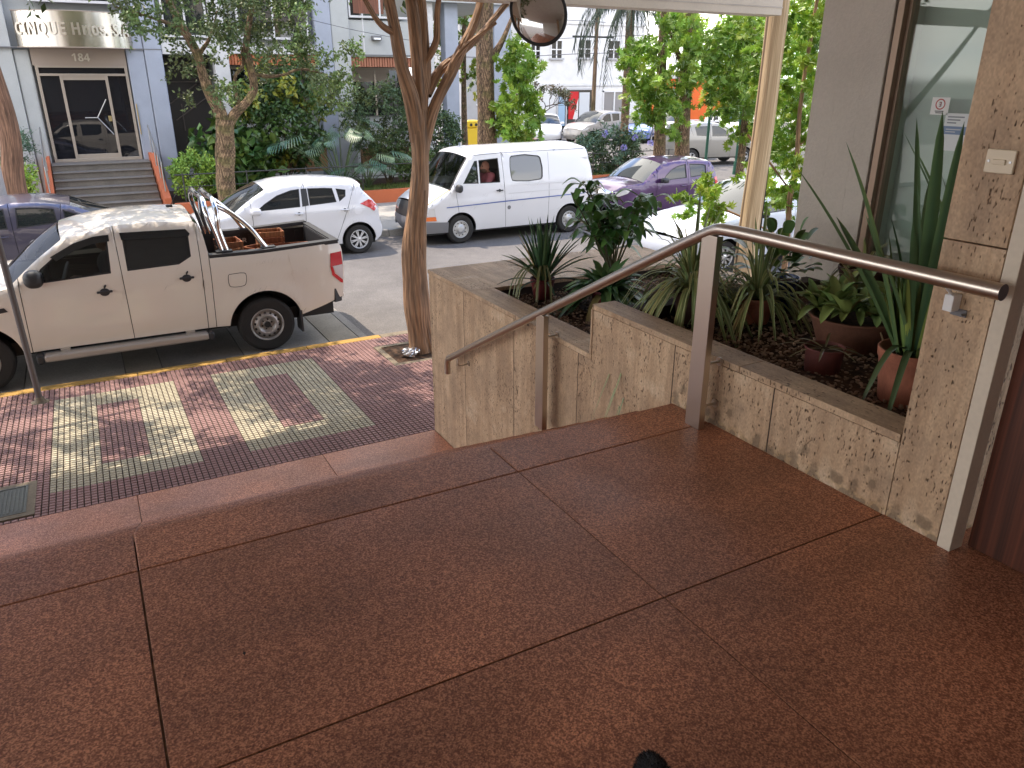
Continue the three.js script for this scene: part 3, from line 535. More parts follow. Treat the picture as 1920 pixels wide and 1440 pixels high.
      if (S.handles && nm === 'door') { const h = S.handles[i - 1]; if (h) { const z = side * (w(h[0], h[1]) + 0.016); part('handle', bx(h[0] + off - 0.085, h[0] + off + 0.085, h[1] - 0.014, h[1] + 0.014, z - 0.012, z + 0.012, 0.01), S.handleMat || body, d); part('handle_cup', (() => { const g = cyl(0.032, 0.032, 0.006, 16); g.rotateX(Math.PI / 2); g.translate(h[0] + off, h[1], side * (w(h[0], h[1]) + 0.002)); return g; })(), M.darkPlastic, d); } }
    }
    if (!S.lowDetail) part('inner_shell', skin(clip(outline, 0, 1, S.shellTop ?? S.belt - 0.02), [], -0.045, side, tess2), M.black, t);
    for (const q of S.patches || []) if (!q.side || q.side === side) part(q.name, skin(q.p, [], q.off ?? 0.004, side, tess2), q.mat, t);
  }
  // top skin
  const sk = {};
  for (const g of S.segs) {
    if (g.skip) continue;
    const nS = 14, q = g.q, pos = [], idx = [];
    const nrm = q.map((p, i) => { const a = q[Math.max(0, i - 1)], b = q[Math.min(q.length - 1, i + 1)]; const d = [b[0] - a[0], b[1] - a[1]], l = Math.hypot(...d) || 1; return [-d[1] / l, d[0] / l]; });
    const at = (i, s, o = 0) => { const [x, y] = q[i], W = Math.max(0.02, w(x, y)), c = (g.crown ?? 0.03) * (1 - s * s) + o, e = Math.pow(Math.abs(s), 6); return [x + nrm[i][0] * c + off, y + nrm[i][1] * c, s * W]; };
    sk[g.n] = { at, n: q.length, q };
    for (let i = 0; i < q.length; i++) for (let j = 0; j <= nS; j++) pos.push(...at(i, -1 + 2 * j / nS));
    for (let i = 0; i < q.length - 1; i++) for (let j = 0; j < nS; j++) { const a = i * (nS + 1) + j, b = a + 1, c = a + nS + 1, d = c + 1; idx.push(a, b, c, b, d, c); }
    const geo = new THREE.BufferGeometry(); geo.setAttribute('position', new THREE.BufferAttribute(new Float32Array(pos), 3)); geo.setIndex(idx); geo.computeVertexNormals();
    part(g.part || g.n, geo, g.m || body, t);
  }
  for (const q of S.topPatches || []) {           // seg, t0, t1, s0, s1
    const o = sk[q.seg], pos = [], idx = [], nt = 6, ns = 8;
    const lerp = (f, s, h) => { const x = f * (o.n - 1), i = Math.min(o.n - 2, Math.floor(x)), k = x - i, a = o.at(i, s, h), b = o.at(i + 1, s, h); return a.map((v, m) => v + (b[m] - v) * k); };
    for (let i = 0; i <= nt; i++) for (let j = 0; j <= ns; j++) pos.push(...lerp(q.t0 + (q.t1 - q.t0) * i / nt, q.s0 + (q.s1 - q.s0) * j / ns, q.off ?? 0.005));
    for (let i = 0; i < nt; i++) for (let j = 0; j < ns; j++) { const a = i * (ns + 1) + j, b = a + 1, c = a + ns + 1, d = c + 1; idx.push(a, b, c, b, d, c); }
    const geo = new THREE.BufferGeometry(); geo.setAttribute('position', new THREE.BufferAttribute(new Float32Array(pos), 3)); geo.setIndex(idx); geo.computeVertexNormals();
    part(q.name, geo, q.mat, t);
  }
  // underside, wheel wells, wheels
  part('underbody', bx(xa + off + 0.15, xb + off - 0.15, yb - 0.06, yb + 0.1, -S.W + 0.18, S.W - 0.18), M.black, t);
  for (const xw of S.wheels) for (const side of [1, -1]) {
    const g = new THREE.CylinderGeometry(S.arch + 0.004, S.arch + 0.004, 0.34, 24, 1, true, -Math.PI / 2, Math.PI); g.rotateX(-Math.PI / 2); g.translate(xw + off, S.wr, side * (S.W - 0.21));
    const c = new THREE.CircleGeometry(S.arch, 24, 0, Math.PI); c.translate(xw + off, S.wr, side * (S.W - 0.36)); part('wheel_well', [g, c], M.black, t);
    const wh = wheelSet(S.wheel, S.wr, S.wwd ?? 0.19, S.rimR, S.rimMat); wh.position.set(xw + off, S.wr, side * (S.track ?? S.W - 0.115)); if (side < 0) wh.rotation.y = Math.PI; wh.rotation.z = rr(0, 6); t.add(wh);
  }
  if (S.mirror) for (const side of [1, -1]) {
    const [mx, my, ml, mh] = S.mirror, z = side * (w(mx + ml / 2, my) + 0.11), g = new RoundedBoxGeometry(ml, mh, 0.2, 4, mh * 0.42); g.translate(mx + ml / 2 + off, my + mh * 0.3, z);
    const m = part('wing_mirror', [g, bx(mx + ml * 0.35 + off, mx + ml * 0.75 + off, my - 0.03, my + 0.03, z - side * 0.19 - 0.05, z - side * 0.19 + 0.12)], S.mirrorMat || M.darkPlastic, t);
    part('mirror_glass', new THREE.CircleGeometry(mh * 0.42, 20).rotateY(Math.PI / 2).translate(mx + ml + off + 0.001, my + mh * 0.3, z), M.chrome, m);
  }
  for (const [x, ...r] of S.antenna ? [S.antenna] : []) part('antenna', [rod([x + off, r[0], 0], [x + off + 0.16, r[0] + 0.28, 0], 0.004), bx(x + off - 0.05, x + off + 0.03, r[0] - 0.02, r[0] + 0.025, -0.025, 0.025, 0.01)], M.black, t);
  return { t, w, off, skin, sk, body };
}

// ---- white pickup
{
  const P = paint([0.74, 0.675, 0.585]);
  const V = vehicle({
    name: 'pickup_truck', label: 'white double cab pickup with chrome roll bar parked at the yellow kerb', category: 'pickup', x0: 0.3, z: -10.98, W: 0.925, belt: 1.2, tum: 0.15, yb: 0.42, top: 1.84, paint: P, crease: 1.02, flare: 0.035, noRound: x => x > 1.15, cr: 0.05, lr: 0.4,
    segs: [
      { n: 'front_bumper', p: [[-2.2, 0.42], [-2.3, 0.55], [-2.31, 0.66]], m: M.darkPlastic, crown: 0.09 }, { n: 'grille', p: [[-2.31, 0.66], [-2.29, 0.85], [-2.2, 1.0]], m: M.darkPlastic, crown: 0.1 },
      { n: 'hood', p: [[-2.2, 1.0], [-1.8, 1.1], [-1.3, 1.16], [-0.98, 1.19]], crown: 0.06 }, { n: 'windshield', p: [[-0.98, 1.19], [-0.66, 1.46], [-0.36, 1.67]], m: M.glassTint, crown: 0.07 },
      { n: 'roof', p: [[-0.36, 1.67], [-0.1, 1.735], [0.3, 1.785], [0.75, 1.79], [1.08, 1.765]], crown: 0.07 }, { n: 'rear_window', p: [[1.08, 1.765], [1.14, 1.7], [1.2, 1.315]], m: M.glassDark, crown: 0.03 },
      { n: 'bed_rail', p: [[1.2, 1.315], [1.8, 1.315], [2.5, 1.345], [2.84, 1.36]], skip: true }, { n: 'tailgate_edge', p: [[2.84, 1.36], [2.88, 1.3], [2.885, 0.9], [2.86, 0.62]], skip: true }, { n: 'rear_valance', p: [[2.86, 0.62], [2.5, 0.5], [2.26, 0.44]], skip: true }],
    wheels: [-1.43, 1.8], wr: 0.365, arch: 0.47, wheel: 'steel', rimR: 0.215, wwd: 0.245, track: 0.79, rimMat: std({ color: [0.42, 0.40, 0.38], metalness: 0.6, roughness: 0.45 }),
    seams: [[-0.86, 1.3, -0.88, 0.42], [0.19, 1.75, 0.205, 0.42], [1.1, 1.75, 1.07, 0.42], [1.208, 1.9, 1.165, 0.3]], panelNames: ['front_fender', 'door', 'door', 'cab_pillar', 'bed_side'],
    windows: [{ p: [[-0.74, 1.215], [-0.62, 1.38], [-0.42, 1.53], [-0.22, 1.625], [-0.04, 1.665], [0.115, 1.675], [0.085, 1.255]], mat: M.glassTint }, { p: [[0.262, 1.262], [0.268, 1.685], [0.98, 1.668], [1.0, 1.6], [0.99, 1.36], [0.84, 1.28]], mat: M.glassDark }],
    handles: [[-0.02, 1.05], [0.9, 1.11]], handleMat: M.darkPlastic, mirror: [-0.8, 1.24, 0.2, 0.2], antenna: [0.92, 1.85],
    patches: [
      { name: 'tail_light', p: [[2.72, 1.225], [2.875, 1.235], [2.88, 1.06], [2.7, 1.05]], mat: M.lampRed, off: 0.007 }, { name: 'tail_light', p: [[2.7, 1.05], [2.735, 1.05], [2.76, 0.95], [2.87, 0.845], [2.87, 0.8], [2.84, 0.81], [2.72, 0.93]], mat: M.lampRed, off: 0.007 }, { name: 'reverse_light', p: [[2.735, 1.05], [2.88, 1.058], [2.872, 0.85], [2.77, 0.95]], mat: M.lampClear, off: 0.006 },
      { name: 'side_marker', p: [[-1.22, 0.98], [-1.05, 0.99], [-1.02, 0.94], [-1.2, 0.92]], mat: M.darkPlastic, off: 0.006 },
      { name: 'rain_visor', p: [[-0.5, 1.5], [-0.24, 1.63], [-0.03, 1.685], [0.135, 1.695], [0.13, 1.62], [-0.05, 1.605], [-0.24, 1.55], [-0.44, 1.45]], mat: M.glassDark, off: 0.014 }, { name: 'rain_visor', p: [[0.25, 1.705], [0.98, 1.688], [1.02, 1.63], [1.0, 1.6], [0.26, 1.62]], mat: M.glassDark, off: 0.014 },
      { name: 'headlight', p: [[-2.26, 0.9], [-2.2, 0.98], [-1.95, 1.02], [-1.98, 0.88]], mat: M.lampClear }],
    topPatches: [{ seg: 'grille', name: 'grille_bar', t0: 0.35, t1: 0.5, s0: -0.6, s1: 0.6, mat: M.silver }, { seg: 'grille', name: 'headlight', t0: 0.3, t1: 0.9, s0: 0.62, s1: 0.98, mat: M.lampClear }, { seg: 'grille', name: 'headlight', t0: 0.3, t1: 0.9, s0: -0.98, s1: -0.62, mat: M.lampClear }],
  });
  const t = V.t, o = V.off, Bx = (n, x0, x1, y0, y1, z0, z1, m, r = 0) => part(n, bx(x0 + o, x1 + o, y0, y1, z0, z1, r), m, t);
  // emblem decals on the handles: round blob with a leaf above, dark
  for (const [hx, hy] of [[-0.02, 1.05], [0.9, 1.11]]) part('door_emblem', [new THREE.SphereGeometry(0.055, 14, 10).scale(1, 0.85, 0.14).translate(hx + o, hy - 0.005, V.w(hx, hy) + 0.004), new THREE.SphereGeometry(0.02, 10, 8).scale(0.6, 1.2, 0.2).rotateZ(-0.5).translate(hx + o + 0.012, hy + 0.062, V.w(hx, hy) + 0.003)], M.darkPlastic, t);
  // fuel flap outline as a separate plate with its gap
  part('fuel_flap', V.skin(spl([[1.4, 1.09], [1.58, 1.09], [1.6, 1.07], [1.585, 0.96], [1.56, 0.935], [1.41, 0.935], [1.39, 0.96], [1.39, 1.07], [1.4, 1.09]], 3).slice(0, -1), [], 0.004, 1), P, t);
  part('fuel_flap_gap', V.skin(spl([[1.4, 1.097], [1.585, 1.097], [1.607, 1.075], [1.592, 0.955], [1.565, 0.928], [1.405, 0.928], [1.383, 0.955], [1.383, 1.075], [1.4, 1.097]], 3).slice(0, -1), [], 0.0015, 1), M.black, t);
  // load bed
  const liner = std({ color: [0.022, 0.022, 0.024], roughness: 0.55 });
  part('bed_liner', [bx(1.24 + o, 2.8 + o, 0.82, 0.85, -0.85, 0.85), ...[1, -1].map(s => bx(1.24 + o, 2.8 + o, 0.85, 1.3, s * 0.8 - 0.02, s * 0.8 + 0.02)), bx(1.22 + o, 1.25 + o, 0.85, 1.3, -0.8, 0.8), ...Array.from({ length: 9 }, (_, i) => bx(1.3 + i * 0.17 + o, 1.36 + i * 0.17 + o, 0.86, 1.27, -0.78, -0.765)), ...[1, -1].map(s => bx(1.5 + o, 2.15 + o, 0.85, 1.08, s * 0.68 - 0.1, s * 0.68 + 0.1, 0.03))], liner, t);
  for (const s of [1, -1]) part('rail_cap', (() => { const g = new THREE.BoxGeometry(1.64, 0.05, 0.14, 20, 1, 1); g.translate(2.02 + o, 1.325, s * 0.82); const p = g.attributes.position; for (let i = 0; i < p.count; i++) { const x = p.getX(i) - o; p.setY(i, p.getY(i) + (x > 1.8 ? 0.045 * (x - 1.8) : 0)); } g.computeVertexNormals(); return g; })(), M.darkPlastic, t);
  const tg = Bx('tailgate', 2.815, 2.882, 0.66, 1.355, -0.78, 0.78, P, 0.02);
  part('tailgate_liner', bx(2.79 + o, 2.812 + o, 0.85, 1.33, -0.77, 0.77), liner, tg); part('tailgate_cap', bx(2.79 + o, 2.885 + o, 1.357, 1.38, -0.79, 0.79, 0.008), M.darkPlastic, tg);
  part('tailgate_handle', bx(2.883 + o, 2.9 + o, 1.12, 1.2, -0.13, 0.13, 0.008), M.darkPlastic, tg);
  Bx('bed_back_panel', 2.7, 2.875, 0.6, 0.66, -0.86, 0.86, P, 0.01);
  for (const s of [1, -1]) Bx('corner_post', 2.8, 2.878, 0.66, 1.34, s * 0.75 - 0.05, s * 0.75 + 0.05, P, 0.01);
  part('rear_bumper', extr([[-0.86, 0], [-0.9, 0.1], [-0.84, 0.14], [0.84, 0.14], [0.9, 0.1], [0.86, 0]], 0.17, 0.02).rotateX(-Math.PI / 2).rotateY(Math.PI / 2).translate(2.84 + o, 0.56, 0), M.darkPlastic, t);
  // side step and mud flaps
  for (const s of [1, -1]) { part('side_step', [bx(-0.78 + o, 1.05 + o, 0.30, 0.39, s * 0.93 - 0.08, s * 0.93 + 0.08, 0.03), bx(-0.6 + o, -0.5 + o, 0.32, 0.42, s * 0.8 - 0.1, s * 0.8 + 0.1), bx(0.8 + o, 0.9 + o, 0.32, 0.42, s * 0.8 - 0.1, s * 0.8 + 0.1)], std({ color: [0.46, 0.42, 0.37], metalness: 0.4, roughness: 0.45 }), t); part('step_end', [bx(-0.86 + o, -0.775 + o, 0.29, 0.4, s * 0.93 - 0.085, s * 0.93 + 0.085, 0.03), bx(1.045 + o, 1.12 + o, 0.29, 0.4, s * 0.93 - 0.085, s * 0.93 + 0.085, 0.03)], M.darkPlastic, t); part('mud_flap', bx(2.24 + o, 2.27 + o, 0.2, 0.66, s * 0.79 - 0.13, s * 0.79 + 0.13, 0.008), M.darkPlastic, t); }
  // roll bar
  const zr = 0.74, hoop = (x0, x1, yt) => tube([[x0 + 0.14, 1.34, zr], [x0 + 0.08, 1.62, zr - 0.015], [x1, yt - 0.12, zr - 0.05], [x1, yt, zr - 0.2], [x1, yt + 0.015, 0], [x1, yt, -zr + 0.2], [x1, yt - 0.12, -zr + 0.05], [x0 + 0.08, 1.62, -zr + 0.015], [x0 + 0.14, 1.34, -zr]].map(p => [p[0] + o, p[1], p[2]]), 0.034, 10, 70);
  part('roll_bar', [hoop(1.24, 1.26, 1.98), hoop(1.3, 1.38, 1.97)], M.chrome, t);
  for (const s of [1, -1]) { part('roll_bar_brace', tube([[1.38, 1.92, s * 0.62], [1.52, 1.84, s * 0.69], [1.74, 1.63, s * 0.73], [1.92, 1.36, s * 0.76]].map(p => [p[0] + o, p[1], p[2]]), 0.032, 10, 30), M.chrome, t); part('roll_bar_foot', [bx(1.86 + o, 2.04 + o, 1.335, 1.375, s * 0.77 - 0.06, s * 0.77 + 0.06, 0.01), bx(1.3 + o, 1.5 + o, 1.335, 1.375, s * 0.77 - 0.06, s * 0.77 + 0.06, 0.01)], M.darkPlastic, t); }
  // interior
  part('dashboard', bx(-0.98 + o, -0.62 + o, 0.9, 1.19, -0.72, 0.72, 0.06), M.black, t);
  for (const s of [1, -1]) part('front_seat', [bx(-0.1 + o, 0.42 + o, 0.72, 0.9, s * 0.38 - 0.24, s * 0.38 + 0.24, 0.06), bx(0.28 + o, 0.42 + o, 0.85, 1.38, s * 0.38 - 0.22, s * 0.38 + 0.22, 0.06), bx(0.3 + o, 0.4 + o, 1.4, 1.57, s * 0.38 - 0.12, s * 0.38 + 0.12, 0.04)], std({ color: [0.05, 0.05, 0.055], roughness: 0.9 }), t);
  part('rear_seat', [bx(0.75 + o, 1.0 + o, 0.75, 1.4, -0.66, 0.66, 0.05)], std({ color: [0.05, 0.05, 0.055], roughness: 0.9 }), t);
  part('cabin_back', bx(1.05 + o, 1.08 + o, 0.6, 1.3, -0.78, 0.78), M.black, t);
  part('steering_wheel', new THREE.TorusGeometry(0.18, 0.014, 8, 28).rotateY(Math.PI / 2).rotateZ(-0.4).translate(-0.42 + o, 1.16, 0.38), M.greyPlastic, t);
  // lettering on the bed liner
  globalThis.__liner = { t, o };
}
// ---- white hatchback
vehicle({
  name: 'hatchback_car', label: 'white five door hatchback with red tail lamp and silver wheel covers behind the pickup', x0: 3.3, z: -16.3, W: 0.85, belt: 1.0, tum: 0.15, yb: 0.24, paint: paint([0.70, 0.70, 0.72]), crease: 0.9, flare: 0.02, sides: [1, -1],
  segs: [{ n: 'front_bumper', p: [[1.5, 0.24], [1.44, 0.45], [1.5, 0.62]], crown: 0.1 }, { n: 'hood', p: [[1.5, 0.62], [1.75, 0.8], [2.1, 0.93], [2.35, 0.985]], crown: 0.06 }, { n: 'windshield', p: [[2.35, 0.985], [2.7, 1.22], [3.03, 1.40]], m: M.glassDark, crown: 0.08 }, { n: 'roof', p: [[3.03, 1.40], [3.45, 1.48], [4.05, 1.495], [4.6, 1.455], [4.95, 1.40]], crown: 0.06 }, { n: 'rear_window', p: [[4.95, 1.40], [4.93, 1.36], [5.2, 1.06]], m: M.glassDark, crown: 0.06 }, { n: 'tailgate', p: [[5.2, 1.06], [5.29, 0.9], [5.3, 0.7]], crown: 0.07 }, { n: 'rear_bumper', p: [[5.3, 0.7], [5.36, 0.55], [5.33, 0.34], [5.22, 0.25]], crown: 0.08 }],
  wheels: [2.27, 4.82], wr: 0.3, arch: 0.365, wheel: 'cover', rimR: 0.195, wwd: 0.185, rimMat: std({ color: [0.6, 0.6, 0.61], metalness: 0.5, roughness: 0.35 }),
  seams: [[2.72, 1.1, 2.74, 0.24], [3.78, 1.4, 3.72, 0.24], [4.72, 1.2, 4.38, 0.4]],
  windows: [{ p: [[2.8, 1.02], [2.98, 1.15], [3.24, 1.29], [3.52, 1.37], [3.69, 1.385], [3.66, 1.045]] }, { p: [[3.85, 1.06], [3.85, 1.385], [4.2, 1.375], [4.35, 1.36], [4.4, 1.09]] }, { p: [[4.46, 1.095], [4.42, 1.35], [4.62, 1.315], [4.6, 1.19]] }, { p: [[4.73, 1.12], [4.72, 1.3], [4.86, 1.29], [4.98, 1.14]] }],
  handles: [[3.62, 0.92], [4.55, 0.93]], mirror: [2.68, 0.99, 0.19, 0.13], mirrorMat: paint([0.7, 0.7, 0.72]),
  patches: [{ name: 'tail_light', p: [[4.88, 1.03], [5.08, 1.1], [5.2, 1.06], [5.27, 0.95], [5.18, 0.855], [5.08, 0.93]], mat: M.lampRed, off: 0.008 }, { name: 'pillar_trim', p: [[3.7, 1.05], [3.72, 1.385], [3.835, 1.385], [3.835, 1.065]], mat: M.darkPlastic, off: 0.003 }, { name: 'headlight', p: [[1.52, 0.66], [1.7, 0.78], [2.0, 0.84], [1.9, 0.74], [1.6, 0.62]], mat: M.lampClear }, { name: 'fuel_flap', p: Array.from({ length: 16 }, (_, i) => [4.83 + Math.cos(i / 16 * 6.283) * 0.085, 0.9 + Math.sin(i / 16 * 6.283) * 0.085]), mat: paint([0.78, 0.78, 0.8]), off: 0.003, side: 1 }],
  topPatches: [{ seg: 'tailgate', name: 'tail_light', t0: 0, t1: 0.7, s0: 0.72, s1: 1, mat: M.lampRed }, { seg: 'tailgate', name: 'tail_light', t0: 0, t1: 0.7, s0: -1, s1: -0.72, mat: M.lampRed }, { seg: 'rear_bumper', name: 'number_plate', t0: 0.1, t1: 0.4, s0: -0.25, s1: 0.25, mat: M.white }],
});
// ---- white van
const van = vehicle({
  name: 'panel_van', label: 'white panel van with a blue waist stripe and its driver at the open window', category: 'van', x0: 8.2, z: -16.32, W: 0.93, belt: 1.2, tum: 0.12, yb: 0.27, paint: paint([0.68, 0.68, 0.70], 0.45), crease: 0.88, lf: 0.5, cf: 0.1, cr: 0.05, lr: 0.3, shellTop: 1.1, flare: 0.012,
  segs: [{ n: 'front_bumper', p: [[6.3, 0.27], [6.22, 0.4], [6.24, 0.54]], m: M.greyPlastic, crown: 0.1 }, { n: 'grille', p: [[6.24, 0.54], [6.27, 0.7], [6.34, 0.84]], m: M.darkPlastic, crown: 0.08 }, { n: 'hood', p: [[6.34, 0.84], [6.55, 0.97], [6.9, 1.16]], crown: 0.08 }, { n: 'windshield', p: [[6.9, 1.16], [7.12, 1.5], [7.36, 1.82]], m: M.glassTint, crown: 0.1 }, { n: 'roof', p: [[7.36, 1.82], [7.5, 1.9], [8.3, 1.94], [9.6, 1.95], [10.3, 1.95], [10.42, 1.92]], crown: 0.07 }, { n: 'rear_door', p: [[10.42, 1.92], [10.52, 1.6], [10.6, 1.15], [10.63, 0.75], [10.6, 0.45], [10.5, 0.32]], crown: 0.03 }],
  wheels: [7.12, 9.95], wr: 0.315, arch: 0.375, wheel: 'cap', rimR: 0.19, wwd: 0.18, rimMat: std({ color: [0.5, 0.5, 0.5], metalness: 0.5, roughness: 0.4 }),
  seams: [[7.0, 1.2, 7.13, 0.3], [8.165, 1.95, 8.25, 0.27]], panelNames: ['front_fender', 'door', 'cargo_side'],
  windows: [{ p: [[7.19, 1.29], [7.5, 1.75], [7.565, 1.755], [7.565, 1.275]], name: 'quarter_window' }, { p: [[7.6, 1.275], [7.6, 1.76], [8.08, 1.79], [8.1, 1.27]], open: true }, { p: spl([[8.4, 1.29], [8.37, 1.4], [8.37, 1.76], [8.42, 1.82], [9.1, 1.8], [9.17, 1.74], [9.2, 1.34], [9.14, 1.275], [8.5, 1.27], [8.4, 1.29]], 2).slice(0, -1), name: 'cargo_window', mat: phy({ color: [0.17, 0.165, 0.15], roughness: 0.05, clearcoat: 1 }) }],
  handles: [[8.08, 1.1]], handleMat: M.darkPlastic, mirror: [6.98, 1.16, 0.12, 0.17],
  patches: [{ name: 'waist_stripe', p: [[6.78, 0.8], [8.2, 0.842], [10.6, 0.9], [10.6, 0.92], [8.2, 0.866], [6.78, 0.822]], mat: std({ color: [0.09, 0.14, 0.38], roughness: 0.4 }), off: 0.003 }, { name: 'headlight', p: [[6.3, 0.8], [6.5, 0.81], [6.53, 0.64], [6.28, 0.64]], mat: M.lampClear, off: 0.006 }, { name: 'indicator', p: [[6.27, 0.63], [6.53, 0.63], [6.55, 0.54], [6.25, 0.54]], mat: M.lampOrange, off: 0.006 }, { name: 'bumper_side', p: [[6.23, 0.28], [6.23, 0.53], [6.82, 0.5], [6.81, 0.27]], mat: M.greyPlastic, off: 0.02 }, { name: 'roof_gutter', p: [[7.5, 1.875], [8.3, 1.905], [10.35, 1.91], [10.35, 1.9], [8.3, 1.895], [7.5, 1.862]], mat: M.greyPlastic, off: 0.006 }, { name: 'panel_seam', p: [[9.36, 0.32], [9.36, 1.86], [9.368, 1.86], [9.368, 0.32]], mat: M.greyPlastic, off: 0.0015 }, { name: 'body_rib', p: [[8.3, 1.03], [10.5, 1.04], [10.5, 1.025], [8.3, 1.015]], mat: paint([0.6, 0.6, 0.62]), off: 0.006 }, { name: 'slide_rail', p: [[8.3, 1.205], [10.5, 1.2], [10.5, 1.185], [8.3, 1.19]], mat: paint([0.7, 0.7, 0.72]), off: 0.006 }, { name: 'fuel_cap', p: Array.from({ length: 14 }, (_, i) => [8.32 + Math.cos(i / 14 * 6.283) * 0.045, 0.71 + Math.sin(i / 14 * 6.283) * 0.045]), mat: M.greyPlastic, off: 0.006, side: 1 }],
  topPatches: [{ seg: 'grille', name: 'headlight', t0: 0.3, t1: 0.95, s0: 0.6, s1: 0.98, mat: M.lampClear }, { seg: 'grille', name: 'headlight', t0: 0.3, t1: 0.95, s0: -0.98, s1: -0.6, mat: M.lampClear }, { seg: 'hood', name: 'brown_trim_strip', t0: 0.0, t1: 1, s0: 0.93, s1: 0.985, mat: std({ color: [0.5, 0.26, 0.1], roughness: 0.6 }), off: 0.004 }, { seg: 'windshield', name: 'windshield_seal', t0: 0, t1: 1, s0: 0.95, s1: 1, mat: M.black }, { seg: 'windshield', name: 'windshield_seal', t0: 0, t1: 1, s0: -1, s1: -0.95, mat: M.black }],
});
{
  const t = van.t, o = van.off;
  part('dashboard', bx(6.9 + o, 7.2 + o, 0.9, 1.14, -0.75, 0.75, 0.05), M.black, t);
  for (const s of [1, -1]) part('front_seat', [bx(7.75 + o, 8.25 + o, 0.72, 0.92, s * 0.42 - 0.25, s * 0.42 + 0.25, 0.06), bx(8.14 + o, 8.3 + o, 0.9, 1.5, s * 0.42 - 0.24, s * 0.42 + 0.24, 0.06)], std({ color: [0.06, 0.05, 0.05], roughness: 0.9 }), t);
  part('cargo_partition', bx(8.33 + o, 8.36 + o, 0.5, 1.9, -0.8, 0.8), std({ color: [0.08, 0.07, 0.06], roughness: 0.9 }), t);
  part('steering_wheel', new THREE.TorusGeometry(0.2, 0.014, 8, 28).rotateX(Math.PI / 2).rotateZ(0.7).translate(7.42 + o, 1.18, 0.42), M.black, t);
}
// ---- purple hatchback
vehicle({
  name: 'hatchback_car', label: 'metallic purple small hatchback parked behind the white van', x0: 12.9, z: -16.38, W: 0.82, belt: 0.98, tum: 0.14, yb: 0.24, paint: phy({ color: [0.06, 0.02, 0.088], metalness: 0.25, roughness: 0.3, clearcoat: 1, clearcoatRoughness: 0.03 }), crease: 0.82, flare: 0.03,
  segs: [{ n: 'front_bumper', p: [[11.3, 0.24], [11.18, 0.4], [11.2, 0.58]], crown: 0.16 }, { n: 'grille', p: [[11.2, 0.58], [11.24, 0.72], [11.34, 0.82]], m: M.darkPlastic, crown: 0.15 }, { n: 'hood', p: [[11.34, 0.82], [11.6, 0.93], [12.0, 0.985], [12.25, 1.0]], crown: 0.07 }, { n: 'windshield', p: [[12.25, 1.0], [12.55, 1.22], [12.86, 1.41]], m: M.glassDark, crown: 0.1 }, { n: 'roof', p: [[12.86, 1.41], [13.2, 1.465], [13.7, 1.475], [14.2, 1.445], [14.5, 1.40]], crown: 0.06 }, { n: 'rear_window', p: [[14.5, 1.40], [14.58, 1.28], [14.68, 1.05]], m: M.glassDark, crown: 0.06 }, { n: 'tailgate', p: [[14.68, 1.05], [14.74, 0.85], [14.73, 0.62]], crown: 0.07 }, { n: 'rear_bumper', p: [[14.73, 0.62], [14.79, 0.5], [14.76, 0.34], [14.66, 0.25]], crown: 0.08 }],
  wheels: [12.19, 14.47].map(x => x - 0.0), wr: 0.285, arch: 0.35, wheel: 'five', rimR: 0.2, wwd: 0.17, rimMat: std({ color: [0.62, 0.6, 0.58], metalness: 0.7, roughness: 0.3 }),
  seams: [[12.66, 1.05, 12.62, 0.24], [13.68, 1.4, 13.62, 0.24], [14.36, 1.3, 14.05, 0.36]],
  windows: [{ p: [[12.82, 1.02], [12.95, 1.15], [13.12, 1.27], [13.35, 1.35], [13.61, 1.385], [13.61, 1.045]] }, { p: [[13.73, 1.05], [13.73, 1.385], [14.16, 1.36], [14.28, 1.33], [14.27, 1.09]] }],
  handles: [[13.5, 0.86], [14.2, 0.89]], mirror: [12.72, 1.0, 0.17, 0.12],
  patches: [{ name: 'headlight', p: [[11.3, 0.74], [11.36, 0.82], [11.62, 0.86], [11.84, 0.87], [11.74, 0.77], [11.5, 0.71]], mat: M.lampClear, off: 0.008 }, { name: 'tail_light', p: [[14.56, 1.02], [14.68, 1.02], [14.73, 0.86], [14.62, 0.84]], mat: M.lampRed, off: 0.008 }, { name: 'fog_lamp_recess', p: [[11.26, 0.36], [11.3, 0.5], [11.5, 0.48], [11.46, 0.36]], mat: M.darkPlastic, off: 0.004 }, { name: 'sill_trim', p: [[12.56, 0.25], [12.56, 0.3], [14.1, 0.32], [14.1, 0.26]], mat: M.darkPlastic, off: 0.01 }],
  topPatches: [{ seg: 'grille', name: 'headlight', t0: 0.35, t1: 1, s0: 0.55, s1: 0.99, mat: M.lampClear }, { seg: 'grille', name: 'headlight', t0: 0.35, t1: 1, s0: -0.99, s1: -0.55, mat: M.lampClear }, { seg: 'grille', name: 'grille_bar', t0: 0.4, t1: 0.5, s0: -0.5, s1: 0.5, mat: M.silver, off: 0.008 }, { seg: 'grille', name: 'badge', t0: 0.36, t1: 0.62, s0: -0.07, s1: 0.07, mat: M.chrome, off: 0.014 }, { seg: 'front_bumper', name: 'number_plate', t0: 0.68, t1: 0.98, s0: -0.27, s1: 0.27, mat: M.white, off: 0.014 }, { seg: 'front_bumper', name: 'lower_intake', t0: 0.15, t1: 0.55, s0: -0.5, s1: 0.5, mat: M.black, off: 0.005 }],
});
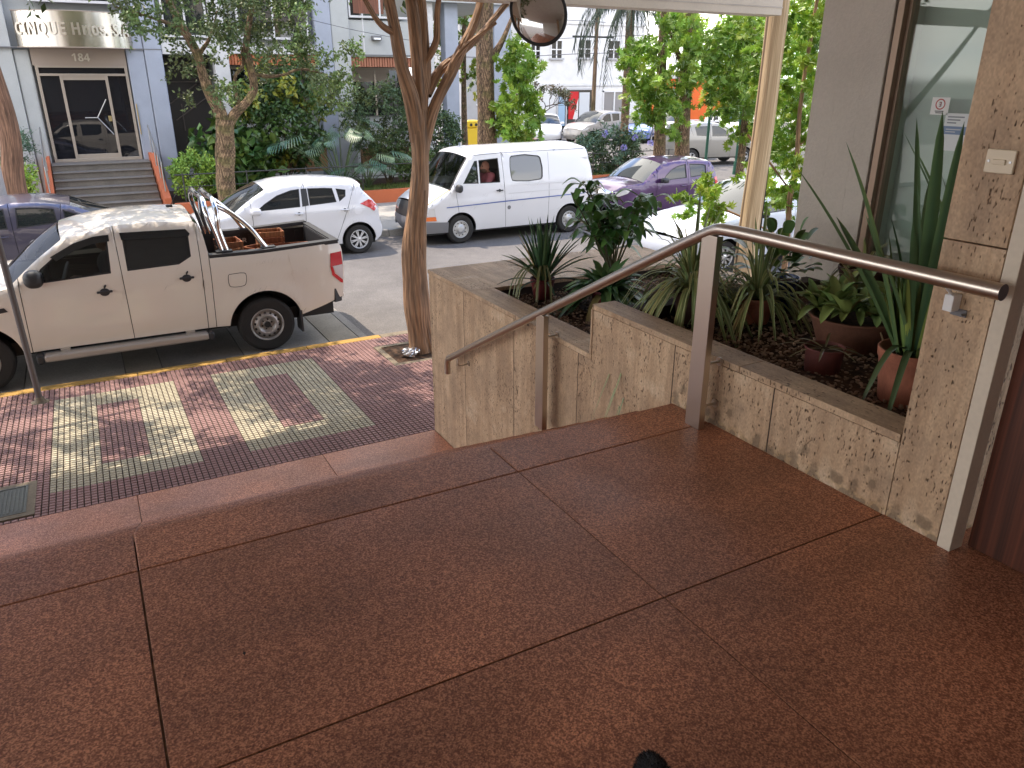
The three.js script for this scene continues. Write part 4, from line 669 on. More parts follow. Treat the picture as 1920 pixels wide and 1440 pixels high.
// ---- dark sedan at the left
vehicle({
  name: 'sedan_car', label: 'dark grey violet sedan half hidden behind the pickup cab', x0: -1, z: -16.35, W: 0.87, belt: 1.0, tum: 0.17, yb: 0.24, paint: phy({ color: [0.075, 0.07, 0.105], metalness: 0.35, roughness: 0.3, clearcoat: 1, clearcoatRoughness: 0.04 }), flare: 0.02,
  segs: [{ n: 'front_bumper', p: [[-3.75, 0.24], [-3.85, 0.45], [-3.8, 0.62]], crown: 0.14 }, { n: 'hood', p: [[-3.8, 0.62], [-3.5, 0.82], [-2.9, 0.92], [-2.5, 0.97]], crown: 0.06 }, { n: 'windshield', p: [[-2.5, 0.97], [-2.1, 1.2], [-1.75, 1.36]], m: M.glassDark, crown: 0.08 }, { n: 'roof', p: [[-1.75, 1.36], [-1.3, 1.425], [-0.75, 1.42], [-0.3, 1.345]], crown: 0.06 }, { n: 'rear_window', p: [[-0.3, 1.345], [0.0, 1.22], [0.32, 1.08]], m: M.glassDark, crown: 0.06 }, { n: 'boot_lid', p: [[0.32, 1.08], [0.6, 1.05], [0.85, 1.0]], crown: 0.04 }, { n: 'tail_panel', p: [[0.85, 1.0], [0.9, 0.8], [0.93, 0.5], [0.85, 0.25]], crown: 0.07 }],
  wheels: [-2.9, -0.2], wr: 0.31, arch: 0.37, wheel: 'five', rimR: 0.205, wwd: 0.19,
  seams: [[-2.15, 1.1, -2.1, 0.24], [-1.22, 1.4, -1.2, 0.24], [-0.45, 1.3, -0.62, 0.36]],
  windows: [{ p: [[-2.12, 1.02], [-1.8, 1.24], [-1.5, 1.33], [-1.29, 1.35], [-1.28, 1.03]] }, { p: [[-1.15, 1.03], [-1.12, 1.355], [-0.85, 1.35], [-0.55, 1.31], [-0.53, 1.07]] }, { p: [[-0.42, 1.08], [-0.42, 1.28], [-0.18, 1.19], [-0.12, 1.12]] }],
  handles: [[-1.38, 0.9], [-0.65, 0.92]], mirror: [-2.2, 1.0, 0.18, 0.13],
});
// ---- white car by the wooden pole
vehicle({
  name: 'parked_car', label: 'white car with a creased bonnet parked behind the wooden pole', x0: 11.6, z: -11.35, W: 0.88, belt: 0.98, tum: 0.16, yb: 0.25, paint: paint([0.62, 0.66, 0.74]), flare: 0.02,
  segs: [{ n: 'front_bumper', p: [[9.5, 0.25], [9.38, 0.45], [9.42, 0.66]], crown: 0.18 }, { n: 'hood', p: [[9.42, 0.66], [9.75, 0.88], [10.3, 0.99], [10.62, 1.03]], crown: 0.07 }, { n: 'windshield', p: [[10.62, 1.03], [11.0, 1.25], [11.4, 1.45]], m: M.glassDark, crown: 0.1 }, { n: 'roof', p: [[11.4, 1.45], [11.9, 1.52], [12.5, 1.52], [13.0, 1.46]], crown: 0.06 }, { n: 'rear_window', p: [[13.0, 1.46], [13.2, 1.3], [13.4, 1.08]], m: M.glassDark, crown: 0.06 }, { n: 'tailgate', p: [[13.4, 1.08], [13.5, 0.8], [13.5, 0.5], [13.4, 0.26]], crown: 0.07 }],
  wheels: [10.25, 12.75], wr: 0.3, arch: 0.36, wheel: 'cover', rimR: 0.195, wwd: 0.185,
  seams: [[10.95, 1.1, 10.9, 0.24], [11.95, 1.45, 11.92, 0.24], [12.75, 1.3, 12.4, 0.4]],
  windows: [{ p: [[10.98, 1.04], [11.2, 1.2], [11.5, 1.36], [11.87, 1.42], [11.87, 1.06]] }, { p: [[12.0, 1.06], [12.0, 1.42], [12.4, 1.41], [12.65, 1.36], [12.68, 1.1]] }],
  handles: [[11.75, 0.9], [12.55, 0.92]], mirror: [10.9, 1.02, 0.18, 0.13],
  patches: [{ name: 'headlight', p: [[9.5, 0.66], [9.6, 0.76], [9.95, 0.85], [9.9, 0.76], [9.65, 0.66]], mat: M.lampClear, off: 0.006 }],
  topPatches: [{ seg: 'hood', name: 'hood_crease', t0: 0.05, t1: 1, s0: 0.0, s1: 0.006, mat: M.greyPlastic, off: 0.003 }, { seg: 'hood', name: 'headlight', t0: 0, t1: 0.12, s0: -0.98, s1: -0.6, mat: M.lampClear }, { seg: 'windshield', name: 'wiper', t0: 0.02, t1: 0.06, s0: -0.7, s1: 0.5, mat: M.black, off: 0.012 }],
});
// ---- cars of the side street
function farCar(name, label, x, z, turn, color, suv, glass) {
  const h = suv ? 0.22 : 0;
  return vehicle({
    name, label, x0: 0, z: 0, W: 0.87, belt: 0.96 + h * 0.7, tum: 0.15, yb: 0.26 + h * 0.4, paint: color, fine: 0.14, lowDetail: true, glass,
    segs: [{ n: 'front_bumper', p: [[-2.0, 0.26 + h * 0.4], [-2.08, 0.5], [-2.02, 0.68 + h * 0.5]], crown: 0.15 }, { n: 'hood', p: [[-2.02, 0.68 + h * 0.5], [-1.6, 0.88 + h * 0.7], [-1.0, 0.98 + h * 0.7]], crown: 0.06 }, { n: 'windshield', p: [[-1.0, 0.98 + h * 0.7], [-0.6, 1.24 + h], [-0.25, 1.42 + h]], m: glass || M.glassDark, crown: 0.09 }, { n: 'roof', p: [[-0.25, 1.42 + h], [0.2, 1.48 + h], [0.9, 1.48 + h], [1.5, 1.42 + h]], crown: 0.05 }, { n: 'rear_window', p: [[1.5, 1.42 + h], [1.65, 1.25 + h], [1.8, 1.02 + h]], m: M.glassDark, crown: 0.05 }, { n: 'tailgate', p: [[1.8, 1.02 + h], [1.92, 0.8], [1.92, 0.5], [1.85, 0.28]], crown: 0.06 }],
    wheels: [-1.3, 1.2], wr: 0.3 + h * 0.2, arch: 0.36 + h * 0.2, wheel: 'five', rimR: 0.2, wwd: 0.18,
    seams: [[-0.62, 1.2, -0.6, 0.25], [0.4, 1.5, 0.36, 0.25], [1.2, 1.3, 0.85, 0.4]],
    windows: [{ p: [[-0.55, 1.02 + h * 0.7], [-0.3, 1.22 + h], [0.0, 1.36 + h], [0.3, 1.38 + h], [0.3, 1.04 + h * 0.7]] }, { p: [[0.46, 1.04 + h * 0.7], [0.46, 1.38 + h], [1.1, 1.36 + h], [1.3, 1.3 + h], [1.32, 1.1 + h * 0.7]] }],
    mirror: [-0.7, 1.0 + h * 0.7, 0.17, 0.14], mirrorMat: color,
    patches: [{ name: 'headlight', p: [[-1.98, 0.66 + h * 0.5], [-1.7, 0.8 + h * 0.5], [-1.5, 0.82 + h * 0.5], [-1.7, 0.68 + h * 0.5]], mat: M.lampClear }, { name: 'tail_light', p: [[1.72, 0.98 + h], [1.83, 0.98 + h], [1.9, 0.78], [1.74, 0.78]], mat: M.lampRed }],
    topPatches: [{ seg: 'hood', name: 'headlight', t0: 0, t1: 0.1, s0: 0.55, s1: 0.98, mat: M.lampClear }, { seg: 'hood', name: 'headlight', t0: 0, t1: 0.1, s0: -0.98, s1: -0.55, mat: M.lampClear }],
  });
}
const farAt = (V, x, z, turn) => { V.t.position.set(x, RY, z); V.t.rotation.y = turn; return V.t; };
{
  const suv = farAt(farCar('suv_car', 'beige silver compact off roader with a striped sunshade parked in the side street', 0, 0, 0, phy({ color: [0.26, 0.245, 0.22], metalness: 0.3, roughness: 0.35, clearcoat: 1 }), true), 23.9, -26.2, Math.PI - 0.22);
  part('roof_rail', [rod([-0.2, 1.77, 0.62], [1.3, 1.77, 0.62], 0.02), rod([-0.2, 1.77, -0.62], [1.3, 1.77, -0.62], 0.02)], M.silver, suv);
  for (let i = 0; i < 8; i++) part('sunshade_stripe', bx(-0.62, -0.58, 0, 0.62, -0.66 + i * 0.16, -0.58 + i * 0.16).rotateZ(0.82).translate(0.02, 1.42, 0), M.white, suv);
  const W = paint([0.8, 0.8, 0.82]), G = paint([0.30, 0.28, 0.26]), B = paint([0.10, 0.16, 0.45]);
  farAt(farCar('parked_car', 'white saloon standing nose on behind the two seated people', 0, 0, 0, W, false), 24.6, -41.0, 1.1);
  farAt(farCar('suv_car', 'grey brown off roader parked at the far kerb before the white building', 0, 0, 0, G, true), 26.6, -38.6, 0.25);
  farAt(farCar('parked_car', 'blue compact car parked beside the grey brown off roader', 0, 0, 0, B, false), 29.6, -38.4, 0.8);
  farAt(farCar('parked_car', 'white compact car showing a blue windscreen next to the palm trunk', 0, 0, 0, W, false), 33.2, -39.4, 0.9);
  farAt(farCar('suv_car', 'white van like car in front of the orange wall', 0, 0, 0, W, true), 33.4, -35.0, 1.2);
  farAt(farCar('parked_car', 'white hatchback behind the shrub with lilac flowers', 0, 0, 0, W, false), 25.6, -29.6, 1.0);
}
// ---------------------------------------------------------------- foliage helpers
const leafMat = (rough = 0.55, tr = 0.35) => phy({ vertexColors: true, roughness: rough, transmission: tr, thickness: 0, ior: 1.3, side: THREE.DoubleSide });
const LEAF = leafMat(0.6, 0.6), LEAF_GLOSSY = phy({ vertexColors: true, roughness: 0.38, side: THREE.DoubleSide }), LEAF_FLAT = phy({ vertexColors: true, roughness: 0.55, side: THREE.DoubleSide });
class Leaves {
  constructor() { this.p = []; this.c = []; this.i = []; }
  // one folded leaf: base b, direction d (unit), side s (unit), length L, width w
  leaf(b, d, s, L, w, col, fold = 0.18, droop = 0) {
    const n = new V3().crossVectors(s, d).normalize(), k = this.p.length / 3;
    const m = b.clone().addScaledVector(d, L * 0.45), tip = b.clone().addScaledVector(d, L).addScaledVector(n, -droop * L);
    const l = m.clone().addScaledVector(s, w / 2).addScaledVector(n, fold * w), r = m.clone().addScaledVector(s, -w / 2).addScaledVector(n, fold * w);
    for (const v of [b, l, tip, r]) { this.p.push(v.x, v.y, v.z); this.c.push(...col); }
    this.i.push(k, k + 1, k + 2, k, k + 2, k + 3);
  }
  // star leaf of five lobes
  star(b, d, s, L, col) { const n = new V3().crossVectors(s, d).normalize(); for (let i = -2; i <= 2; i++) { const a = i * 0.62, dd = d.clone().multiplyScalar(Math.cos(a)).addScaledVector(s, Math.sin(a)), ss = s.clone().multiplyScalar(Math.cos(a)).addScaledVector(d, -Math.sin(a)); this.leaf(b, dd, ss, L * (1 - 0.12 * Math.abs(i)), L * 0.34, col, 0.1, 0.12); } }
  // long strap leaf along a list of points
  strap(pts, w0, col, edge, taper = 1, fold = 0.25) {
    const c = new THREE.CatmullRomCurve3(pts), n = 9, k0 = this.p.length / 3, up = new V3(0, 1, 0);
    const P = c.getPoints(n);
    for (let i = 0; i <= n; i++) {
      const t = i / n, d = P[Math.min(n, i + 1)].clone().sub(P[Math.max(0, i - 1)]).normalize(); let s = new V3().crossVectors(d, up); if (s.lengthSq() < 1e-4) s.set(1, 0, 0); s.normalize(); if (this.twist) s.applyAxisAngle(d, this.twist);
      const nn = new V3().crossVectors(s, d), w = w0 * Math.max(0.02, Math.pow(Math.sin(Math.PI * Math.min(1, 0.12 + t * 0.88)), taper));
      const L = P[i].clone().addScaledVector(s, w / 2).addScaledVector(nn, fold * w), R = P[i].clone().addScaledVector(s, -w / 2).addScaledVector(nn, fold * w);
      for (const [v, q] of [[L, edge || col], [P[i], col], [R, edge || col]]) { this.p.push(v.x, v.y, v.z); this.c.push(...q); }
      if (i) { const a = k0 + (i - 1) * 3, b = a + 3; this.i.push(a, a + 1, b, a + 1, b + 1, b, a + 1, a + 2, b + 1, a + 2, b + 2, b + 1); }
    }
  }
  geo() { const g = new THREE.BufferGeometry(); g.setAttribute('position', new THREE.BufferAttribute(new Float32Array(this.p), 3)); g.setAttribute('color', new THREE.BufferAttribute(new Float32Array(this.c), 3)); g.setIndex(this.i); g.computeVertexNormals(); return g; }
}
const dirR = () => { const u = rr(-1, 1), a = rr(0, 6.283), r = Math.sqrt(1 - u * u); return new V3(r * Math.cos(a), u, r * Math.sin(a)); };
const tint = (c, v = 0.3, warm = 0.12) => { const k = rr(1 - v, 1 + v), h = rr(-warm, warm); return [c[0] * k * (1 + h * 1.5), c[1] * k, c[2] * k * (1 - h)]; };
// leaves on twigs in clumps: clumps = [x,y,z,r]
function foliage(clumps, perClump, size, cols, o = {}) {
  const F = new Leaves();
  for (const [cx, cy, cz, r, m] of clumps) {
    const base = cols[Math.floor(rnd() * cols.length)], ct = rr(0.8, 1.2), n = Math.round(perClump * (m ?? 1));
    const twigs = Math.max(3, Math.round(n / 12));
    for (let t = 0; t < twigs; t++) {
      const d = dirR(); d.y = d.y * 0.75 + (o.lift ?? 0.1); d.normalize();
      const q = new V3(cx, cy, cz).addScaledVector(d, r * Math.cbrt(rr(0.05, 1))), td = d.clone().multiplyScalar(0.7).add(dirR().multiplyScalar(0.6)); td.y -= o.droop ?? 0.15; td.normalize();
      const len = size * rr(2, 4);
      for (let k = 0; k < 12; k++) {
        const b = q.clone().addScaledVector(td, len * (k / 12 - 0.5)).add(dirR().multiplyScalar(size * 0.25));
        const dd = td.clone().multiplyScalar(0.6).add(dirR()); dd.y -= o.hang ?? 0.1; dd.normalize(); const s = new V3().crossVectors(dd, dirR()).normalize(), L = size * rr(0.65, 1.25);
        const col = tint([base[0] * ct, base[1] * ct, base[2] * ct], 0.22, 0.1);
        if (o.star) F.star(b, dd, s, L, col); else F.leaf(b, dd, s, L, L * (o.wide ?? 0.5), col, 0.15, o.bend ?? 0.1);
      }
    }
  }
  return F.geo();
}
const ball = (x0, x1, y0, y1, z0, z1, n, r) => Array.from({ length: n }, () => { const d = dirR().multiplyScalar(Math.cbrt(rr(0.15, 1))); return [(x0 + x1) / 2 + d.x * (x1 - x0) / 2, (y0 + y1) / 2 + d.y * (y1 - y0) / 2, (z0 + z1) / 2 + d.z * (z1 - z0) / 2, r]; });
const GREEN = [[0.09, 0.15, 0.034], [0.115, 0.18, 0.04], [0.08, 0.13, 0.036]], BRIGHT = [[0.24, 0.38, 0.05], [0.30, 0.43, 0.06], [0.19, 0.32, 0.045]], DARKG = [[0.05, 0.09, 0.034], [0.062, 0.108, 0.038], [0.07, 0.12, 0.04]], LIME = [[0.30, 0.44, 0.055], [0.36, 0.48, 0.065], [0.23, 0.38, 0.05]], OLIVE = [[0.085, 0.115, 0.032], [0.10, 0.135, 0.04], [0.07, 0.10, 0.03]], BLUEG = [[0.09, 0.16, 0.095], [0.115, 0.19, 0.115], [0.08, 0.15, 0.09]];

// ---------------------------------------------------------------- building across the street
const ZF = -24.5;
const blue = std({ map: plasterT, color: [0.40, 0.44, 0.53], roughness: 0.75 }), paleGrey = std({ map: plasterT, color: [0.50, 0.52, 0.52], roughness: 0.8 }), offWhite = std({ map: plasterT, color: [0.70, 0.70, 0.71], roughness: 0.8 });
const orangeP = std({ map: plasterT, color: [0.62, 0.17, 0.07], roughness: 0.75 });
{
  const b = thing('office_building', 'blue grey office building with a glazed entrance under a curved metal sign', 'building', [0, 0, 0]);
  const Bx = (n, x0, x1, y0, y1, z0, z1, m, r = 0.006, p = b) => part(n, bx(x0, x1, y0, y1, ZF + z0, ZF + z1, r), m, p);
  // rear mass with a void for the lobby, upper floors
  Bx('upper_wall', -16, 10.2, 3.3, 8.6, -9, -0.3, paleGrey);
  Bx('wall', -16, -0.62, -1.7, 3.3, -9, -0.25, paleGrey); Bx('wall', 1.57, 1.92, -1.7, 3.3, -9, -0.26, paleGrey); Bx('wall', -0.62, 1.57, 1.96, 3.3, -9, -0.22, paleGrey); Bx('wall', -0.62, 1.57, -1.7, 1.96, -9, -6.05, paleGrey); Bx('wall', 1.92, 4.19, -1.7, 2.3, -9, -1.25, paleGrey);
  Bx('wall', 1.9, 10.2, 2.3, 3.3, -9, -0.3, paleGrey); Bx('wall', 4.19, 10.2, -1.7, 2.3, -9, -1.6, paleGrey);
  // left pilasters with grooves
  Bx('pilaster', -2.2, -1.62, -1.7, 8.5, -0.25, 0.12, paleGrey, 0.02); Bx('pilaster', -1.6, -1.02, -1.7, 8.5, -0.25, 0.05, paleGrey, 0.02); Bx('pilaster', -1.016, -0.66, -1.7, 2.34, -0.25, 0.0, paleGrey, 0.05);
  Bx('pilaster', -16, -2.22, -1.7, 8.5, -0.25, 0.02, blue, 0.02);
  // right blue pilaster in two leaves
  Bx('pilaster', 1.58, 2.02, -1.7, 8.5, -0.25, 0.06, blue, 0.03); Bx('pilaster', 2.03, 2.47, -1.7, 8.5, -0.25, 0.1, blue, 0.03);
  Bx('joint_band', -2.2, -0.67, 2.36, 2.385, -0.2, 0.128, M.greyPlastic, 0); Bx('joint_band', 1.58, 2.48, 2.36, 2.385, -0.2, 0.108, M.greyPlastic, 0);
  // entrance
  const tan = std({ color: [0.40, 0.33, 0.28], metalness: 0.35, roughness: 0.45 }), fr = std({ color: [0.45, 0.39, 0.33], metalness: 0.5, roughness: 0.4 });
  const e = Bx('number_panel', -0.64, 1.56, 1.95, 2.38, -0.2, 0.0, tan);
  Bx('door_frame', -0.6, -0.53, -0.46, 1.95, -0.12, 0.02, fr); Bx('door_frame', 1.48, 1.55, -0.46, 1.95, -0.12, 0.02, fr); Bx('door_frame', -0.53, 1.48, 1.7, 1.76, -0.1, 0.015, fr); Bx('door_frame', -0.53, 1.48, 1.9, 1.95, -0.1, 0.01, fr); Bx('door_frame', -0.53, 1.48, -0.46, -0.38, -0.1, 0.02, fr);
  Bx('door_frame', -0.09, -0.02, -0.38, 1.7, -0.1, 0.018, fr); Bx('door_frame', 0.97, 1.04, -0.38, 1.7, -0.1, 0.018, fr);
  const gl = phy({ color: [0.012, 0.013, 0.016], roughness: 0.015, ior: 1.5 });
  Bx('transom_pane', -0.53, 1.48, 1.76, 1.9, -0.07, -0.05, gl, 0); Bx('side_pane', -0.53, -0.09, -0.38, 1.7, -0.07, -0.05, gl, 0); Bx('side_pane', 1.04, 1.48, -0.38, 1.7, -0.07, -0.05, gl, 0);
  const dr = Bx('glass_door', -0.02, 0.97, -0.38, 1.6, -0.06, -0.04, gl, 0);
  part('top_rail', bx(-0.02, 0.97, 1.6, 1.7, ZF - 0.08, ZF + 0.0, 0.004), fr, dr); part('bottom_rail', bx(-0.02, 0.97, -0.38, -0.27, ZF - 0.08, ZF + 0.0, 0.004), fr, dr);
  part('pull_handle', [rod([0.32, 0.66, ZF + 0.03], [0.62, 0.66, ZF + 0.05], 0.014), rod([0.62, 0.66, ZF + 0.05], [0.9, 1.12, ZF + 0.05], 0.014), rod([0.62, 0.66, ZF + 0.05], [0.94, 0.22, ZF + 0.05], 0.014)], M.silver, dr); part('lock_plate', bx(0.88, 0.96, 0.56, 0.7, ZF - 0.03, ZF + 0.01, 0.004), std({ color: [0.5, 0.4, 0.2], metalness: 0.8, roughness: 0.35 }), dr);
  Bx('side_pull', 1.6, 1.63, 0.2, 1.0, 0.06, 0.1, std({ color: [0.55, 0.42, 0.2], metalness: 0.8, roughness: 0.3 }), 0.01);
  part('lobby', bx(-0.6, 1.55, -0.46, 1.95, ZF - 6, ZF - 0.3), M.black, b);
  // curved metal sign
  const sg = b, R = 1.75, cx = 0.47, zc = ZF - 1.1, a0 = Math.asin(1.33 / R);
  const drum = new THREE.CylinderGeometry(R, R, 0.83, 40, 1, true, -a0, 2 * a0); drum.translate(cx, 2.79, zc);
  const pol = std({ color: [0.62, 0.57, 0.5], metalness: 1, roughness: 0.22 });
  const rib = []; for (let i = -10; i <= 10; i++) { const a = i / 10 * a0; rib.push(bx(-0.004, 0.004, 2.375, 3.205, -0.002, 0.005).rotateY(a).translate(cx + Math.sin(a) * R, 0, zc + Math.cos(a) * R)); }
  const fas = part('sign_drum', drum, pol, b); part('seam_rib', rib, pol, fas);
  const cap = (y, h) => { const s = [], n = 24; for (let i = 0; i <= n; i++) { const a = -a0 + 2 * a0 * i / n; s.push([Math.sin(a) * (R + 0.02), Math.cos(a) * (R + 0.02)]); } s.push([1.35, 1.3], [-1.35, 1.3]); const g = extr(s, h); g.rotateX(Math.PI / 2); g.translate(cx, y, zc); return g; };
  part('sign_lip', [cap(2.385, 0.02), cap(3.225, 0.02)], tan, fas);
  const font = await new FontLoader().loadAsync('fonts/droid/droid_sans_bold.typeface.json');
  const letterM = std({ color: [0.66, 0.6, 0.52], metalness: 0.9, roughness: 0.3 }), sizeL = 0.29;
  const txt = 'CINQUE Hnos. S.A.', adv = ch => (font.data.glyphs[ch]?.ha ?? 600) / font.data.resolution * sizeL * 1.0;
  let tot = 0; for (const c of txt) tot += adv(c); const arc = 2 * a0 * R * 0.965, sc = arc / tot; let s0 = -arc / 2;
  for (const c of txt) { const w = adv(c) * sc; if (c !== ' ') { const g = new TextGeometry(c, { font, size: sizeL, depth: 0.03, curveSegments: 4, bevelEnabled: false }); g.translate(-adv(c) / 2, 0, 0); g.scale(Math.min(1.12, sc), 1, 1); const a = (s0 + w / 2) / R; g.rotateY(a); g.translate(cx + Math.sin(a) * (R + 0.012), 2.66, zc + Math.cos(a) * (R + 0.012)); part('letter', g, letterM, fas); } s0 += w; }
  const num = new TextGeometry('184', { font, size: 0.19, depth: 0.02, curveSegments: 4, bevelEnabled: false }); num.translate(0.27, 2.06, ZF + 0.002); part('house_number', num, std({ color: [0.75, 0.7, 0.62], metalness: 0.6, roughness: 0.35 }), e);
  // dark gate and white pilaster
  const gate = Bx('dark_gate', 2.48, 3.8, -0.6, 2.24, -1.2, -1.1, std({ color: [0.035, 0.03, 0.028], roughness: 0.6 }));
  for (const [p, q] of [[[2.5, 2.1], [3.7, 1.45]], [[2.5, 0.9], [3.4, 1.5]], [[2.7, 0.5], [3.75, 1.2]], [[2.9, 0.2], [2.9, 0.95]], [[2.5, 1.55], [3.75, 1.55]]]) part('gate_bar', rod([p[0], p[1], ZF - 1.08], [q[0], q[1], ZF - 1.08], 0.018), std({ color: [0.12, 0.10, 0.09], roughness: 0.5 }), gate);
  Bx('white_beam', 2.48, 4.2, 2.26, 2.62, -0.4, 0.05, offWhite); Bx('pilaster', 3.8, 4.2, -1.7, 8.5, -0.4, 0.08, offWhite, 0.02);
  // bays
  const corr = (x0, x1, y0, y1, mats) => { const f = Bx('pelmet', x0, x1, y0, y1, -0.24, -0.1, mats[0], 0.004); const n = Math.round((x1 - x0) / 0.085), w = (x1 - x0) / n; for (let i = 0; i < n; i++) part('pelmet_rib', bx(x0 + i * w + 0.01, x0 + (i + 1) * w - 0.012, y0 + 0.006, y1 - 0.004, ZF - 0.1, ZF - 0.055, 0.008), mats[i % mats.length], f); };
  const ter = [std({ map: plasterT, color: [0.52, 0.165, 0.07], roughness: 0.7 }), std({ map: plasterT, color: [0.47, 0.15, 0.07], roughness: 0.7 }), std({ map: plasterT, color: [0.56, 0.2, 0.09], roughness: 0.7 })];
  corr(4.2, 6.72, 2.0, 2.3, ter); corr(7.77, 10.15, 1.97, 2.26, [std({ map: plasterT, color: [0.42, 0.17, 0.10], roughness: 0.7 }), std({ map: plasterT, color: [0.46, 0.2, 0.12], roughness: 0.7 })]);
  Bx('beam', 4.2, 6.72, 2.3, 2.5, -0.3, 0.0, offWhite);
  for (const [x0, x1] of [[4.3, 6.6], [7.9, 10.1]]) { const w = Bx('window', x0, x1, 0.5, 1.95, -1.56, -1.52, M.glassDark, 0); part('window_frame', [bx(x0, x1, 1.9, 1.98, ZF - 1.5, ZF - 1.42), bx(x0, x0 + 0.07, 0.5, 1.9, ZF - 1.5, ZF - 1.42), bx(x1 - 0.07, x1, 0.5, 1.9, ZF - 1.5, ZF - 1.42), bx((x0 + x1) / 2 - 0.03, (x0 + x1) / 2 + 0.03, 0.5, 1.9, ZF - 1.5, ZF - 1.42)], fr, w); if (x0 > 7) part('roller_blind', bx(x0 + 0.08, x1 - 0.6, 1.55, 1.9, ZF - 1.48, ZF - 1.44), std({ color: [0.5, 0.42, 0.36], roughness: 0.8 }), w); }
  Bx('blue_column', 6.72, 7.2, -1.7, 8.5, -0.35, 0.14, blue, 0.03); Bx('blue_column', 7.21, 7.76, -1.7, 8.5, -0.35, 0.1, paleGrey, 0.03);
  Bx('upper_panel', 7.77, 10.2, 2.27, 3.28, -0.28, 0.0, paleGrey, 0.01); Bx('panel_strip', 8.2, 8.24, 2.3, 8.5, -0.05, 0.012, offWhite, 0.004); Bx('sill_band', 7.77, 10.2, 2.3, 2.33, -0.05, 0.02, M.greyPlastic, 0.002);
  // first floor windows
  const uw = [[2.65, 3.7, 2.75, 4.2], [4.6, 6.5, 2.75, 4.2], [7.85, 9.7, 3.4, 4.9], [-1.9, -1.1, 3.4, 4.9], [-0.4, 1.4, 3.5, 4.9]];
  for (const [x0, x1, y0, y1] of uw) { const w = Bx('window', x0, x1, y0, y1, -0.26, 0.01, M.glassDark, 0); part('window_frame', [bx(x0 - 0.05, x1 + 0.05, y0 - 0.06, y0, ZF - 0.1, ZF + 0.06), bx(x0 - 0.05, x1 + 0.05, y1, y1 + 0.05, ZF - 0.1, ZF + 0.04), bx(x0 - 0.05, x0, y0, y1, ZF - 0.1, ZF + 0.04), bx(x1, x1 + 0.05, y0, y1, ZF - 0.1, ZF + 0.04), bx((x0 + x1) / 2 - 0.025, (x0 + x1) / 2 + 0.025, y0, y1, ZF - 0.1, ZF + 0.035)], offWhite, w); }
  Bx('curtain', 7.95, 8.9, 3.46, 4.8, 0.012, 0.014, std({ map: woodT, color: [0.3, 0.13, 0.08], roughness: 0.5 }), 0);
  const lamp = Bx('bulkhead_lamp', 8.46, 8.76, 2.73, 2.86, -0.02, 0.13, M.greyPlastic, 0.02); part('lamp_glass', bx(8.5, 8.72, 2.745, 2.8, ZF + 0.128, ZF + 0.14, 0.004), M.lampClear, lamp);
  // pilotis at the corner
  for (const [x0, x1, z, m] of [[10.22, 10.7, -0.4, offWhite], [11.15, 11.62, -0.5, blue], [12.85, 13.5, -0.3, blue], [11.0, 11.4, -6, blue]]) Bx('blue_column', x0, x1, -1.7, 8.5, z - 0.4, z, m, 0.02);
  Bx('corner_slab', 10.2, 14, 3.9, 8.6, -9, -0.2, paleGrey);
  Bx('stone_planter_front', 4.25, 6.7, -1.0, -0.32, 0.2, 0.35, std({ map: travC, roughness: 0.8, color: [0.75, 0.66, 0.55] }), 0.01); Bx('stone_planter_front', 7.8, 9.6, -1.0, -0.4, 0.2, 0.35, std({ map: travC, roughness: 0.8, color: [0.62, 0.55, 0.47] }), 0.01);
}
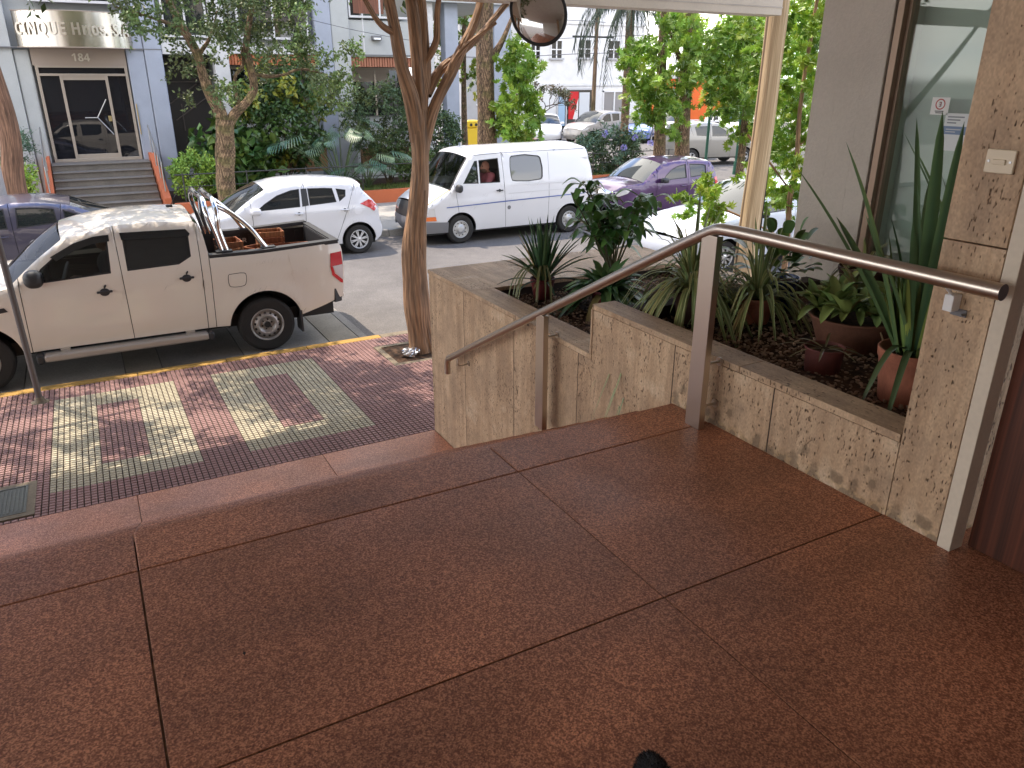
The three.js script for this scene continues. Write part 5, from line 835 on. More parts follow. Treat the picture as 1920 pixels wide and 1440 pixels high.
// entrance stairs and orange walls
{
  const s = thing('entrance_stairs', 'grey terrazzo steps rising to the glazed entrance', 'steps', [0, 0, 0]);
  const stone = std({ map: concreteT, color: [0.62, 0.58, 0.56], roughness: 0.7 }), n = 7, y1 = -0.46, y0 = -1.63, r = (y1 - y0) / n;
  for (let i = 0; i < n; i++) part('step', [bx(-0.68, 1.68, y0 - 0.05, y0 + r * (i + 1) - 0.03, -21.9 - i * 0.31 - 0.31, -21.9 - i * 0.31 - 0.02), bx(-0.68, 1.68, y0 + r * (i + 1) - 0.03, y0 + r * (i + 1), i === n - 1 ? -24.6 : -22.24 - i * 0.31, -21.88 - i * 0.31, 0.01)], stone, s);
  const w = thing('orange_wall', 'low orange painted wall edging the garden right of the entrance steps', 'wall', [0, 0, 0]);
  part('front_wall', bx(1.9, 18.2, -1.66, -1.28, -21.25, -21.08, 0.01), orangeP, w); 
  { const g = extr([[0, -1.64], [0, -1.2], [2.6, -0.28], [2.9, -0.28], [2.9, -1.64]], 0.15, 0.01); g.rotateY(Math.PI / 2); g.translate(1.72, 0, -21.62); part('stair_cheek', g, orangeP, w); }
  const w2 = thing('orange_wall', 'low orange painted wall edging the garden left of the entrance steps', 'wall', [0, 0, 0]);
  part('front_wall', bx(-14, -0.9, -1.66, -1.28, -21.25, -21.08, 0.01), orangeP, w2);
  { const g = extr([[0, -1.64], [0, -1.2], [2.6, -0.28], [2.9, -0.28], [2.9, -1.64]], 0.15, 0.01); g.rotateY(Math.PI / 2); g.translate(-0.86, 0, -21.62); part('stair_cheek', g, orangeP, w2); }
  for (const [x, lab] of [[1.8, 'steel stair railing right of the entrance steps'], [-0.78, 'steel stair railing left of the entrance steps']]) { const h = thing('stair_railing', lab, 'railing', [x, 0, 0]); part('rail', [rod([0, -0.35, -22.0], [0, 0.45, -24.2], 0.02)], M.silver, h); for (const k of [0, 0.33, 0.66, 1]) part('baluster', rod([0, -1.2 + 0.9 * k, -22.0 - 2.2 * k], [0, -0.35 + 0.8 * k, -22.0 - 2.2 * k], 0.016), M.silver, h); }
  struct('garden_bed', [bx(1.9, 18.1, -1.66, -1.36, -24.5, -21.25), bx(-14, -0.9, -1.66, -1.36, -24.5, -21.25)], M.soil, 'dark earth of the garden bed across the street');
  // lawn
  reseed(77); const F = new Leaves(); for (let i = 0; i < 9000; i++) { const far = rnd() < 0.35, x = far ? rr(12.5, 18) : rr(5.5, 12.5), z = rr(-22.4, -21.3), d = new V3(rr(-0.5, 0.5), 1, rr(-0.5, 0.5)).normalize(); F.leaf(new V3(x, -1.37, z), d, new V3(1, 0, rr(-1, 1)).normalize(), rr(0.06, 0.16), 0.022, tint([0.13, 0.19, 0.035], 0.3), 0.1, 0.3); }
  const lawn = mesh(F.geo(), LEAF_FLAT); lawn.name = 'lawn_grass'; scene.add(lawn); tag(lawn, 'strip of yellow green lawn behind the orange wall', 'grass', undefined, 'stuff');
  // garden fence
  const f = thing('garden_fence', 'thin dark metal fence along the garden bed', 'fence', [0, 0, 0]), iron = std({ color: [0.05, 0.05, 0.05], roughness: 0.5 });
  part('rail', rod([2.0, -0.62, -21.4], [18, -0.62, -21.4], 0.016), iron, f); part('rail', rod([2.0, -0.92, -21.4], [18, -0.92, -21.4], 0.01), iron, f);
  for (let i = 0; i < 11; i++) part('post', rod([2.2 + i * 1.56, -1.3, -21.4], [2.2 + i * 1.56, -0.58, -21.4], 0.018), iron, f);
}
// ---------------------------------------------------------------- garden plants
function bush(name, label, x0, x1, y0, y1, z, dz, nC, per, size, cols, o = {}) {
  const t = thing(name, label, o.cat || 'shrub', [(x0 + x1) / 2, -1.37, z]); const cx = (x0 + x1) / 2;
  const cl = ball(x0 - cx, x1 - cx, y0 + 1.37, y1 + 1.37, -dz, dz, nC, o.r ?? 0.25);
  part('foliage', foliage(cl, per, size, cols, o), o.mat || LEAF_FLAT, t);
  const st = []; for (let i = 0; i < 7; i++) { const c = cl[Math.floor(rnd() * cl.length)]; st.push(limb([[rr(-0.1, 0.1), 0, rr(-0.1, 0.1)], [c[0] * 0.4, c[1] * 0.5, c[2] * 0.4], [c[0] * 0.9, c[1] * 0.95, c[2] * 0.9]], 0.025, 0.008, 5)); }
  part('stems', st, M.barkGrey, t); return t;
}
reseed(101);
bush('clipped_shrub', 'bright green rounded shrub right of the entrance steps', 1.95, 3.2, -1.35, -0.15, -22.2, 0.6, 60, 90, 0.085, BRIGHT, { r: 0.16 });
bush('clipped_shrub', 'bright green rounded shrub left of the entrance steps', -2.4, -0.95, -1.35, -0.25, -22.2, 0.6, 50, 90, 0.085, BRIGHT, { r: 0.16 });
bush('feathery_shrub', 'feathery blue green shrub behind the left rounded shrub', -2.3, -1.0, -0.5, 0.85, -23.2, 0.5, 36, 80, 0.1, BLUEG, { r: 0.2, wide: 0.25 });
bush('broad_leaf_plant', 'dark glossy broad leaved plants beside the forked street tree', 2.9, 4.8, -1.35, 0.35, -22.9, 0.7, 40, 26, 0.3, [[0.04, 0.10, 0.025], [0.055, 0.12, 0.03], [0.09, 0.16, 0.03]], { wide: 0.62, r: 0.3, mat: LEAF_GLOSSY, bend: 0.25, lift: 0.3 });
bush('leafy_shrub', 'large leafy shrub with yellow flecked leaves under the orange pelmet', 3.9, 6.5, -0.9, 1.95, -23.3, 0.8, 80, 60, 0.17, [[0.04, 0.085, 0.02], [0.05, 0.10, 0.025], [0.07, 0.13, 0.03], [0.22, 0.24, 0.03]], { r: 0.34, mat: LEAF_GLOSSY, wide: 0.55 });
bush('dark_shrub', 'dark rounded evergreen shrub right of the blue column', 6.9, 9.6, -0.7, 1.55, -23.1, 0.9, 110, 90, 0.085, DARKG.concat(OLIVE), { r: 0.28 });
bush('dark_shrub', 'smaller dark shrub behind the brown smooth trunk', 9.3, 10.6, -0.9, 0.85, -23.0, 0.7, 50, 80, 0.095, DARKG, { r: 0.25 });
bush('low_shrub', 'low green shrub in front of the dark evergreen', 8.3, 9.8, -1.3, -0.3, -22.4, 0.5, 40, 60, 0.1, GREEN, { r: 0.2 });
bush('flowering_shrub', 'shrub with lilac flower heads behind the purple car', 14.3, 17.1, -1.35, 0.15, -21.9, 0.5, 80, 60, 0.14, DARKG.concat(BLUEG), { r: 0.26, wide: 0.35 });
{ // lilac flower heads
  const t = scene.children[scene.children.length - 1];
  for (const [x, y, z] of [[0.55, 1.2, 0.6], [1.25, 1.0, 0.55], [-0.6, 1.35, 0.5], [0.1, 0.9, 0.62]]) { const F = new Leaves(); for (let i = 0; i < 60; i++) { const d = dirR(); F.leaf(new V3(x, y, z).addScaledVector(d, 0.05), d, new V3().crossVectors(d, dirR()).normalize(), 0.08, 0.035, tint([0.33, 0.30, 0.62], 0.2), 0.1); } part('flower_head', F.geo(), LEAF_FLAT, t); }
}
// split leaf philodendron and agave
function splitLeafPlant(name, label, pos, n, size, stemL, col) {
  const t = thing(name, label, 'plant', pos); const stems = [];
  for (let i = 0; i < n; i++) {
    const a = i * 2.4 + rr(-0.3, 0.3), el = rr(0.55, 1.3), d = new V3(Math.cos(a) * Math.cos(el), Math.sin(el), Math.sin(a) * Math.cos(el)), tip = d.clone().multiplyScalar(stemL * rr(0.75, 1.15));
    stems.push(limb([[0, 0, 0], [tip.x * 0.5, tip.y * 0.6, tip.z * 0.5], [tip.x, tip.y, tip.z]], 0.022, 0.01, 5, 0.02));
    const F = new Leaves(), dd = new V3(d.x, d.y * 0.2 - 0.3, d.z).normalize(), s = new V3().crossVectors(dd, new V3(0, 1, 0)).normalize(), nn = new V3().crossVectors(s, dd), L = size * rr(0.8, 1.15), c = tint(col, 0.2);
    for (let k = 0; k < 11; k++) for (const sd of [1, -1]) {
      const f = k / 10, b = tip.clone().addScaledVector(dd, L * f * 0.8), ld = dd.clone().multiplyScalar(0.35 + f * 1.2).addScaledVector(s, sd).addScaledVector(nn, 0.15).normalize(), ll = L * 0.72 * Math.sin(Math.PI * (0.25 + 0.7 * f)) + 0.06;
      F.strap([b, b.clone().addScaledVector(ld, ll * 0.5).add(new V3(0, 0.02, 0)), b.clone().addScaledVector(ld, ll).add(new V3(0, -ll * 0.35, 0))], 0.026 * L / 0.7, c, undefined, 0.35, 0.05);
    }
    part('split_leaf', F.geo(), LEAF_GLOSSY, t);
  }
  part('stems', stems, std({ color: [0.09, 0.13, 0.05], roughness: 0.5 }), t); return t;
}
reseed(55);
splitLeafPlant('split_leaf_plant', 'large plant with deeply cut blue green leaves before the blue column', [6.55, -1.3, -22.3], 22, 0.62, 1.9, [0.10, 0.175, 0.10]);
splitLeafPlant('split_leaf_plant', 'lower plant with deeply cut blue green leaves at the column foot', [7.2, -1.3, -21.9], 14, 0.55, 0.8, [0.09, 0.165, 0.09]);
function rosette(t, n, L, w, col, o = {}) {
  const F = new Leaves(); if (o.twist) F.twist = o.twist;
  for (let i = 0; i < n; i++) { const a = i * 2.399 + rr(-0.2, 0.2), el = (o.el0 ?? 0.3) + ((o.el1 ?? 1.5) - (o.el0 ?? 0.3)) * Math.pow(rnd(), o.pw ?? 0.8), l = L * rr(0.7, 1.1), h = new V3(Math.cos(a), 0, Math.sin(a)), dr = o.droop ?? 0.2, b = h.clone().multiplyScalar(o.r0 ?? 0.02); b.y += o.y0 ?? 0;
    const at = f => b.clone().addScaledVector(h, Math.cos(el) * l * f).add(new V3(0, Math.sin(el) * l * f - dr * l * f * f * Math.cos(el) * 1.4, 0));
    const c = rnd() < 0.07 ? tint([0.26, 0.19, 0.07], 0.3) : tint(col, 0.3, 0.12); F.strap([at(0), at(0.3), at(0.65), at(1)], w * rr(0.8, 1.2), c, o.edge ? tint(o.edge, 0.15) : undefined, o.taper ?? 0.6, o.fold ?? 0.25); }
  return F.geo();
}
for (const [x, z, s] of [[10.3, -21.9, 0.75], [11.1, -22.0, 0.7], [11.9, -22.1, 0.65]]) { const t = thing('spiky_plant', 'grey green spiky rosette plant behind the van roof', 'plant', [x, -1.36, z], 0, 'spiky rosettes behind the van'); part('foliage', rosette(t, 60, s * 1.5, 0.05, [0.09, 0.135, 0.09], { el0: 0.2, el1: 1.5, droop: 0.15 }), LEAF_GLOSSY, t); }

// ---------------------------------------------------------------- trees
function treeCrown(t, clumps, per, size, cols, o = {}) { return part('crown', foliage(clumps, per, size, cols, o), o.mat || LEAF, t); }
reseed(303);
{ // brown smooth barked tree on the near pavement
  const b = [3.42, swY(-8.64) - 0.02, -8.64], t = thing('smooth_bark_tree', 'twisting smooth brown barked tree in the pavement pit by the kerb', 'tree', b), L = a => a.map(p => [p[0] - b[0], p[1] - b[1], p[2] - b[2]]);
  const z = -8.64;
  part('trunk', [limb(L([[3.40, -1.65, z], [3.38, -1.45, z], [3.34, -0.92, z], [3.37, -0.19, z], [3.44, 0.25, z], [3.49, 0.73, z], [3.5, 1.3, z], [3.58, 1.72, z - 0.03], [3.6, 2.4, z - 0.1], [3.5, 3.2, z - 0.2], [3.7, 4.2, z - 0.3]]), 0.165, 0.05, 14, 0.16, 60),
    limb(L([[3.36, -1.65, z + 0.06], [3.33, -1.5, z + 0.03], [3.345, -0.9, z + 0.02], [3.36, -0.2, z + 0.05]]), 0.1, 0.05, 10, 0.2), limb(L([[3.5, -1.66, z + 0.02], [3.45, -1.4, z + 0.04], [3.41, -0.7, z + 0.06], [3.47, 0.4, z + 0.07]]), 0.1, 0.05, 10, 0.2)], M.barkSmooth, t);
  const br = [[[[3.48, 0.95, z], [3.4, 1.4, z + 0.05], [3.28, 1.75, z + 0.1], [3.2, 2.12, z + 0.15], [3.1, 2.5, z + 0.2], [2.7, 3.4, z + 0.3]], 0.1, 0.04], [[[3.52, 1.3, z], [3.5, 1.75, z + 0.02], [3.44, 2.4, z + 0.05], [3.3, 3.3, z - 0.2], [3.2, 4.2, z - 0.6]], 0.085, 0.03], [[[3.5, 0.75, z], [3.66, 1.3, z + 0.05], [3.87, 1.65, z + 0.06], [4.05, 1.95, z + 0.05], [4.25, 2.25, z], [4.5, 2.9, z - 0.1], [4.9, 3.6, z - 0.2]], 0.08, 0.03], [[[3.6, 1.45, z], [3.8, 1.7, z - 0.05], [4.05, 1.86, z - 0.1], [4.3, 2.05, z - 0.1], [4.68, 2.4, z - 0.15], [5.3, 3.0, z - 0.2]], 0.06, 0.02], [[[3.84, 1.62, z + 0.06], [3.95, 1.85, z + 0.1], [4.12, 2.02, z + 0.15], [4.4, 2.2, z + 0.2]], 0.04, 0.015], [[[3.58, 1.75, z], [3.72, 2.0, z + 0.05], [3.74, 2.3, z + 0.06], [3.85, 2.9, z + 0.1]], 0.045, 0.02], [[[3.22, 2.05, z + 0.15], [3.02, 2.15, z + 0.2], [2.8, 2.45, z + 0.25], [2.4, 3.0, z + 0.2]], 0.035, 0.012]];
  for (const [p, r0, r1] of br) part('branch', limb(L(p), r0, r1, 10, 0.14), M.barkSmooth, t);
  const cl = []; for (let i = 0; i < 90; i++) { const d = dirR().multiplyScalar(Math.cbrt(rr(0.1, 1))); cl.push([0.1 + d.x * 3.2, 6.2 + d.y * 1.8, -0.9 + d.z * 2.8, 0.42]); }
  treeCrown(t, cl, 210, 0.108, GREEN, { mat: LEAF_FLAT });
}
{ // street tree left of the frame whose crown dapples the pavement
  const b = [-3.4, swY(-8.8) - 0.02, -8.8], t = thing('street_tree', 'leafy street tree beside the kerb whose crown spreads above the pickup', 'tree', b);
  part('trunk', [limb([[0, -0.05, 0], [0.03, 0.9, 0.02], [-0.05, 2.0, 0], [0.1, 3.2, -0.1], [0.2, 4.6, -0.3]], 0.17, 0.05, 12), limb([[0, 2.2, 0], [0.6, 3.1, -0.5], [1.5, 4.2, -1.1], [2.4, 4.9, -1.6]], 0.08, 0.02), limb([[0, 2.6, 0], [-0.6, 3.4, 0.2], [-1.3, 4.4, 0.4]], 0.07, 0.02)], M.barkGrey, t);
  const cl = []; for (let i = 0; i < 120; i++) { const d = dirR().multiplyScalar(Math.cbrt(rr(0.1, 1))); cl.push([1.7 + d.x * 3.4, 5.8 + d.y * 1.8, -1.5 + d.z * 3.0, 0.42]); }
  treeCrown(t, cl, 210, 0.108, GREEN, { mat: LEAF_FLAT });
}
{ // forked tree across the street
  const z = -19.3, b = [2.9, -1.63, z], t = thing('forked_tree', 'forked street tree with small dark leaves in front of the entrance building', 'tree', b), L = a => a.map(p => [p[0] - b[0], p[1] - b[1], (p[2] ?? z) - b[2]]);
  part('trunk', [limb(L([[2.86, -1.7], [2.87, -1.2], [2.9, -0.5], [3.0, 0.2], [3.07, 0.76]]), 0.235, 0.2, 12, 0.12)], M.bark, t);
  for (const [p, r0, r1] of [[[[3.06, 0.6], [2.95, 1.0], [2.82, 1.3], [2.72, 1.72], [2.66, 2.15], [2.38, 2.8], [2.1, 3.6]], 0.15, 0.06], [[[3.1, 0.6], [3.32, 0.9], [3.62, 1.15], [3.79, 1.43], [3.77, 1.8], [3.72, 2.27], [3.9, 2.95], [4.1, 3.8]], 0.12, 0.05], [[[3.42, 0.98], [3.38, 1.4], [3.42, 1.7], [3.6, 1.9], [3.62, 2.3]], 0.05, 0.03], [[[3.75, 1.75], [4.1, 1.68], [4.5, 1.72], [4.9, 1.84], [5.4, 1.75]], 0.05, 0.02], [[[2.5, 2.6], [2.1, 2.75], [1.6, 2.9], [1.2, 3.0]], 0.05, 0.02], [[[2.68, 2.1], [3.0, 2.5], [3.2, 3.0]], 0.05, 0.02]]) part('branch', limb(L(p), r0, r1, 8, 0.14), M.bark, t);
  const cl = []; const put = (x0, x1, y0, y1, n, m = 1) => { for (let i = 0; i < n; i++) cl.push([rr(x0, x1) - b[0], rr(y0, y1) - b[1], rr(-0.9, 0.9), 0.3, m]); };
  put(1.2, 5.2, 2.4, 3.4, 44); put(0.6, 6.2, 3.1, 5.6, 60); put(2.2, 4.6, 1.75, 2.5, 14, 0.8); put(4.6, 6.0, 1.3, 2.3, 16); put(5.2, 6.1, 0.9, 1.7, 6, 0.8); put(3.0, 3.4, 1.0, 1.6, 5, 0.6); put(2.5, 3.0, 1.1, 1.9, 4, 0.5);
  treeCrown(t, cl, 140, 0.095, GREEN.concat(OLIVE), { mat: LEAF_FLAT });
}
function plainTree(name, label, base, pts, r0, r1, clumps, per, size, cols, o = {}) {
  const t = thing(name, label, 'tree', base); part('trunk', limb(pts.map(p => [p[0] - base[0], p[1] - base[1], p[2] - base[2]]), r0, r1, 12, 0.1), o.bark || M.barkGrey, t);
  for (const p of o.branches || []) part('branch', limb(p.map(q => [q[0] - base[0], q[1] - base[1], q[2] - base[2]]), r1 * 0.7, 0.02, 7), o.bark || M.barkGrey, t);
  treeCrown(t, clumps.map(c => [c[0] - base[0], c[1] - base[1], c[2] - base[2], c[3], c[4]]), per, size, cols, o); return t;
}
reseed(404);
plainTree('street_tree', 'straight brown trunk of the street tree rising behind the van roof', [9.75, -1.63, -19.2], [[9.75, -1.7, -19.2], [9.72, 0, -19.2], [9.68, 1.5, -19.2], [9.66, 2.7, -19.2], [9.7, 4.5, -19.2]], 0.29, 0.2, [...ball(9.85, 11.05, -0.1, 2.5, -19.3, -18.3, 34, 0.3), ...ball(8, 12, 3.8, 6.0, -18.6, -16, 12, 0.5)], 46, 0.16, BRIGHT, { star: true, branches: [[[9.68, 1.9, -19.2], [10.1, 2.5, -19.1], [10.5, 3.4, -19]]], bark: M.barkGrey });
plainTree('street_tree', 'thicker of two trunks standing close together behind the purple car', [16.35, -1.63, -19], [[16.38, -1.7, -19], [16.33, -0.5, -19], [16.22, 0.8, -19], [16.25, 1.6, -19], [16.3, 2.6, -19], [16.2, 3.6, -19], [16.4, 5, -19]], 0.27, 0.17, [...ball(13.6, 16.2, 0.3, 3.5, -19.2, -17.4, 60, 0.42), ...ball(16.4, 19.3, 0.4, 3.5, -19.4, -17.6, 64, 0.42), ...ball(13, 18, 3.8, 6.0, -18.5, -15.5, 12, 0.5)], 40, 0.17, BRIGHT, { star: true, branches: [[[16.25, 1.8, -19], [15.7, 2.6, -19], [15.2, 3.4, -19]]] });
plainTree('street_tree', 'thinner of two trunks standing close together behind the purple car', [15.62, -1.63, -19.2], [[15.62, -1.7, -19.2], [15.6, -0.3, -19.2], [15.5, 1, -19.2], [15.46, 2.3, -19.2], [15.5, 4.5, -19.2]], 0.2, 0.12, [...ball(14, 17, 3.6, 5.2, -18.5, -17, 8, 0.5), ...ball(14.4, 15.6, 0.2, 1.6, -19.2, -18.4, 8, 0.3)], 40, 0.17, BRIGHT, { star: true });
plainTree('street_tree', 'reddish brown trunk of the tree beside the left rounded shrub', [-1.32, -1.63, -19.2], [[-1.28, -1.7, -19.2], [-1.3, -0.5, -19.2], [-1.16, 0.5, -19.2], [-1.16, 1.2, -19.2], [-1.3, 3, -19.2], [-1.2, 5, -19.2]], 0.24, 0.12, ball(-4, 1, 3.6, 6.5, -21, -17.5, 34, 0.5), 60, 0.11, GREEN, { bark: std({ map: barkT, bumpMap: barkB, bumpScale: 0.02, color: [0.42, 0.27, 0.20], roughness: 0.9 }) });
plainTree('sapling_tree', 'slender sapling with fresh lime green lobed leaves beside the wooden pole', [10.15, -1.6, -9.0], [[10.18, -1.65, -9], [10.15, -0.8, -9], [10.08, -0.2, -9], [10.13, 0.3, -9], [10.05, 1.2, -9], [10.1, 2.6, -9], [10.2, 4, -9]], 0.055, 0.02, [...ball(9.5, 11.6, -0.6, 1.0, -10.0, -8.3, 50, 0.26), ...ball(9.5, 11.7, 0.9, 3.2, -10.0, -8.3, 84, 0.3), ...ball(8.3, 9.0, -0.65, 0.2, -9.8, -9.1, 9, 0.16)], 36, 0.11, LIME, { star: true, bark: std({ map: barkT, color: [0.6, 0.42, 0.28], roughness: 0.8 }), branches: [[[10.1, -0.1, -9], [9.7, 0.4, -9.2], [9.3, 0.8, -9.3]], [[10.1, 0.6, -9], [10.6, 1.1, -8.8], [10.9, 1.6, -8.6]], [[10.15, -0.9, -9], [9.4, -0.5, -9.3], [8.8, -0.25, -9.5]]] });
plainTree('street_tree', 'leafy lime green tree beyond the wooden pole', [19.3, -1.63, -19.5], [[19.3, -1.7, -19.5], [19.3, 1, -19.5], [19.2, 3, -19.5], [19.3, 5, -19.5]], 0.14, 0.08, [...ball(17.8, 23.0, -0.6, 4.2, -21, -18, 90, 0.5)], 36, 0.19, LIME.concat(BRIGHT), { star: true });
plainTree('street_tree', 'yellow green sunlit tree seen between the blue columns', [14.6, -1.66, -31], [[14.6, -1.7, -31], [14.6, 1, -31], [14.7, 4, -31]], 0.16, 0.08, ball(12.8, 17.5, 0.8, 4.6, -33, -29.5, 60, 0.5), 40, 0.16, [[0.28, 0.3, 0.03], [0.22, 0.27, 0.03], [0.14, 0.22, 0.03]], { star: true });
plainTree('street_tree', 'dark green tree crown high behind the brown smooth trunk', [17.5, -1.66, -42], [[17.5, -1.7, -42], [17.5, 2, -42], [17.6, 6, -42]], 0.25, 0.12, ball(12, 23, 3.2, 9, -45, -39, 70, 0.9), 40, 0.3, GREEN, {});
{ // nearly bare small tree
  const base = [19.6, -1.66, -33.2], t = thing('bare_tree', 'small nearly bare dark branched tree by the parked cars', 'tree', base), dk = std({ map: barkT, color: [0.09, 0.075, 0.06], roughness: 0.9 });
  const g = [limb([[0, 0, 0], [0.05, 0.8, 0], [0, 1.5, 0], [0.05, 2.0, 0]], 0.085, 0.05, 8)], tips = [];
  const grow2 = (p, d, l, r, n) => { const q = p.clone().addScaledVector(d, l); g.push(limb([p.toArray(), p.clone().lerp(q, 0.5).add(dirR().multiplyScalar(l * 0.08)).toArray(), q.toArray()], r, r * 0.65, 5, 0.1, 4)); if (n > 0) for (let i = 0; i < 3; i++) { const nd = d.clone().add(dirR().multiplyScalar(0.75)); nd.y += 0.12; grow2(q, nd.normalize(), l * rr(0.62, 0.85), r * 0.62, n - 1); } else tips.push(q); };
  for (let i = 0; i < 4; i++) grow2(new V3(0.03, rr(1.5, 2.0), 0), new V3(Math.cos(i * 1.6), 0.9, Math.sin(i * 1.6)).normalize(), 0.7, 0.035, 3);
  part('trunk', g, dk, t); treeCrown(t, tips.filter((_, i) => i % 2 === 0).map(q => [q.x, q.y, q.z, 0.14]), 12, 0.11, [[0.10, 0.10, 0.05], [0.14, 0.10, 0.05], [0.07, 0.09, 0.03]], {});
}
{ // palm
  const base = [20.75, -1.66, -28], t = thing('palm_tree', 'tall palm with long hanging dark fronds by the street corner', 'palm', base);
  const trunk = []; for (let i = 0; i < 26; i++) { const g = cyl(0.165 + (i % 2) * 0.006, 0.18, 0.245, 14); g.translate(Math.sin(i * 0.1) * 0.03, 0.12 + i * 0.245, 0); trunk.push(g); }
  part('trunk', trunk, M.barkGrey, t);
  const F = new Leaves();
  for (let i = 0; i < 24; i++) { const a = i * 2.399, el = rr(0.1, 1.1), h = new V3(Math.cos(a), 0, Math.sin(a)), L = rr(2.6, 3.4), at = f => new V3(0, 6.3, 0).addScaledVector(h, L * 0.75 * Math.sin(f * 1.45)).add(new V3(0, L * (0.45 * Math.sin(el) * f * 2 - 1.25 * f * f), 0));
    for (let k = 2; k < 30; k++) { const f = k / 30, b = at(f), d = at(Math.min(1, f + 0.03)).sub(b).normalize(), s = new V3().crossVectors(d, h).normalize(); for (const sd of [1, -1]) { const dd = d.clone().multiplyScalar(0.35).addScaledVector(s, sd * 0.4).add(new V3(rr(-0.1, 0.1), -1.0, rr(-0.1, 0.1))).normalize(); F.leaf(b, dd, d, rr(0.45, 0.75), 0.045, tint([0.035, 0.055, 0.035], 0.3), 0.1, 0.1); } } }
  part('fronds', F.geo(), LEAF_FLAT, t);
}
// wood beyond, so that the horizon is closed by planting between the houses
plainTree('street_tree', 'rounded tree far along the street to the right', [34, -1.66, -24], [[34, -1.7, -24], [34, 3, -24]], 0.25, 0.15, ball(30, 38, 0.5, 6, -28, -21, 70, 0.9), 34, 0.3, BRIGHT, {});
plainTree('street_tree', 'tree with a broad light crown next to the far orange wall', [29.5, -1.66, -30], [[29.5, -1.7, -30], [29.5, 2, -30]], 0.2, 0.1, ball(27, 32.5, 1.0, 5.5, -32, -28.5, 60, 0.6), 36, 0.22, LIME.concat(BRIGHT), {});
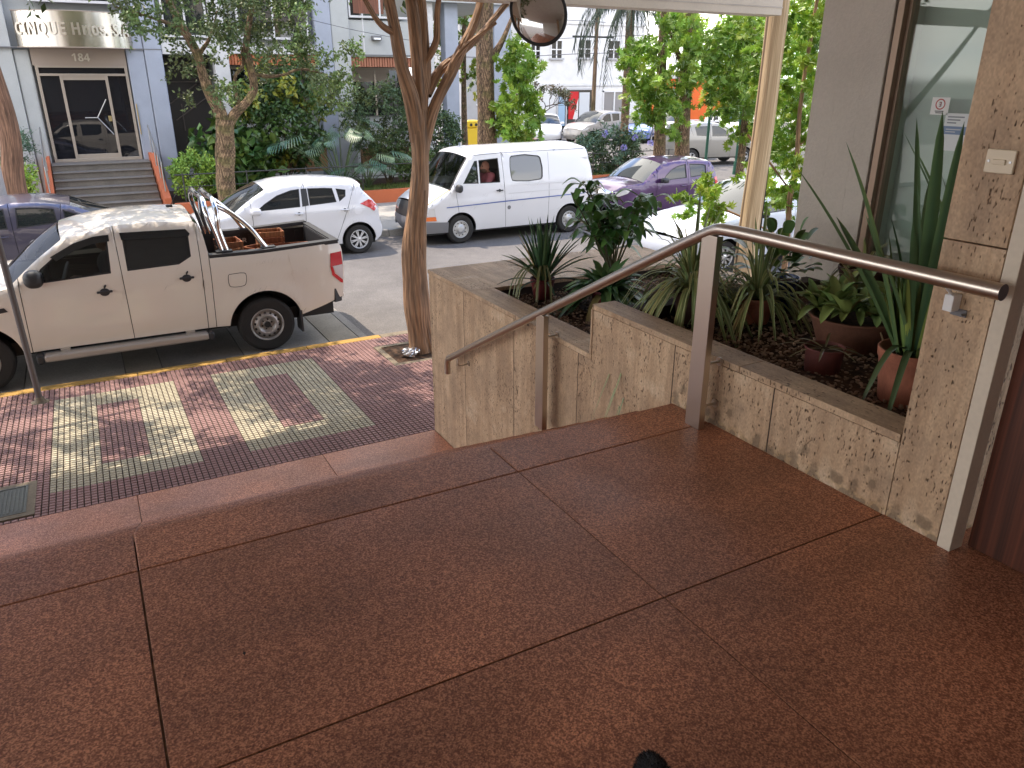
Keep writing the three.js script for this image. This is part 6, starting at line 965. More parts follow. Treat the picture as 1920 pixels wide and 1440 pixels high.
// ---------------------------------------------------------------- far houses
{
  const wht = std({ map: plasterT, color: [0.86, 0.86, 0.86], roughness: 0.8 });
  const h = thing('white_house', 'large white rendered building with small paned windows and shop fronts', 'building', [0, 0, 0]); const Z = -45;
  part('wall', bx(24.9, 34.6, -1.7, 9, Z - 8, Z, 0.02), wht, h);
  part('string_course', bx(24.85, 34.65, 1.25, 1.42, Z, Z + 0.08, 0.01), wht, h); part('string_course', bx(24.85, 34.65, 4.9, 5.1, Z, Z + 0.1, 0.01), wht, h);
  for (const [x0, x1, y0, y1] of [[25.86, 26.5, 2.85, 3.75], [27.35, 28.1, 2.9, 3.9], [29.4, 30.3, 2.95, 3.98], [31.7, 32.6, 2.95, 3.98], [33.3, 34.1, 2.95, 3.98]]) { const w = part('window', bx(x0, x1, y0, y1, Z + 0.01, Z + 0.03), M.glassDark, h); const mx = (x0 + x1) / 2; part('window_frame', [bx(x0 - 0.08, x0, y0, y1, Z, Z + 0.09), bx(x1, x1 + 0.08, y0, y1, Z, Z + 0.09), bx(x0 - 0.08, x1 + 0.08, y1, y1 + 0.08, Z, Z + 0.1), bx(mx - 0.04, mx + 0.04, y0, y1, Z, Z + 0.07), bx(x0, x1, (y0 + y1) / 2 - 0.03, (y0 + y1) / 2 + 0.03, Z, Z + 0.06)], wht, w); part('sill', bx(x0 - 0.14, x1 + 0.14, y0 - 0.1, y0, Z, Z + 0.16), std({ color: [0.45, 0.45, 0.46] }), w); }
  const shop = part('shop_front', bx(27.9, 30.7, -1.6, 1.0, Z + 0.01, Z + 0.04), M.glassDark, h);
  const red = document.createElement('canvas'); red.width = 128; red.height = 128; const rx = red.getContext('2d'); rx.fillStyle = '#c9161d'; rx.fillRect(0, 0, 128, 128); rx.fillStyle = '#e8e4e0'; rx.beginPath(); rx.moveTo(60, 128); rx.lineTo(128, 30); rx.lineTo(128, 128); rx.fill(); rx.fillStyle = '#7c2a22'; rx.beginPath(); rx.arc(92, 70, 16, 0, 7); rx.fill();
  const rt = new THREE.CanvasTexture(red); rt.colorSpace = THREE.SRGBColorSpace; const rp = new THREE.PlaneGeometry(0.75, 1.7); rp.translate(29.1, 0.05, Z + 0.06); part('red_poster', rp, std({ map: rt, roughness: 0.5 }), shop);
  part('door_panel', [bx(29.55, 30.35, -1.5, 0.85, Z + 0.04, Z + 0.07)], std({ color: [0.62, 0.64, 0.66], roughness: 0.4 }), shop); part('blue_poster', bx(27.95, 28.45, -1.2, 0.6, Z + 0.045, Z + 0.06), std({ color: [0.35, 0.5, 0.66], roughness: 0.5 }), shop);
  part('shop_frame', [bx(27.8, 27.9, -1.7, 1.1, Z, Z + 0.12), bx(30.7, 30.8, -1.7, 1.1, Z, Z + 0.12), bx(27.8, 30.8, 1.0, 1.1, Z, Z + 0.12), bx(28.5, 28.58, -1.7, 1.0, Z, Z + 0.1)], std({ color: [0.5, 0.5, 0.52] }), shop);
  const w2 = part('shop_window', bx(31.5, 33.2, -0.9, 0.85, Z + 0.01, Z + 0.04), phy({ color: [0.22, 0.22, 0.23], roughness: 0.05, clearcoat: 1 }), h); part('window_frame', [bx(31.42, 31.5, -1, 0.95, Z, Z + 0.1), bx(33.2, 33.28, -1, 0.95, Z, Z + 0.1), bx(31.42, 33.28, 0.85, 0.95, Z, Z + 0.1), bx(32.3, 32.4, -0.9, 0.85, Z, Z + 0.1)], wht, w2);
  const g = thing('grey_house', 'grey house with a balcony left of the white building', 'building', [0, 0, 0]); const gm = std({ map: plasterT, color: [0.5, 0.5, 0.52], roughness: 0.85 });
  part('wall', bx(21.5, 24.85, -1.7, 6.5, Z - 9, Z - 1, 0.02), gm, g); part('balcony', bx(22.2, 24.9, 2.3, 2.5, Z - 1, Z + 0.4, 0.02), wht, g); for (const y of [0.2, 3.0]) { const w = part('window', bx(22.6, 24.0, y, y + 1.3, Z - 0.99, Z - 0.96), M.glassDark, g); part('window_frame', bx(22.5, 24.1, y - 0.1, y, Z - 1, Z - 0.9), wht, w); }
  part('balcony_rail', Array.from({ length: 12 }, (_, i) => rod([22.25 + i * 0.235, 2.5, Z + 0.35], [22.25 + i * 0.235, 3.3, Z + 0.35], 0.015)).concat([rod([22.2, 3.3, Z + 0.35], [24.9, 3.3, Z + 0.35], 0.02)]), M.greyPlastic, g);
  const o = thing('orange_house', 'bright orange rendered wall of the house beside the white building', 'building', [0, 0, 0]); part('wall', bx(34.7, 44, -1.7, 1.7, Z - 8, Z - 0.2, 0.02), std({ map: plasterT, color: [0.80, 0.16, 0.03], roughness: 0.8 }), o); part('cornice', bx(34.65, 44.1, 1.7, 1.95, Z - 8.1, Z - 0.1, 0.02), wht, o); part('door', bx(35.2, 35.7, -1.6, 0.6, Z - 0.2, Z - 0.15), wht, o);
  const wf = part('window', bx(37, 38.4, -0.6, 0.9, Z - 0.19, Z - 0.16), M.glassDark, o); part('sill', bx(36.9, 38.5, -0.7, -0.6, Z - 0.2, Z - 0.05), wht, wf);
  const c = thing('cream_house', 'pale cream house closing the street on the right', 'building', [0, 0, 0]); part('wall', bx(36, 60, -1.7, 7, -30, -22, 0.02), std({ map: plasterT, color: [0.68, 0.63, 0.55], roughness: 0.85 }), c);
  for (let i = 0; i < 4; i++) for (const y of [-0.4, 3.2]) { const w = part('window', bx(37.5 + i * 4, 39 + i * 4, y, y + 1.5, -21.99, -21.96), M.glassDark, c); part('sill', bx(37.4 + i * 4, 39.1 + i * 4, y - 0.12, y, -22, -21.85), wht, w); }
  const d = thing('pale_block', 'pale high block far behind the blue columns', 'building', [0, 0, 0]); part('wall', bx(4, 21, -1.7, 12, -64, -56, 0.02), std({ map: plasterT, color: [0.6, 0.62, 0.64], roughness: 0.85 }), d); for (let i = 0; i < 5; i++) for (let f = 0; f < 4; f++) { const w = part('window', bx(5 + i * 3.2, 6.6 + i * 3.2, 0 + f * 3, 1.5 + f * 3, -55.99, -55.96), M.glassDark, d); part('sill', bx(4.9 + i * 3.2, 6.7 + i * 3.2, -0.12 + f * 3, 0 + f * 3, -56, -55.85), wht, w); }
}
// ---------------------------------------------------------------- poles, bins, wires
{
  const wp = thing('wooden_pole', 'weathered round timber utility pole rising beside the canopy end', 'pole', [9.13, -1.63, -8.9]);
  part('shaft', limb([[0, -0.05, 0], [0.02, 1.2, 0], [0.06, 2.4, 0.01], [0.09, 4.2, 0], [0.1, 7.5, 0]], 0.168, 0.14, 20, 0.03, 40), std({ map: poleT, bumpMap: barkB, bumpScale: 0.006, roughness: 0.85 }), wp);
  part('cable', tube([[0.16, 0.2, 0.1], [0.17, 2, 0.1], [0.19, 4.5, 0.09], [0.2, 7, 0.08]], 0.012, 6, 20), M.black, wp);
  part('cross_arm', bx(-0.7, 0.9, 6.7, 6.82, -0.2, -0.1, 0.01), M.bark, wp);
  const sp = thing('sign_post', 'slim grey steel post standing on the pavement by the pickup', 'post', [-0.835, swY(-9.05) - 0.004, -9.06]);
  part('tube', rod([0, 0, 0], [-0.04, 3.3, 0], 0.031, 16), std({ map: plasterT, color: [0.16, 0.145, 0.14], roughness: 0.5, metalness: 0.4 }), sp);
  part('base_collar', lathe([[0.031, 0.06], [0.04, 0.05], [0.055, 0.004], [0.09, 0.003], [0.09, -0.02]], 20), M.cement, sp);
  part('sign_plate', bx(-0.24, 0.16, 2.8, 3.3, -0.036, -0.032), M.silver, sp);
  const gp = thing('grey_post', 'thick grey post at the far kerb beside the dark sedan', 'post', [-1.42, -1.63, -17.35]); part('tube', rod([0, 0, 0], [0, 3.4, 0], 0.11, 16, 0.1), std({ map: plasterT, color: [0.42, 0.40, 0.39], roughness: 0.7 }), gp); part('base_flange', lathe([[0.11, 0.1], [0.15, 0.08], [0.17, 0]], 18), M.castIron, gp);
  const dg = std({ color: [0.02, 0.09, 0.06], roughness: 0.5 });
  for (const [x, z, lab] of [[20.05, -22, 'dark green street post in front of the beige off roader'], [21.55, -22, 'dark green street post half hidden by the sapling']]) { const p = thing('green_post', lab, 'post', [x, -1.7, z]); part('tube', rod([0, 0, 0], [0, 4.2, 0], 0.055, 12, 0.045), dg, p); part('base', lathe([[0.055, 0.5], [0.08, 0.46], [0.1, 0]], 14), dg, p); }
  const up = thing('utility_pole', 'slim timber utility pole with a cross arm before the white building', 'pole', [28.3, -1.66, -41.5]); part('shaft', rod([0, 0, 0], [0.1, 8.5, 0], 0.15, 10, 0.1), M.barkGrey, up); part('cross_arm', bx(-1.6, 1.3, 5.6, 5.7, -0.06, 0.06), M.black, up);
  const wireM = std({ color: [0.1, 0.1, 0.11] });
  const ws = [[[5, 5.6, -30], [18, 4.6, -36], [29, 4.8, -41.5]], [[12, 4.2, -40], [22, 3.7, -41], [28.4, 4.0, -41.5], [40, 4.6, -42]], [[12, 3.4, -42], [20, 2.8, -42], [28.4, 3.1, -41.5], [40, 3.4, -41]], [[4, 3.75, -24.0], [7.5, 3.02, -24.0], [10.4, 2.62, -24.0]]];
  ws.forEach((p, i) => single('overhead_wire', tube(p, i === 3 ? 0.008 : 0.02, 5, 40), wireM, ['overhead cable slung from the blue building to the utility pole', 'upper overhead cable before the white building', 'lower overhead cable before the white building', 'thin cable sagging across the wall above the bulkhead lamp'][i], 'cable'));
  // litter bins by the corner
  const bin = thing('recycling_bin', 'yellow street recycling bin far behind the trunk', 'bin', [16.6, -1.66, -34.5]); const ye = std({ color: [0.75, 0.5, 0.02], roughness: 0.5 });
  part('body', [bx(-0.3, 0.3, 0.1, 1.15, -0.25, 0.25, 0.06)], ye, bin); part('hood', [bx(-0.32, 0.32, 1.16, 1.5, -0.27, 0.27, 0.1)], ye, bin); for (const x of [-0.13, 0.13]) part('slot', cyl(0.07, 0.07, 0.02, 12).rotateX(Math.PI / 2).translate(x, 1.3, 0.27), M.black, bin);
  const b2 = thing('litter_box', 'bright green litter box beside the yellow bin', 'bin', [17.4, -1.66, -34.8]); part('body', bx(-0.25, 0.25, 0.05, 0.95, -0.2, 0.2, 0.04), std({ color: [0.22, 0.65, 0.05], roughness: 0.5 }), b2); part('lid', bx(-0.27, 0.27, 0.96, 1.02, -0.22, 0.22, 0.02), std({ color: [0.18, 0.5, 0.05], roughness: 0.5 }), b2);
}
// ---------------------------------------------------------------- convex mirror under the canopy
{
  const t = thing('convex_mirror', 'round convex traffic mirror hanging from the canopy beam', 'mirror', [4.76, 2.3, -8.12]); t.rotation.set(-0.25, -0.75, 0.42); t.scale.setScalar(1.32);
  const dome = new THREE.SphereGeometry(0.46, 40, 16, 0, 6.283, 0, 0.5); dome.rotateX(Math.PI / 2); dome.translate(0, 0, -0.4); dome.scale(1, 1.22, 1);
  part('mirror_dome', dome, std({ color: [0.62, 0.6, 0.58], metalness: 1, roughness: 0.06 }), t);
  part('rim', new THREE.TorusGeometry(0.222, 0.014, 10, 44).scale(1, 1.22, 1), M.black, t);
  part('back_shell', lathe([[0.22, 0], [0.2, -0.03], [0.05, -0.05], [0.001, -0.05]], 30).rotateX(Math.PI / 2).scale(1, 1.22, 1).translate(0, 0, -0.005), M.darkPlastic, t);
  part('bracket', rod([0, 0, -0.04], [-0.05, 0.32, -0.1], 0.014), M.greyPlastic, t);
}
// ---------------------------------------------------------------- potted plants
const pot = (r0, r1, h, mat, t, rimH = 0.03) => { part('pot', lathe([[0.001, 0], [r0 * 0.97, 0], [r0, 0.006], [r1 * 0.99, h - rimH], [r1 * 1.03, h - rimH + 0.003], [r1 * 1.05, h - 0.004], [r1 * 1.03, h], [r1 * 0.97, h], [r1 * 0.94, h - rimH], [r1 * 0.9, h - rimH - 0.01], [0.001, h - rimH - 0.012]], 36), mat, t); part('potting_soil', new THREE.CircleGeometry(r1 * 0.93, 28).rotateX(-Math.PI / 2).translate(0, h - rimH - 0.004, 0), M.soil, t); };
const plant = (name, label, pos, turn = 0) => thing(name, label, 'potted plant', pos, turn);
reseed(909);
const LO = -0.066, HI = 0.236;
{
  const red = std({ map: clayT, color: [0.20, 0.028, 0.03], roughness: 0.5 });
  let t = plant('potted_plant', 'spiky strap leaved plant in a small dark red pot by the travertine slab', [3.13, LO, -5.22]); pot(0.07, 0.098, 0.175, red, t);
  part('foliage', [rosette(t, 54, 0.55, 0.03, [0.075, 0.15, 0.065], { el0: 0.62, el1: 1.5, droop: 0.28, y0: 0.14, fold: 0.3, pw: 0.8 }), rosette(t, 10, 0.42, 0.026, [0.035, 0.075, 0.035], { el0: 0.3, el1: 0.6, droop: 0.3, y0: 0.14, fold: 0.3 })], LEAF_GLOSSY, t);
  { const F = new Leaves(); for (let i = 0; i < 13; i++) { const a = 2.6 + rr(-0.75, 0.75), l = rr(0.28, 0.5), h = new V3(Math.cos(a), 0, Math.sin(a)), b = new V3(0, 0.15, 0), c = tint([0.12, 0.14, 0.04], 0.3); F.strap([b, b.clone().addScaledVector(h, l * 0.35).add(new V3(0, 0.15, 0)), b.clone().addScaledVector(h, l * 0.75).add(new V3(0, 0.08, 0)), b.clone().addScaledVector(h, l * 0.95).add(new V3(0, -0.14, 0))], 0.014, c, [0.2, 0.2, 0.09], 0.5); } part('drooping_leaves', F.geo(), LEAF_GLOSSY, t); }
  t = plant('potted_plant', 'tall bushy broad leaved plant behind the handrail over the lower planter', [3.68, LO, -5.02]); pot(0.1, 0.13, 0.2, red, t);
  const F = new Leaves(), st = []; for (let i = 0; i < 15; i++) { const a = rr(0, 6.28), h = rr(0.35, 0.78), d = new V3(Math.cos(a) * rr(0.1, 0.42), h, Math.sin(a) * rr(0.1, 0.42)); st.push(limb([[0, 0.15, 0], [d.x * 0.45, 0.15 + d.y * 0.5, d.z * 0.45], [d.x, 0.15 + d.y, d.z]], 0.009, 0.005, 5, 0)); for (let k = 0; k < 11; k++) { const f = rr(0.45, 1), b = new V3(d.x * f, 0.15 + d.y * f, d.z * f), a2 = rr(0, 6.28), dd = new V3(Math.cos(a2), rr(-0.25, 0.65), Math.sin(a2)).normalize(), s = new V3().crossVectors(dd, new V3(0, 1, 0)).normalize(), L = rr(0.15, 0.26); F.strap([b, b.clone().addScaledVector(dd, L * 0.55).add(new V3(0, 0.03, 0)), b.clone().addScaledVector(dd, L).add(new V3(0, -0.05, 0))], L * 0.36, tint([0.085, 0.19, 0.045], 0.4), undefined, 0.75, 0.12); } }
  part('foliage', F.geo(), LEAF_GLOSSY, t); part('stems', st, std({ color: [0.1, 0.09, 0.04] }), t);
  t = plant('potted_plant', 'low dark leafy peace lily in a dark red pot beneath the handrail', [3.4, LO, -4.72]); pot(0.085, 0.11, 0.16, red, t);
  part('foliage', [rosette(t, 130, 0.46, 0.058, [0.07, 0.15, 0.05], { el0: 0.1, el1: 1.15, droop: 0.6, y0: 0.13, taper: 0.8, fold: 0.15 })], LEAF_GLOSSY, t);
  t = plant('potted_plant', 'small pot of thin grassy leaves at the notch of the planter', [3.02, LO, -3.95]); pot(0.05, 0.062, 0.1, red, t); part('foliage', rosette(t, 26, 0.28, 0.012, [0.08, 0.12, 0.035], { el0: 0.3, el1: 1.3, droop: 0.5, y0: 0.08 }), LEAF_GLOSSY, t);
  // spider plants
  const spider = (t, n, L, y0, w = 0.017) => [rosette(t, n, L, w, [0.13, 0.20, 0.055], { el0: 0.35, el1: 1.45, droop: 1.25, y0, edge: [0.40, 0.42, 0.2], fold: 0.2 })];
  t = plant('spider_plant', 'large variegated spider plant arching over the upper planter coping', [3.08, HI, -3.4]); pot(0.075, 0.1, 0.2, std({ map: clayT, color: [0.16, 0.07, 0.055], roughness: 0.7 }), t);
  part('foliage', [...spider(t, 130, 0.68, 0.2, 0.02), ...spider(t, 60, 0.46, 0.2, 0.02)], LEAF_GLOSSY, t);
  t = plant('spider_plant', 'second variegated spider plant close to the steel post', [3.42, HI, -3.2]); pot(0.08, 0.1, 0.16, M.terracotta, t); part('foliage', spider(t, 110, 0.66, 0.15, 0.02), LEAF_GLOSSY, t);
  t = plant('potted_plant', 'round leaved green plant in a blue glazed pot at the back of the planter', [3.78, HI, -3.38]); pot(0.11, 0.13, 0.2, phy({ color: [0.012, 0.04, 0.14], roughness: 0.2, clearcoat: 1 }), t);
  { const G = new Leaves(); for (let i = 0; i < 46; i++) { const a = rr(0, 6.28), e = rr(0.2, 1.4), d = new V3(Math.cos(a) * Math.cos(e), Math.sin(e), Math.sin(a) * Math.cos(e)), b = new V3(0, 0.2, 0).addScaledVector(d, rr(0.08, 0.32)), s = new V3().crossVectors(d, new V3(0, 1, 0)).normalize(); G.strap([b, b.clone().addScaledVector(d, 0.06), b.clone().addScaledVector(d, 0.11).add(new V3(0, -0.02, 0))], 0.075, tint([0.10, 0.19, 0.045], 0.3), undefined, 0.5, 0.12); } part('foliage', G.geo(), LEAF_GLOSSY, t); }
  t = plant('spider_plant', 'small spider plant in a brown bowl beside the grey column', [4.12, HI, -3.02]); pot(0.09, 0.15, 0.3, std({ map: clayT, color: [0.12, 0.05, 0.035], roughness: 0.6 }), t); part('foliage', spider(t, 34, 0.34, 0.28), LEAF_GLOSSY, t);
  // wide terracotta bowl with rosettes
  t = plant('succulent_bowl', 'wide terracotta bowl crowded with pale green rosettes', [3.55, HI, -2.62]); pot(0.17, 0.225, 0.18, std({ map: clayT, color: [0.27, 0.115, 0.07], roughness: 0.8 }), t, 0.02);
  for (let i = 0; i < 13; i++) { const a = i * 2.4, r = 0.06 + 0.15 * Math.sqrt(i / 13), g = rosette(t, 13, rr(0.16, 0.23), 0.052, [0.21, 0.29, 0.09], { el0: 0.15, el1: 1.2, droop: 0.35, y0: 0.17 + rr(0, 0.09), taper: 0.55, fold: 0.22, r0: 0.01 }); g.translate(Math.cos(a) * r, 0, Math.sin(a) * r); part('rosette', g, LEAF_GLOSSY, t); }
  part('trailing_stems', [tube([[0.05, 0.16, 0.2], [0.02, 0.12, 0.28], [0.0, 0.02, 0.3]], 0.006, 5), tube([[-0.04, 0.17, 0.18], [-0.07, 0.1, 0.25], [-0.1, 0.06, 0.27]], 0.005, 5), tube([[0.16, 0.16, 0.14], [0.24, 0.1, 0.2], [0.3, 0.05, 0.22]], 0.005, 5)], std({ color: [0.3, 0.2, 0.11], roughness: 0.9 }), t);
  { const g = rosette(t, 9, 0.13, 0.04, [0.24, 0.29, 0.1], { el0: 0.1, el1: 1.1, droop: 0.3, taper: 0.55 }); g.translate(0.32, 0.09, 0.2); part('rosette', g, LEAF_GLOSSY, t); const g2 = rosette(t, 9, 0.12, 0.035, [0.28, 0.3, 0.12], { el0: 0.1, el1: 1.1, droop: 0.3, taper: 0.55 }); g2.translate(0.36, 0.02, 0.05); part('rosette', g2, LEAF_GLOSSY, t); }
  t = plant('potted_plant', 'small red brown pot with withered leaves on the bark chips', [3.1, HI - 0.02, -2.42]); pot(0.082, 0.094, 0.15, std({ map: clayT, color: [0.22, 0.06, 0.05], roughness: 0.65 }), t, 0.012); part('foliage', [rosette(t, 9, 0.24, 0.014, [0.16, 0.15, 0.07], { el0: 0.05, el1: 0.4, droop: 0.25, y0: 0.14 })], LEAF_GLOSSY, t);
  // big pot with snake plant
  const big = (x, z, n, L, lab, s = 1) => {
    const q = plant('snake_plant', lab, [x, HI - 0.02, z]); pot(0.118 * s, 0.148 * s, 0.27 * s, M.terracotta, q, 0.045);
    const G = new Leaves(); for (let i = 0; i < n; i++) { const a = i * 2.399 + 0.4, el = 1.0 + 0.52 * rnd(), l = L * rr(0.5, 1.05), h = new V3(Math.cos(a), 0, Math.sin(a)), b = h.clone().multiplyScalar(rr(0.01, 0.08)); b.y = 0.22 * s; G.twist = rr(-0.8, 0.8); const at = f => b.clone().addScaledVector(h, Math.cos(el) * l * f + 0.08 * l * f * f).add(new V3(0, Math.sin(el) * l * f - 0.05 * l * f * f, 0)); G.strap([at(0), at(0.35), at(0.7), at(1)], rr(0.03, 0.052), tint([0.07, 0.135, 0.06], 0.35), tint([0.10, 0.17, 0.065], 0.2), 0.5, 0.22); }
    part('foliage', G.geo(), LEAF_GLOSSY, q); return q;
  };
  t = big(3.13, -1.97, 26, 1.1, 'tall snake plant in a big terracotta pot against the travertine pillar');
  { const G = new Leaves(); for (let i = 0; i < 34; i++) { const a = rr(0, 6.28), l = rr(0.25, 0.6), h = new V3(Math.cos(a), 0, Math.sin(a)), b = h.clone().multiplyScalar(0.06); b.y = 0.23; const sp = rr(0.1, 0.4); G.strap([b, b.clone().addScaledVector(h, l * sp * 0.5).add(new V3(0, l * 0.45, 0)), b.clone().addScaledVector(h, l * sp).add(new V3(0, l, 0))], 0.026, tint([0.15, 0.22, 0.06], 0.35), undefined, 0.6); } for (const [dx, dz, l] of [[-0.75, 0.35, 0.55], [-0.9, 0.05, 0.4], [-0.55, 0.6, 0.35]]) { const b = new V3(0, 0.24, 0); G.strap([b, new V3(dx * l * 0.5, 0.3, dz * l * 0.5), new V3(dx * l, 0.05, dz * l)], 0.03, tint([0.07, 0.105, 0.04], 0.2), undefined, 0.5); } part('young_leaves', G.geo(), LEAF_GLOSSY, t); }
  big(3.75, -2.02, 22, 1.15, 'taller snake plant in a terracotta pot before the shop window', 1.05);
}
// ---------------------------------------------------------------- crates on the pickup
{
  const T = globalThis.__liner, wm = [[0.5, 0.22, 0.10], [0.58, 0.30, 0.14], [0.42, 0.17, 0.08]].map(c => std({ map: woodT, color: c, roughness: 0.85 }));
  const crate = (label, x, y, z, w, h, d, turn, tilt = 0) => {
    const t = thing('wooden_crate', label, 'crate', [x, RY + y, z], turn); t.rotation.z = tilt; const n = Math.max(2, Math.round(h / 0.09)), sh = h / n, k = () => wm[Math.floor(rnd() * 3)];
    for (let i = 0; i < n; i++) { for (const s of [1, -1]) { part('slat', bx(-w / 2, w / 2, i * sh + 0.006, (i + 1) * sh - 0.006, s * d / 2 - 0.006, s * d / 2 + 0.006, 0.002), k(), t); part('slat', bx(s * w / 2 - 0.014, s * w / 2 - 0.002, i * sh + 0.006, (i + 1) * sh - 0.006, -d / 2 + 0.007, d / 2 - 0.007, 0.002), k(), t); } }
    for (const sx of [1, -1]) for (const sz of [1, -1]) part('corner_post', bx(sx * (w / 2 - 0.03) - 0.014, sx * (w / 2 - 0.03) + 0.014, 0.004, h - 0.004, sz * (d / 2 - 0.022) - 0.014, sz * (d / 2 - 0.022) + 0.014), k(), t);
    for (let i = 0; i < 4; i++) part('base_board', bx(-w / 2 + 0.016, w / 2 - 0.016, 0, 0.012, -d / 2 + 0.012 + i * d / 4, -d / 2 - 0.006 + (i + 1) * d / 4), k(), t);
  };
  crate('slatted wooden crate standing against the cab end of the pickup bed', 1.62, 0.852, -11.25, 0.3, 0.46, 0.42, 0.05);
  crate('small wooden crate between the roll bar and the other crates', 1.98, 0.852, -11.12, 0.26, 0.36, 0.3, 0.5);
  crate('wooden crate with reddish boards, the rear one of the pair on the pickup bed', 2.24, 0.852, -11.5, 0.36, 0.5, 0.3, -0.05);
  crate('wide open wooden crate, the front one of the pair on the pickup bed', 2.42, 0.852, -11.1, 0.55, 0.34, 0.36, -0.12);
  const f2 = await new FontLoader().loadAsync('fonts/droid/droid_sans_bold.typeface.json'); const g = new TextGeometry('RANGER', { font: f2, size: 0.065, depth: 0.004, curveSegments: 3, bevelEnabled: false }); g.scale(1.25, 1, 1); g.translate(1.5 + T.o, 1.16, -0.762); part('liner_lettering', g, std({ color: [0.45, 0.42, 0.38], roughness: 0.6 }), T.t);
}
// ---------------------------------------------------------------- people
function sdfMesh(fn, mn, mx, cell0, mat) {
  const cell = cell0 * (sdfMesh.coarse || 1);
  const ext = Math.max(mx[0] - mn[0], mx[1] - mn[1], mx[2] - mn[2]), N = Math.ceil(ext / cell) + 4, half = N * cell / 2, c = [0, 1, 2].map(i => (mn[i] + mx[i]) / 2);
  const mc = new MarchingCubes(N, mat, false, false, 60000); mc.isolation = 0;
  mc.field.fill(-1); const I = [0, 1, 2].map(a => [Math.max(0, Math.floor(((mn[a] - c[a]) / half + 1) * N / 2)), Math.min(N, Math.ceil(((mx[a] - c[a]) / half + 1) * N / 2))]);
  for (let k = I[2][0]; k < I[2][1]; k++) for (let j = I[1][0]; j < I[1][1]; j++) for (let i = I[0][0]; i < I[0][1]; i++) mc.field[i + j * N + k * N * N] = -fn(c[0] + (i - N / 2) / (N / 2) * half, c[1] + (j - N / 2) / (N / 2) * half, c[2] + (k - N / 2) / (N / 2) * half);
  mc.update(); const n = mc.count, g = new THREE.BufferGeometry(), p = new Float32Array(n * 3);
  for (let i = 0; i < n; i++) for (let a = 0; a < 3; a++) p[i * 3 + a] = mc.positionArray[i * 3 + a] * half + c[a];
  g.setAttribute('position', new THREE.BufferAttribute(p, 3)); const m = mergeVertices(g, 1e-4); m.computeVertexNormals();
  return m;
}
const smin = (a, b, k) => { const h = Math.max(k - Math.abs(a - b), 0) / k; return Math.min(a, b) - h * h * k * 0.25; };
const cap3 = (x, y, z, a, b, r0, r1) => { const bx_ = b[0] - a[0], by = b[1] - a[1], bz = b[2] - a[2], px = x - a[0], py = y - a[1], pz = z - a[2], t = Math.max(0, Math.min(1, (px * bx_ + py * by + pz * bz) / (bx_ * bx_ + by * by + bz * bz))); return Math.hypot(px - bx_ * t, py - by * t, pz - bz * t) - (r0 + (r1 - r0) * t); };
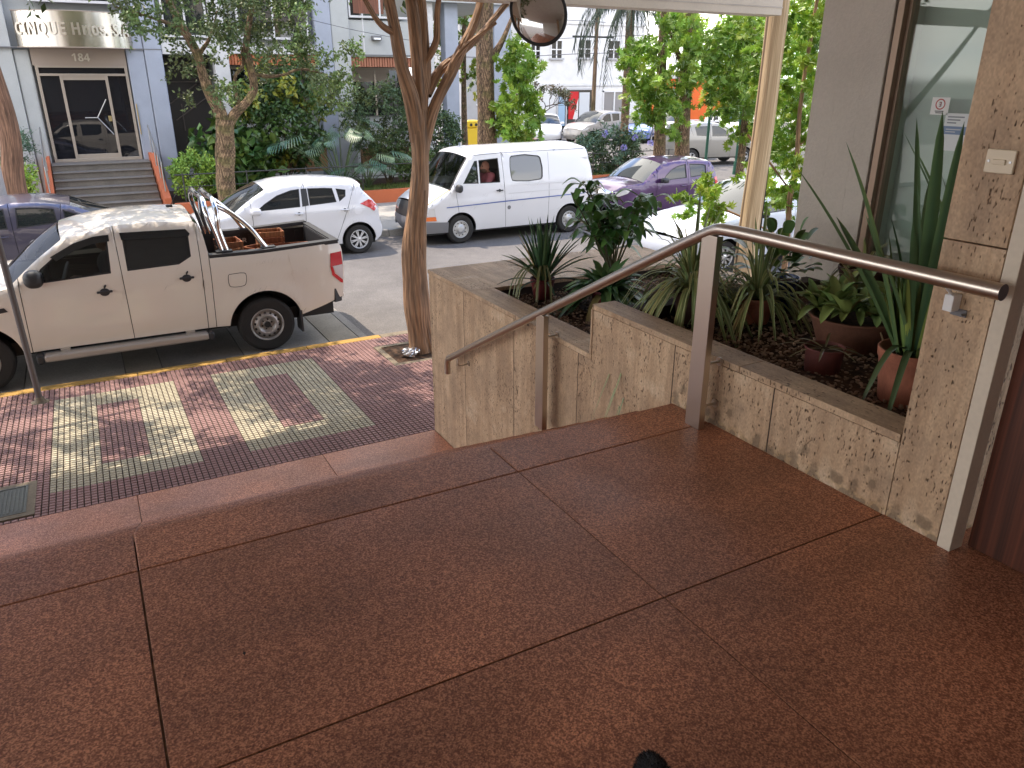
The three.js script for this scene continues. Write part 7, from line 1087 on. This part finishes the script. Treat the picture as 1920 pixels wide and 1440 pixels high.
// J: joints in person space, facing -x; y up, origin at the seat or the feet
function person(label, pos, turn, J, look) {
  const t = thing('person', label, 'person', pos, turn);
  const skinM = std({ color: look.skin || [0.46, 0.24, 0.16], roughness: 0.6 });
  const chain = (x, y, z, list, k) => list.reduce((d, [a, b, r0, r1]) => smin(d, cap3(x, y, z, J[a], J[b], r0, r1), k), 9);
  const H = J.head, all = Object.values(J), mn = [0, 1, 2].map(i => Math.min(...all.map(p => p[i])) - 0.22), mx = [0, 1, 2].map(i => Math.max(...all.map(p => p[i])) + 0.24);
  const arms = ['l', 'r'].flatMap(s => [['sh' + s, 'el' + s, 0.055, 0.045], ['el' + s, 'wr' + s, 0.043, 0.03], ['wr' + s, 'ha' + s, 0.034, 0.026]]), legs = J.kl ? ['l', 'r'].flatMap(s => [['hp' + s, 'k' + s, 0.085, 0.06], ['k' + s, 'an' + s, 0.056, 0.04], ['an' + s, 'to' + s, 0.042, 0.034]]) : [];
  const torso = [['pel', 'waist', 0.15, 0.145], ['waist', 'chest', 0.145, 0.165], ['shl', 'shr', 0.075, 0.075], ['chest', 'neck', 0.12, 0.06]];
  const body = sdfMesh((x, y, z) => {
    let d = chain(x, y, z, [...torso, ...arms, ...legs], 0.06); d = smin(d, cap3(x, y, z, J.neck, [H[0], H[1] - 0.06, H[2]], 0.055, 0.05), 0.04);
    const hx = x - H[0], hy = y - H[1], hz = z - H[2]; let h = (Math.hypot(hx / 0.098, hy / 0.122, hz / 0.078) - 1) * 0.085; h = smin(h, cap3(x, y, z, [H[0] - 0.06, H[1] - 0.06, H[2]], [H[0] - 0.068, H[1] - 0.085, H[2]], 0.045, 0.035), 0.04); h = smin(h, cap3(x, y, z, [H[0] - 0.092, H[1] + 0.015, H[2]], [H[0] - 0.112, H[1] - 0.025, H[2]], 0.012, 0.018), 0.02);
    for (const s of [1, -1]) { h = smin(h, cap3(x, y, z, [H[0] + 0.01, H[1] - 0.02, H[2] + s * 0.078], [H[0] + 0.015, H[1] + 0.02, H[2] + s * 0.086], 0.012, 0.016), 0.012); const e = Math.hypot(hx + 0.088, hy - 0.018, hz - s * 0.032) - 0.014; h = Math.max(h, -e); }
    for (const s of ['l', 'r']) { const w = J['wr' + s], q = J['ha' + s], dx = q[0] - w[0], dy = q[1] - w[1], dz = q[2] - w[2], l = Math.hypot(dx, dy, dz); for (let f = -1.5; f <= 1.5; f++) { const o = f * 0.018; d = smin(d, cap3(x, y, z, [q[0], q[1], q[2] + o], [q[0] + dx / l * 0.07, q[1] + dy / l * 0.07 - 0.015, q[2] + o], 0.0095, 0.008), 0.008); } d = smin(d, cap3(x, y, z, [w[0] + dx * 0.5, w[1] + dy * 0.5, w[2] + 0.02], [q[0] - 0.01, q[1] + 0.03, q[2] + 0.045], 0.011, 0.009), 0.012); }
    return smin(d, h, 0.03);
  }, mn, mx, 0.016);
  const b = part('body', body, skinM, t);
  const sl = look.sleeve ?? 1, sleeves = ['l', 'r'].flatMap(s => sl === 1 ? [['sh' + s, 'el' + s, 0.075, 0.062], ['el' + s, 'wr' + s, 0.06, 0.044]] : [['sh' + s, 'el' + s, 0.075, 0.066]]);
  part('shirt', sdfMesh((x, y, z) => Math.max(chain(x, y, z, [...torso.map(q => [q[0], q[1], q[2] + 0.018, q[3] + (q[1] === 'neck' ? -0.01 : 0.018)]), ...sleeves], 0.05), y - (J.neck[1] + 0.03)), mn, mx, 0.018), std({ map: clayT, color: look.shirt, roughness: 0.9 }), t);
  if (legs.length) part('trousers', sdfMesh((x, y, z) => chain(x, y, z, [['pel', 'waist', 0.165, 0.14], ...legs.filter(q => !q[1].startsWith('to')).map(q => [q[0], q[1], q[2] + 0.016, q[3] + 0.022])], 0.05), mn, mx, 0.02), std({ map: clayT, color: look.trousers || [0.03, 0.035, 0.05], roughness: 0.9 }), t);
  if (legs.length) for (const s of ['l', 'r']) { const a = J['an' + s], q = J['to' + s]; part('shoe', new RoundedBoxGeometry(0.28, 0.09, 0.1, 3, 0.04).translate((a[0] + q[0]) / 2 - 0.02, Math.min(a[1], q[1]) - 0.02, q[2]), M.black, t); }
  if (look.hair) part('hair', sdfMesh((x, y, z) => { const hx = x - H[0] - 0.015, hy = y - H[1] - 0.025, hz = z - H[2]; let d = (Math.hypot(hx / 0.106, hy / 0.118, hz / 0.092) - 1) * 0.09; if (look.longHair) d = smin(d, cap3(x, y, z, [H[0] + 0.05, H[1] - 0.02, H[2]], [H[0] + 0.08, H[1] - 0.22, H[2]], 0.085, 0.05), 0.05); return Math.max(d, -(x - (H[0] - 0.045) + Math.max(0, (y - H[1] - 0.055)) * 1.4)); }, [H[0] - 0.2, H[1] - 0.35, H[2] - 0.2], [H[0] + 0.25, H[1] + 0.2, H[2] + 0.2], 0.012), std({ color: look.hair, roughness: 0.8 }), t);
  if (look.beard) part('beard', sdfMesh((x, y, z) => Math.max((Math.hypot((x - H[0] + 0.035) / 0.08, (y - H[1] + 0.075) / 0.07, (z - H[2]) / 0.076) - 1) * 0.07, y - H[1] + 0.035), [H[0] - 0.2, H[1] - 0.2, H[2] - 0.15], [H[0] + 0.12, H[1] + 0.1, H[2] + 0.15], 0.011), std({ color: look.beard, roughness: 0.9 }), t);
  for (const s of [1, -1]) part('eye', new THREE.SphereGeometry(0.0125, 10, 8).translate(H[0] - 0.08, H[1] + 0.018, H[2] + s * 0.032), std({ color: [0.05, 0.03, 0.02], roughness: 0.2 }), b);
  return t;
}
const seated = (o = {}) => ({ pel: [0, 0.1, 0], waist: [0.01, 0.28, 0], chest: [0.0, 0.45, 0], neck: [-0.01, 0.6, 0], head: [-0.05, 0.76, 0], shl: [0, 0.54, 0.17], shr: [0, 0.54, -0.17], ell: [-0.05, 0.28, 0.24], elr: [-0.05, 0.28, -0.24], wrl: [-0.28, 0.24, 0.16], wrr: [-0.28, 0.24, -0.16], hal: [-0.35, 0.25, 0.13], har: [-0.35, 0.25, -0.13], hpl: [-0.02, 0.07, 0.1], hpr: [-0.02, 0.07, -0.1], kl: [-0.43, 0.1, 0.13], kr: [-0.43, 0.1, -0.13], anl: [-0.42, -0.33, 0.12], anr: [-0.42, -0.33, -0.12], tol: [-0.56, -0.38, 0.13], tor: [-0.56, -0.38, -0.13], ...o });
sdfMesh.coarse = 1;
person('bald bearded man in a pink shirt at the open window of the van', [8.0, RY + 0.84, -15.83], 0, seated({ head: [-0.07, 0.74, 0.03], ell: [-0.15, 0.32, 0.26], wrl: [-0.36, 0.44, 0.2], hal: [-0.42, 0.47, 0.17], anl: [-0.42, -0.2, 0.12], anr: [-0.42, -0.2, -0.12], tol: [-0.55, -0.24, 0.13], tor: [-0.55, -0.24, -0.13] }), { shirt: [0.42, 0.12, 0.15], skin: [0.42, 0.2, 0.14], sleeve: 0, beard: [0.12, 0.07, 0.05], trousers: [0.03, 0.03, 0.04] });
sdfMesh.coarse = 1.6;
person('driver in a dark shirt sitting behind the wheel of the pickup', [0.14, RY + 0.82, -10.6], 0, seated({ kl: [-0.4, 0.12, 0.13], kr: [-0.4, 0.12, -0.13], anl: [-0.5, -0.22, 0.12], anr: [-0.5, -0.22, -0.12], tol: [-0.62, -0.25, 0.13], tor: [-0.62, -0.25, -0.13], wrl: [-0.36, 0.3, 0.1], hal: [-0.45, 0.34, 0.08] }), { shirt: [0.05, 0.05, 0.06], hair: [0.03, 0.025, 0.02], skin: [0.3, 0.16, 0.1] });
const standing = (o = {}) => ({ pel: [0, 0.93, 0], waist: [0, 1.08, 0], chest: [0, 1.27, 0], neck: [0, 1.43, 0], head: [-0.02, 1.58, 0], shl: [0, 1.37, 0.17], shr: [0, 1.37, -0.17], ell: [0.02, 1.1, 0.24], elr: [0.02, 1.1, -0.24], wrl: [-0.08, 0.87, 0.24], wrr: [-0.08, 0.87, -0.24], hal: [-0.1, 0.8, 0.23], har: [-0.1, 0.8, -0.23], hpl: [0, 0.88, 0.1], hpr: [0, 0.88, -0.1], kl: [-0.02, 0.48, 0.11], kr: [0.02, 0.48, -0.1], anl: [0, 0.09, 0.12], anr: [0.06, 0.09, -0.1], tol: [-0.14, 0.05, 0.14], tor: [-0.08, 0.05, -0.12], ...o });
sdfMesh.coarse = 1.7;
person('dark haired person in a dark jacket with a red collar by the corner garden', [12.65, -1.64, -22.9], -1.6, standing(), { shirt: [0.035, 0.04, 0.055], hair: [0.02, 0.016, 0.014] });
person('dark haired person in a black printed top leaning forward by the corner garden', [13.25, -1.64, -22.8], -1.25, standing({ head: [-0.1, 1.52, 0], neck: [-0.05, 1.4, 0], wrl: [-0.2, 1.05, 0.12], hal: [-0.26, 1.08, 0.09] }), { shirt: [0.03, 0.032, 0.04], hair: [0.03, 0.02, 0.016] });
person('person with long brown hair in a pale pink top beyond the dark jackets', [14.6, -1.66, -27.6], -1.9, standing(), { shirt: [0.55, 0.33, 0.3], hair: [0.1, 0.05, 0.03], longHair: true });
// ---------------------------------------------------------------- small things on the ground
{
  reseed(31); const g = new THREE.IcosahedronGeometry(0.1, 3), p = g.attributes.position; const F = new Map(); for (let i = 0; i < p.count; i++) { const k = [p.getX(i), p.getY(i), p.getZ(i)].map(v => v.toFixed(4)).join(); if (!F.has(k)) F.set(k, rr(0.6, 1.25)); const f = F.get(k); p.setXYZ(i, p.getX(i) * f * 1.1, p.getY(i) * f * 0.55, p.getZ(i) * f); } g.computeVertexNormals();
  single('crumpled_foil', g, std({ color: [0.75, 0.76, 0.78], metalness: 0.9, roughness: 0.25 }), 'crumpled silver foil bag lying at the foot of the smooth brown tree', 'litter', undefined, [3.2, swY(-8.55) + 0.04, -8.52]);
  // fuzzy toe at the bottom of the picture
  const t = thing('fuzzy_shoe', 'black fuzzy rounded toe resting on the granite landing', 'shoe', [0.965, 0, -1.06]); t.rotation.y = -0.5; const sg = new THREE.SphereGeometry(0.05, 24, 16).scale(1, 0.75, 2.4).translate(0, 0.036, 0.08); part('upper', sg, M.black, t);
  const L = new Leaves(); for (let i = 0; i < 5000; i++) { const d = dirR(); if (d.y < -0.4) continue; const b = new V3(d.x * 0.049, 0.036 + d.y * 0.037, 0.08 + d.z * 0.118), n = new V3(d.x, d.y * 1.3, d.z * 0.45).add(dirR().multiplyScalar(0.6)).normalize(); L.leaf(b, n, new V3().crossVectors(n, dirR()).normalize(), rr(0.006, 0.012), 0.0014, tint([0.012, 0.012, 0.014], 0.4), 0, 0.2); } part('fuzz', L.geo(), LEAF_FLAT, t);
  part('sole', new THREE.SphereGeometry(0.05, 24, 8).scale(1.02, 0.2, 2.42).translate(0, 0.01, 0.08), M.rubber, t);
  // fallen leaves and specks
  for (const [x, z] of [[0.17, -1.98]]) { const f = new Leaves(); f.leaf(new V3(0, 0.002, 0), new V3(1, 0.08, 0).normalize(), new V3(0, 0, 1), 0.018, 0.01, [0.02, 0.015, 0.012], 0.2); const m = single('leaf_scrap', f.geo(), LEAF_FLAT, 'tiny dark leaf scrap on the granite landing', 'leaf', undefined, [x, 0.001, z]); m.rotation.y = x * 9; }
}
renderer.render(scene, camera);
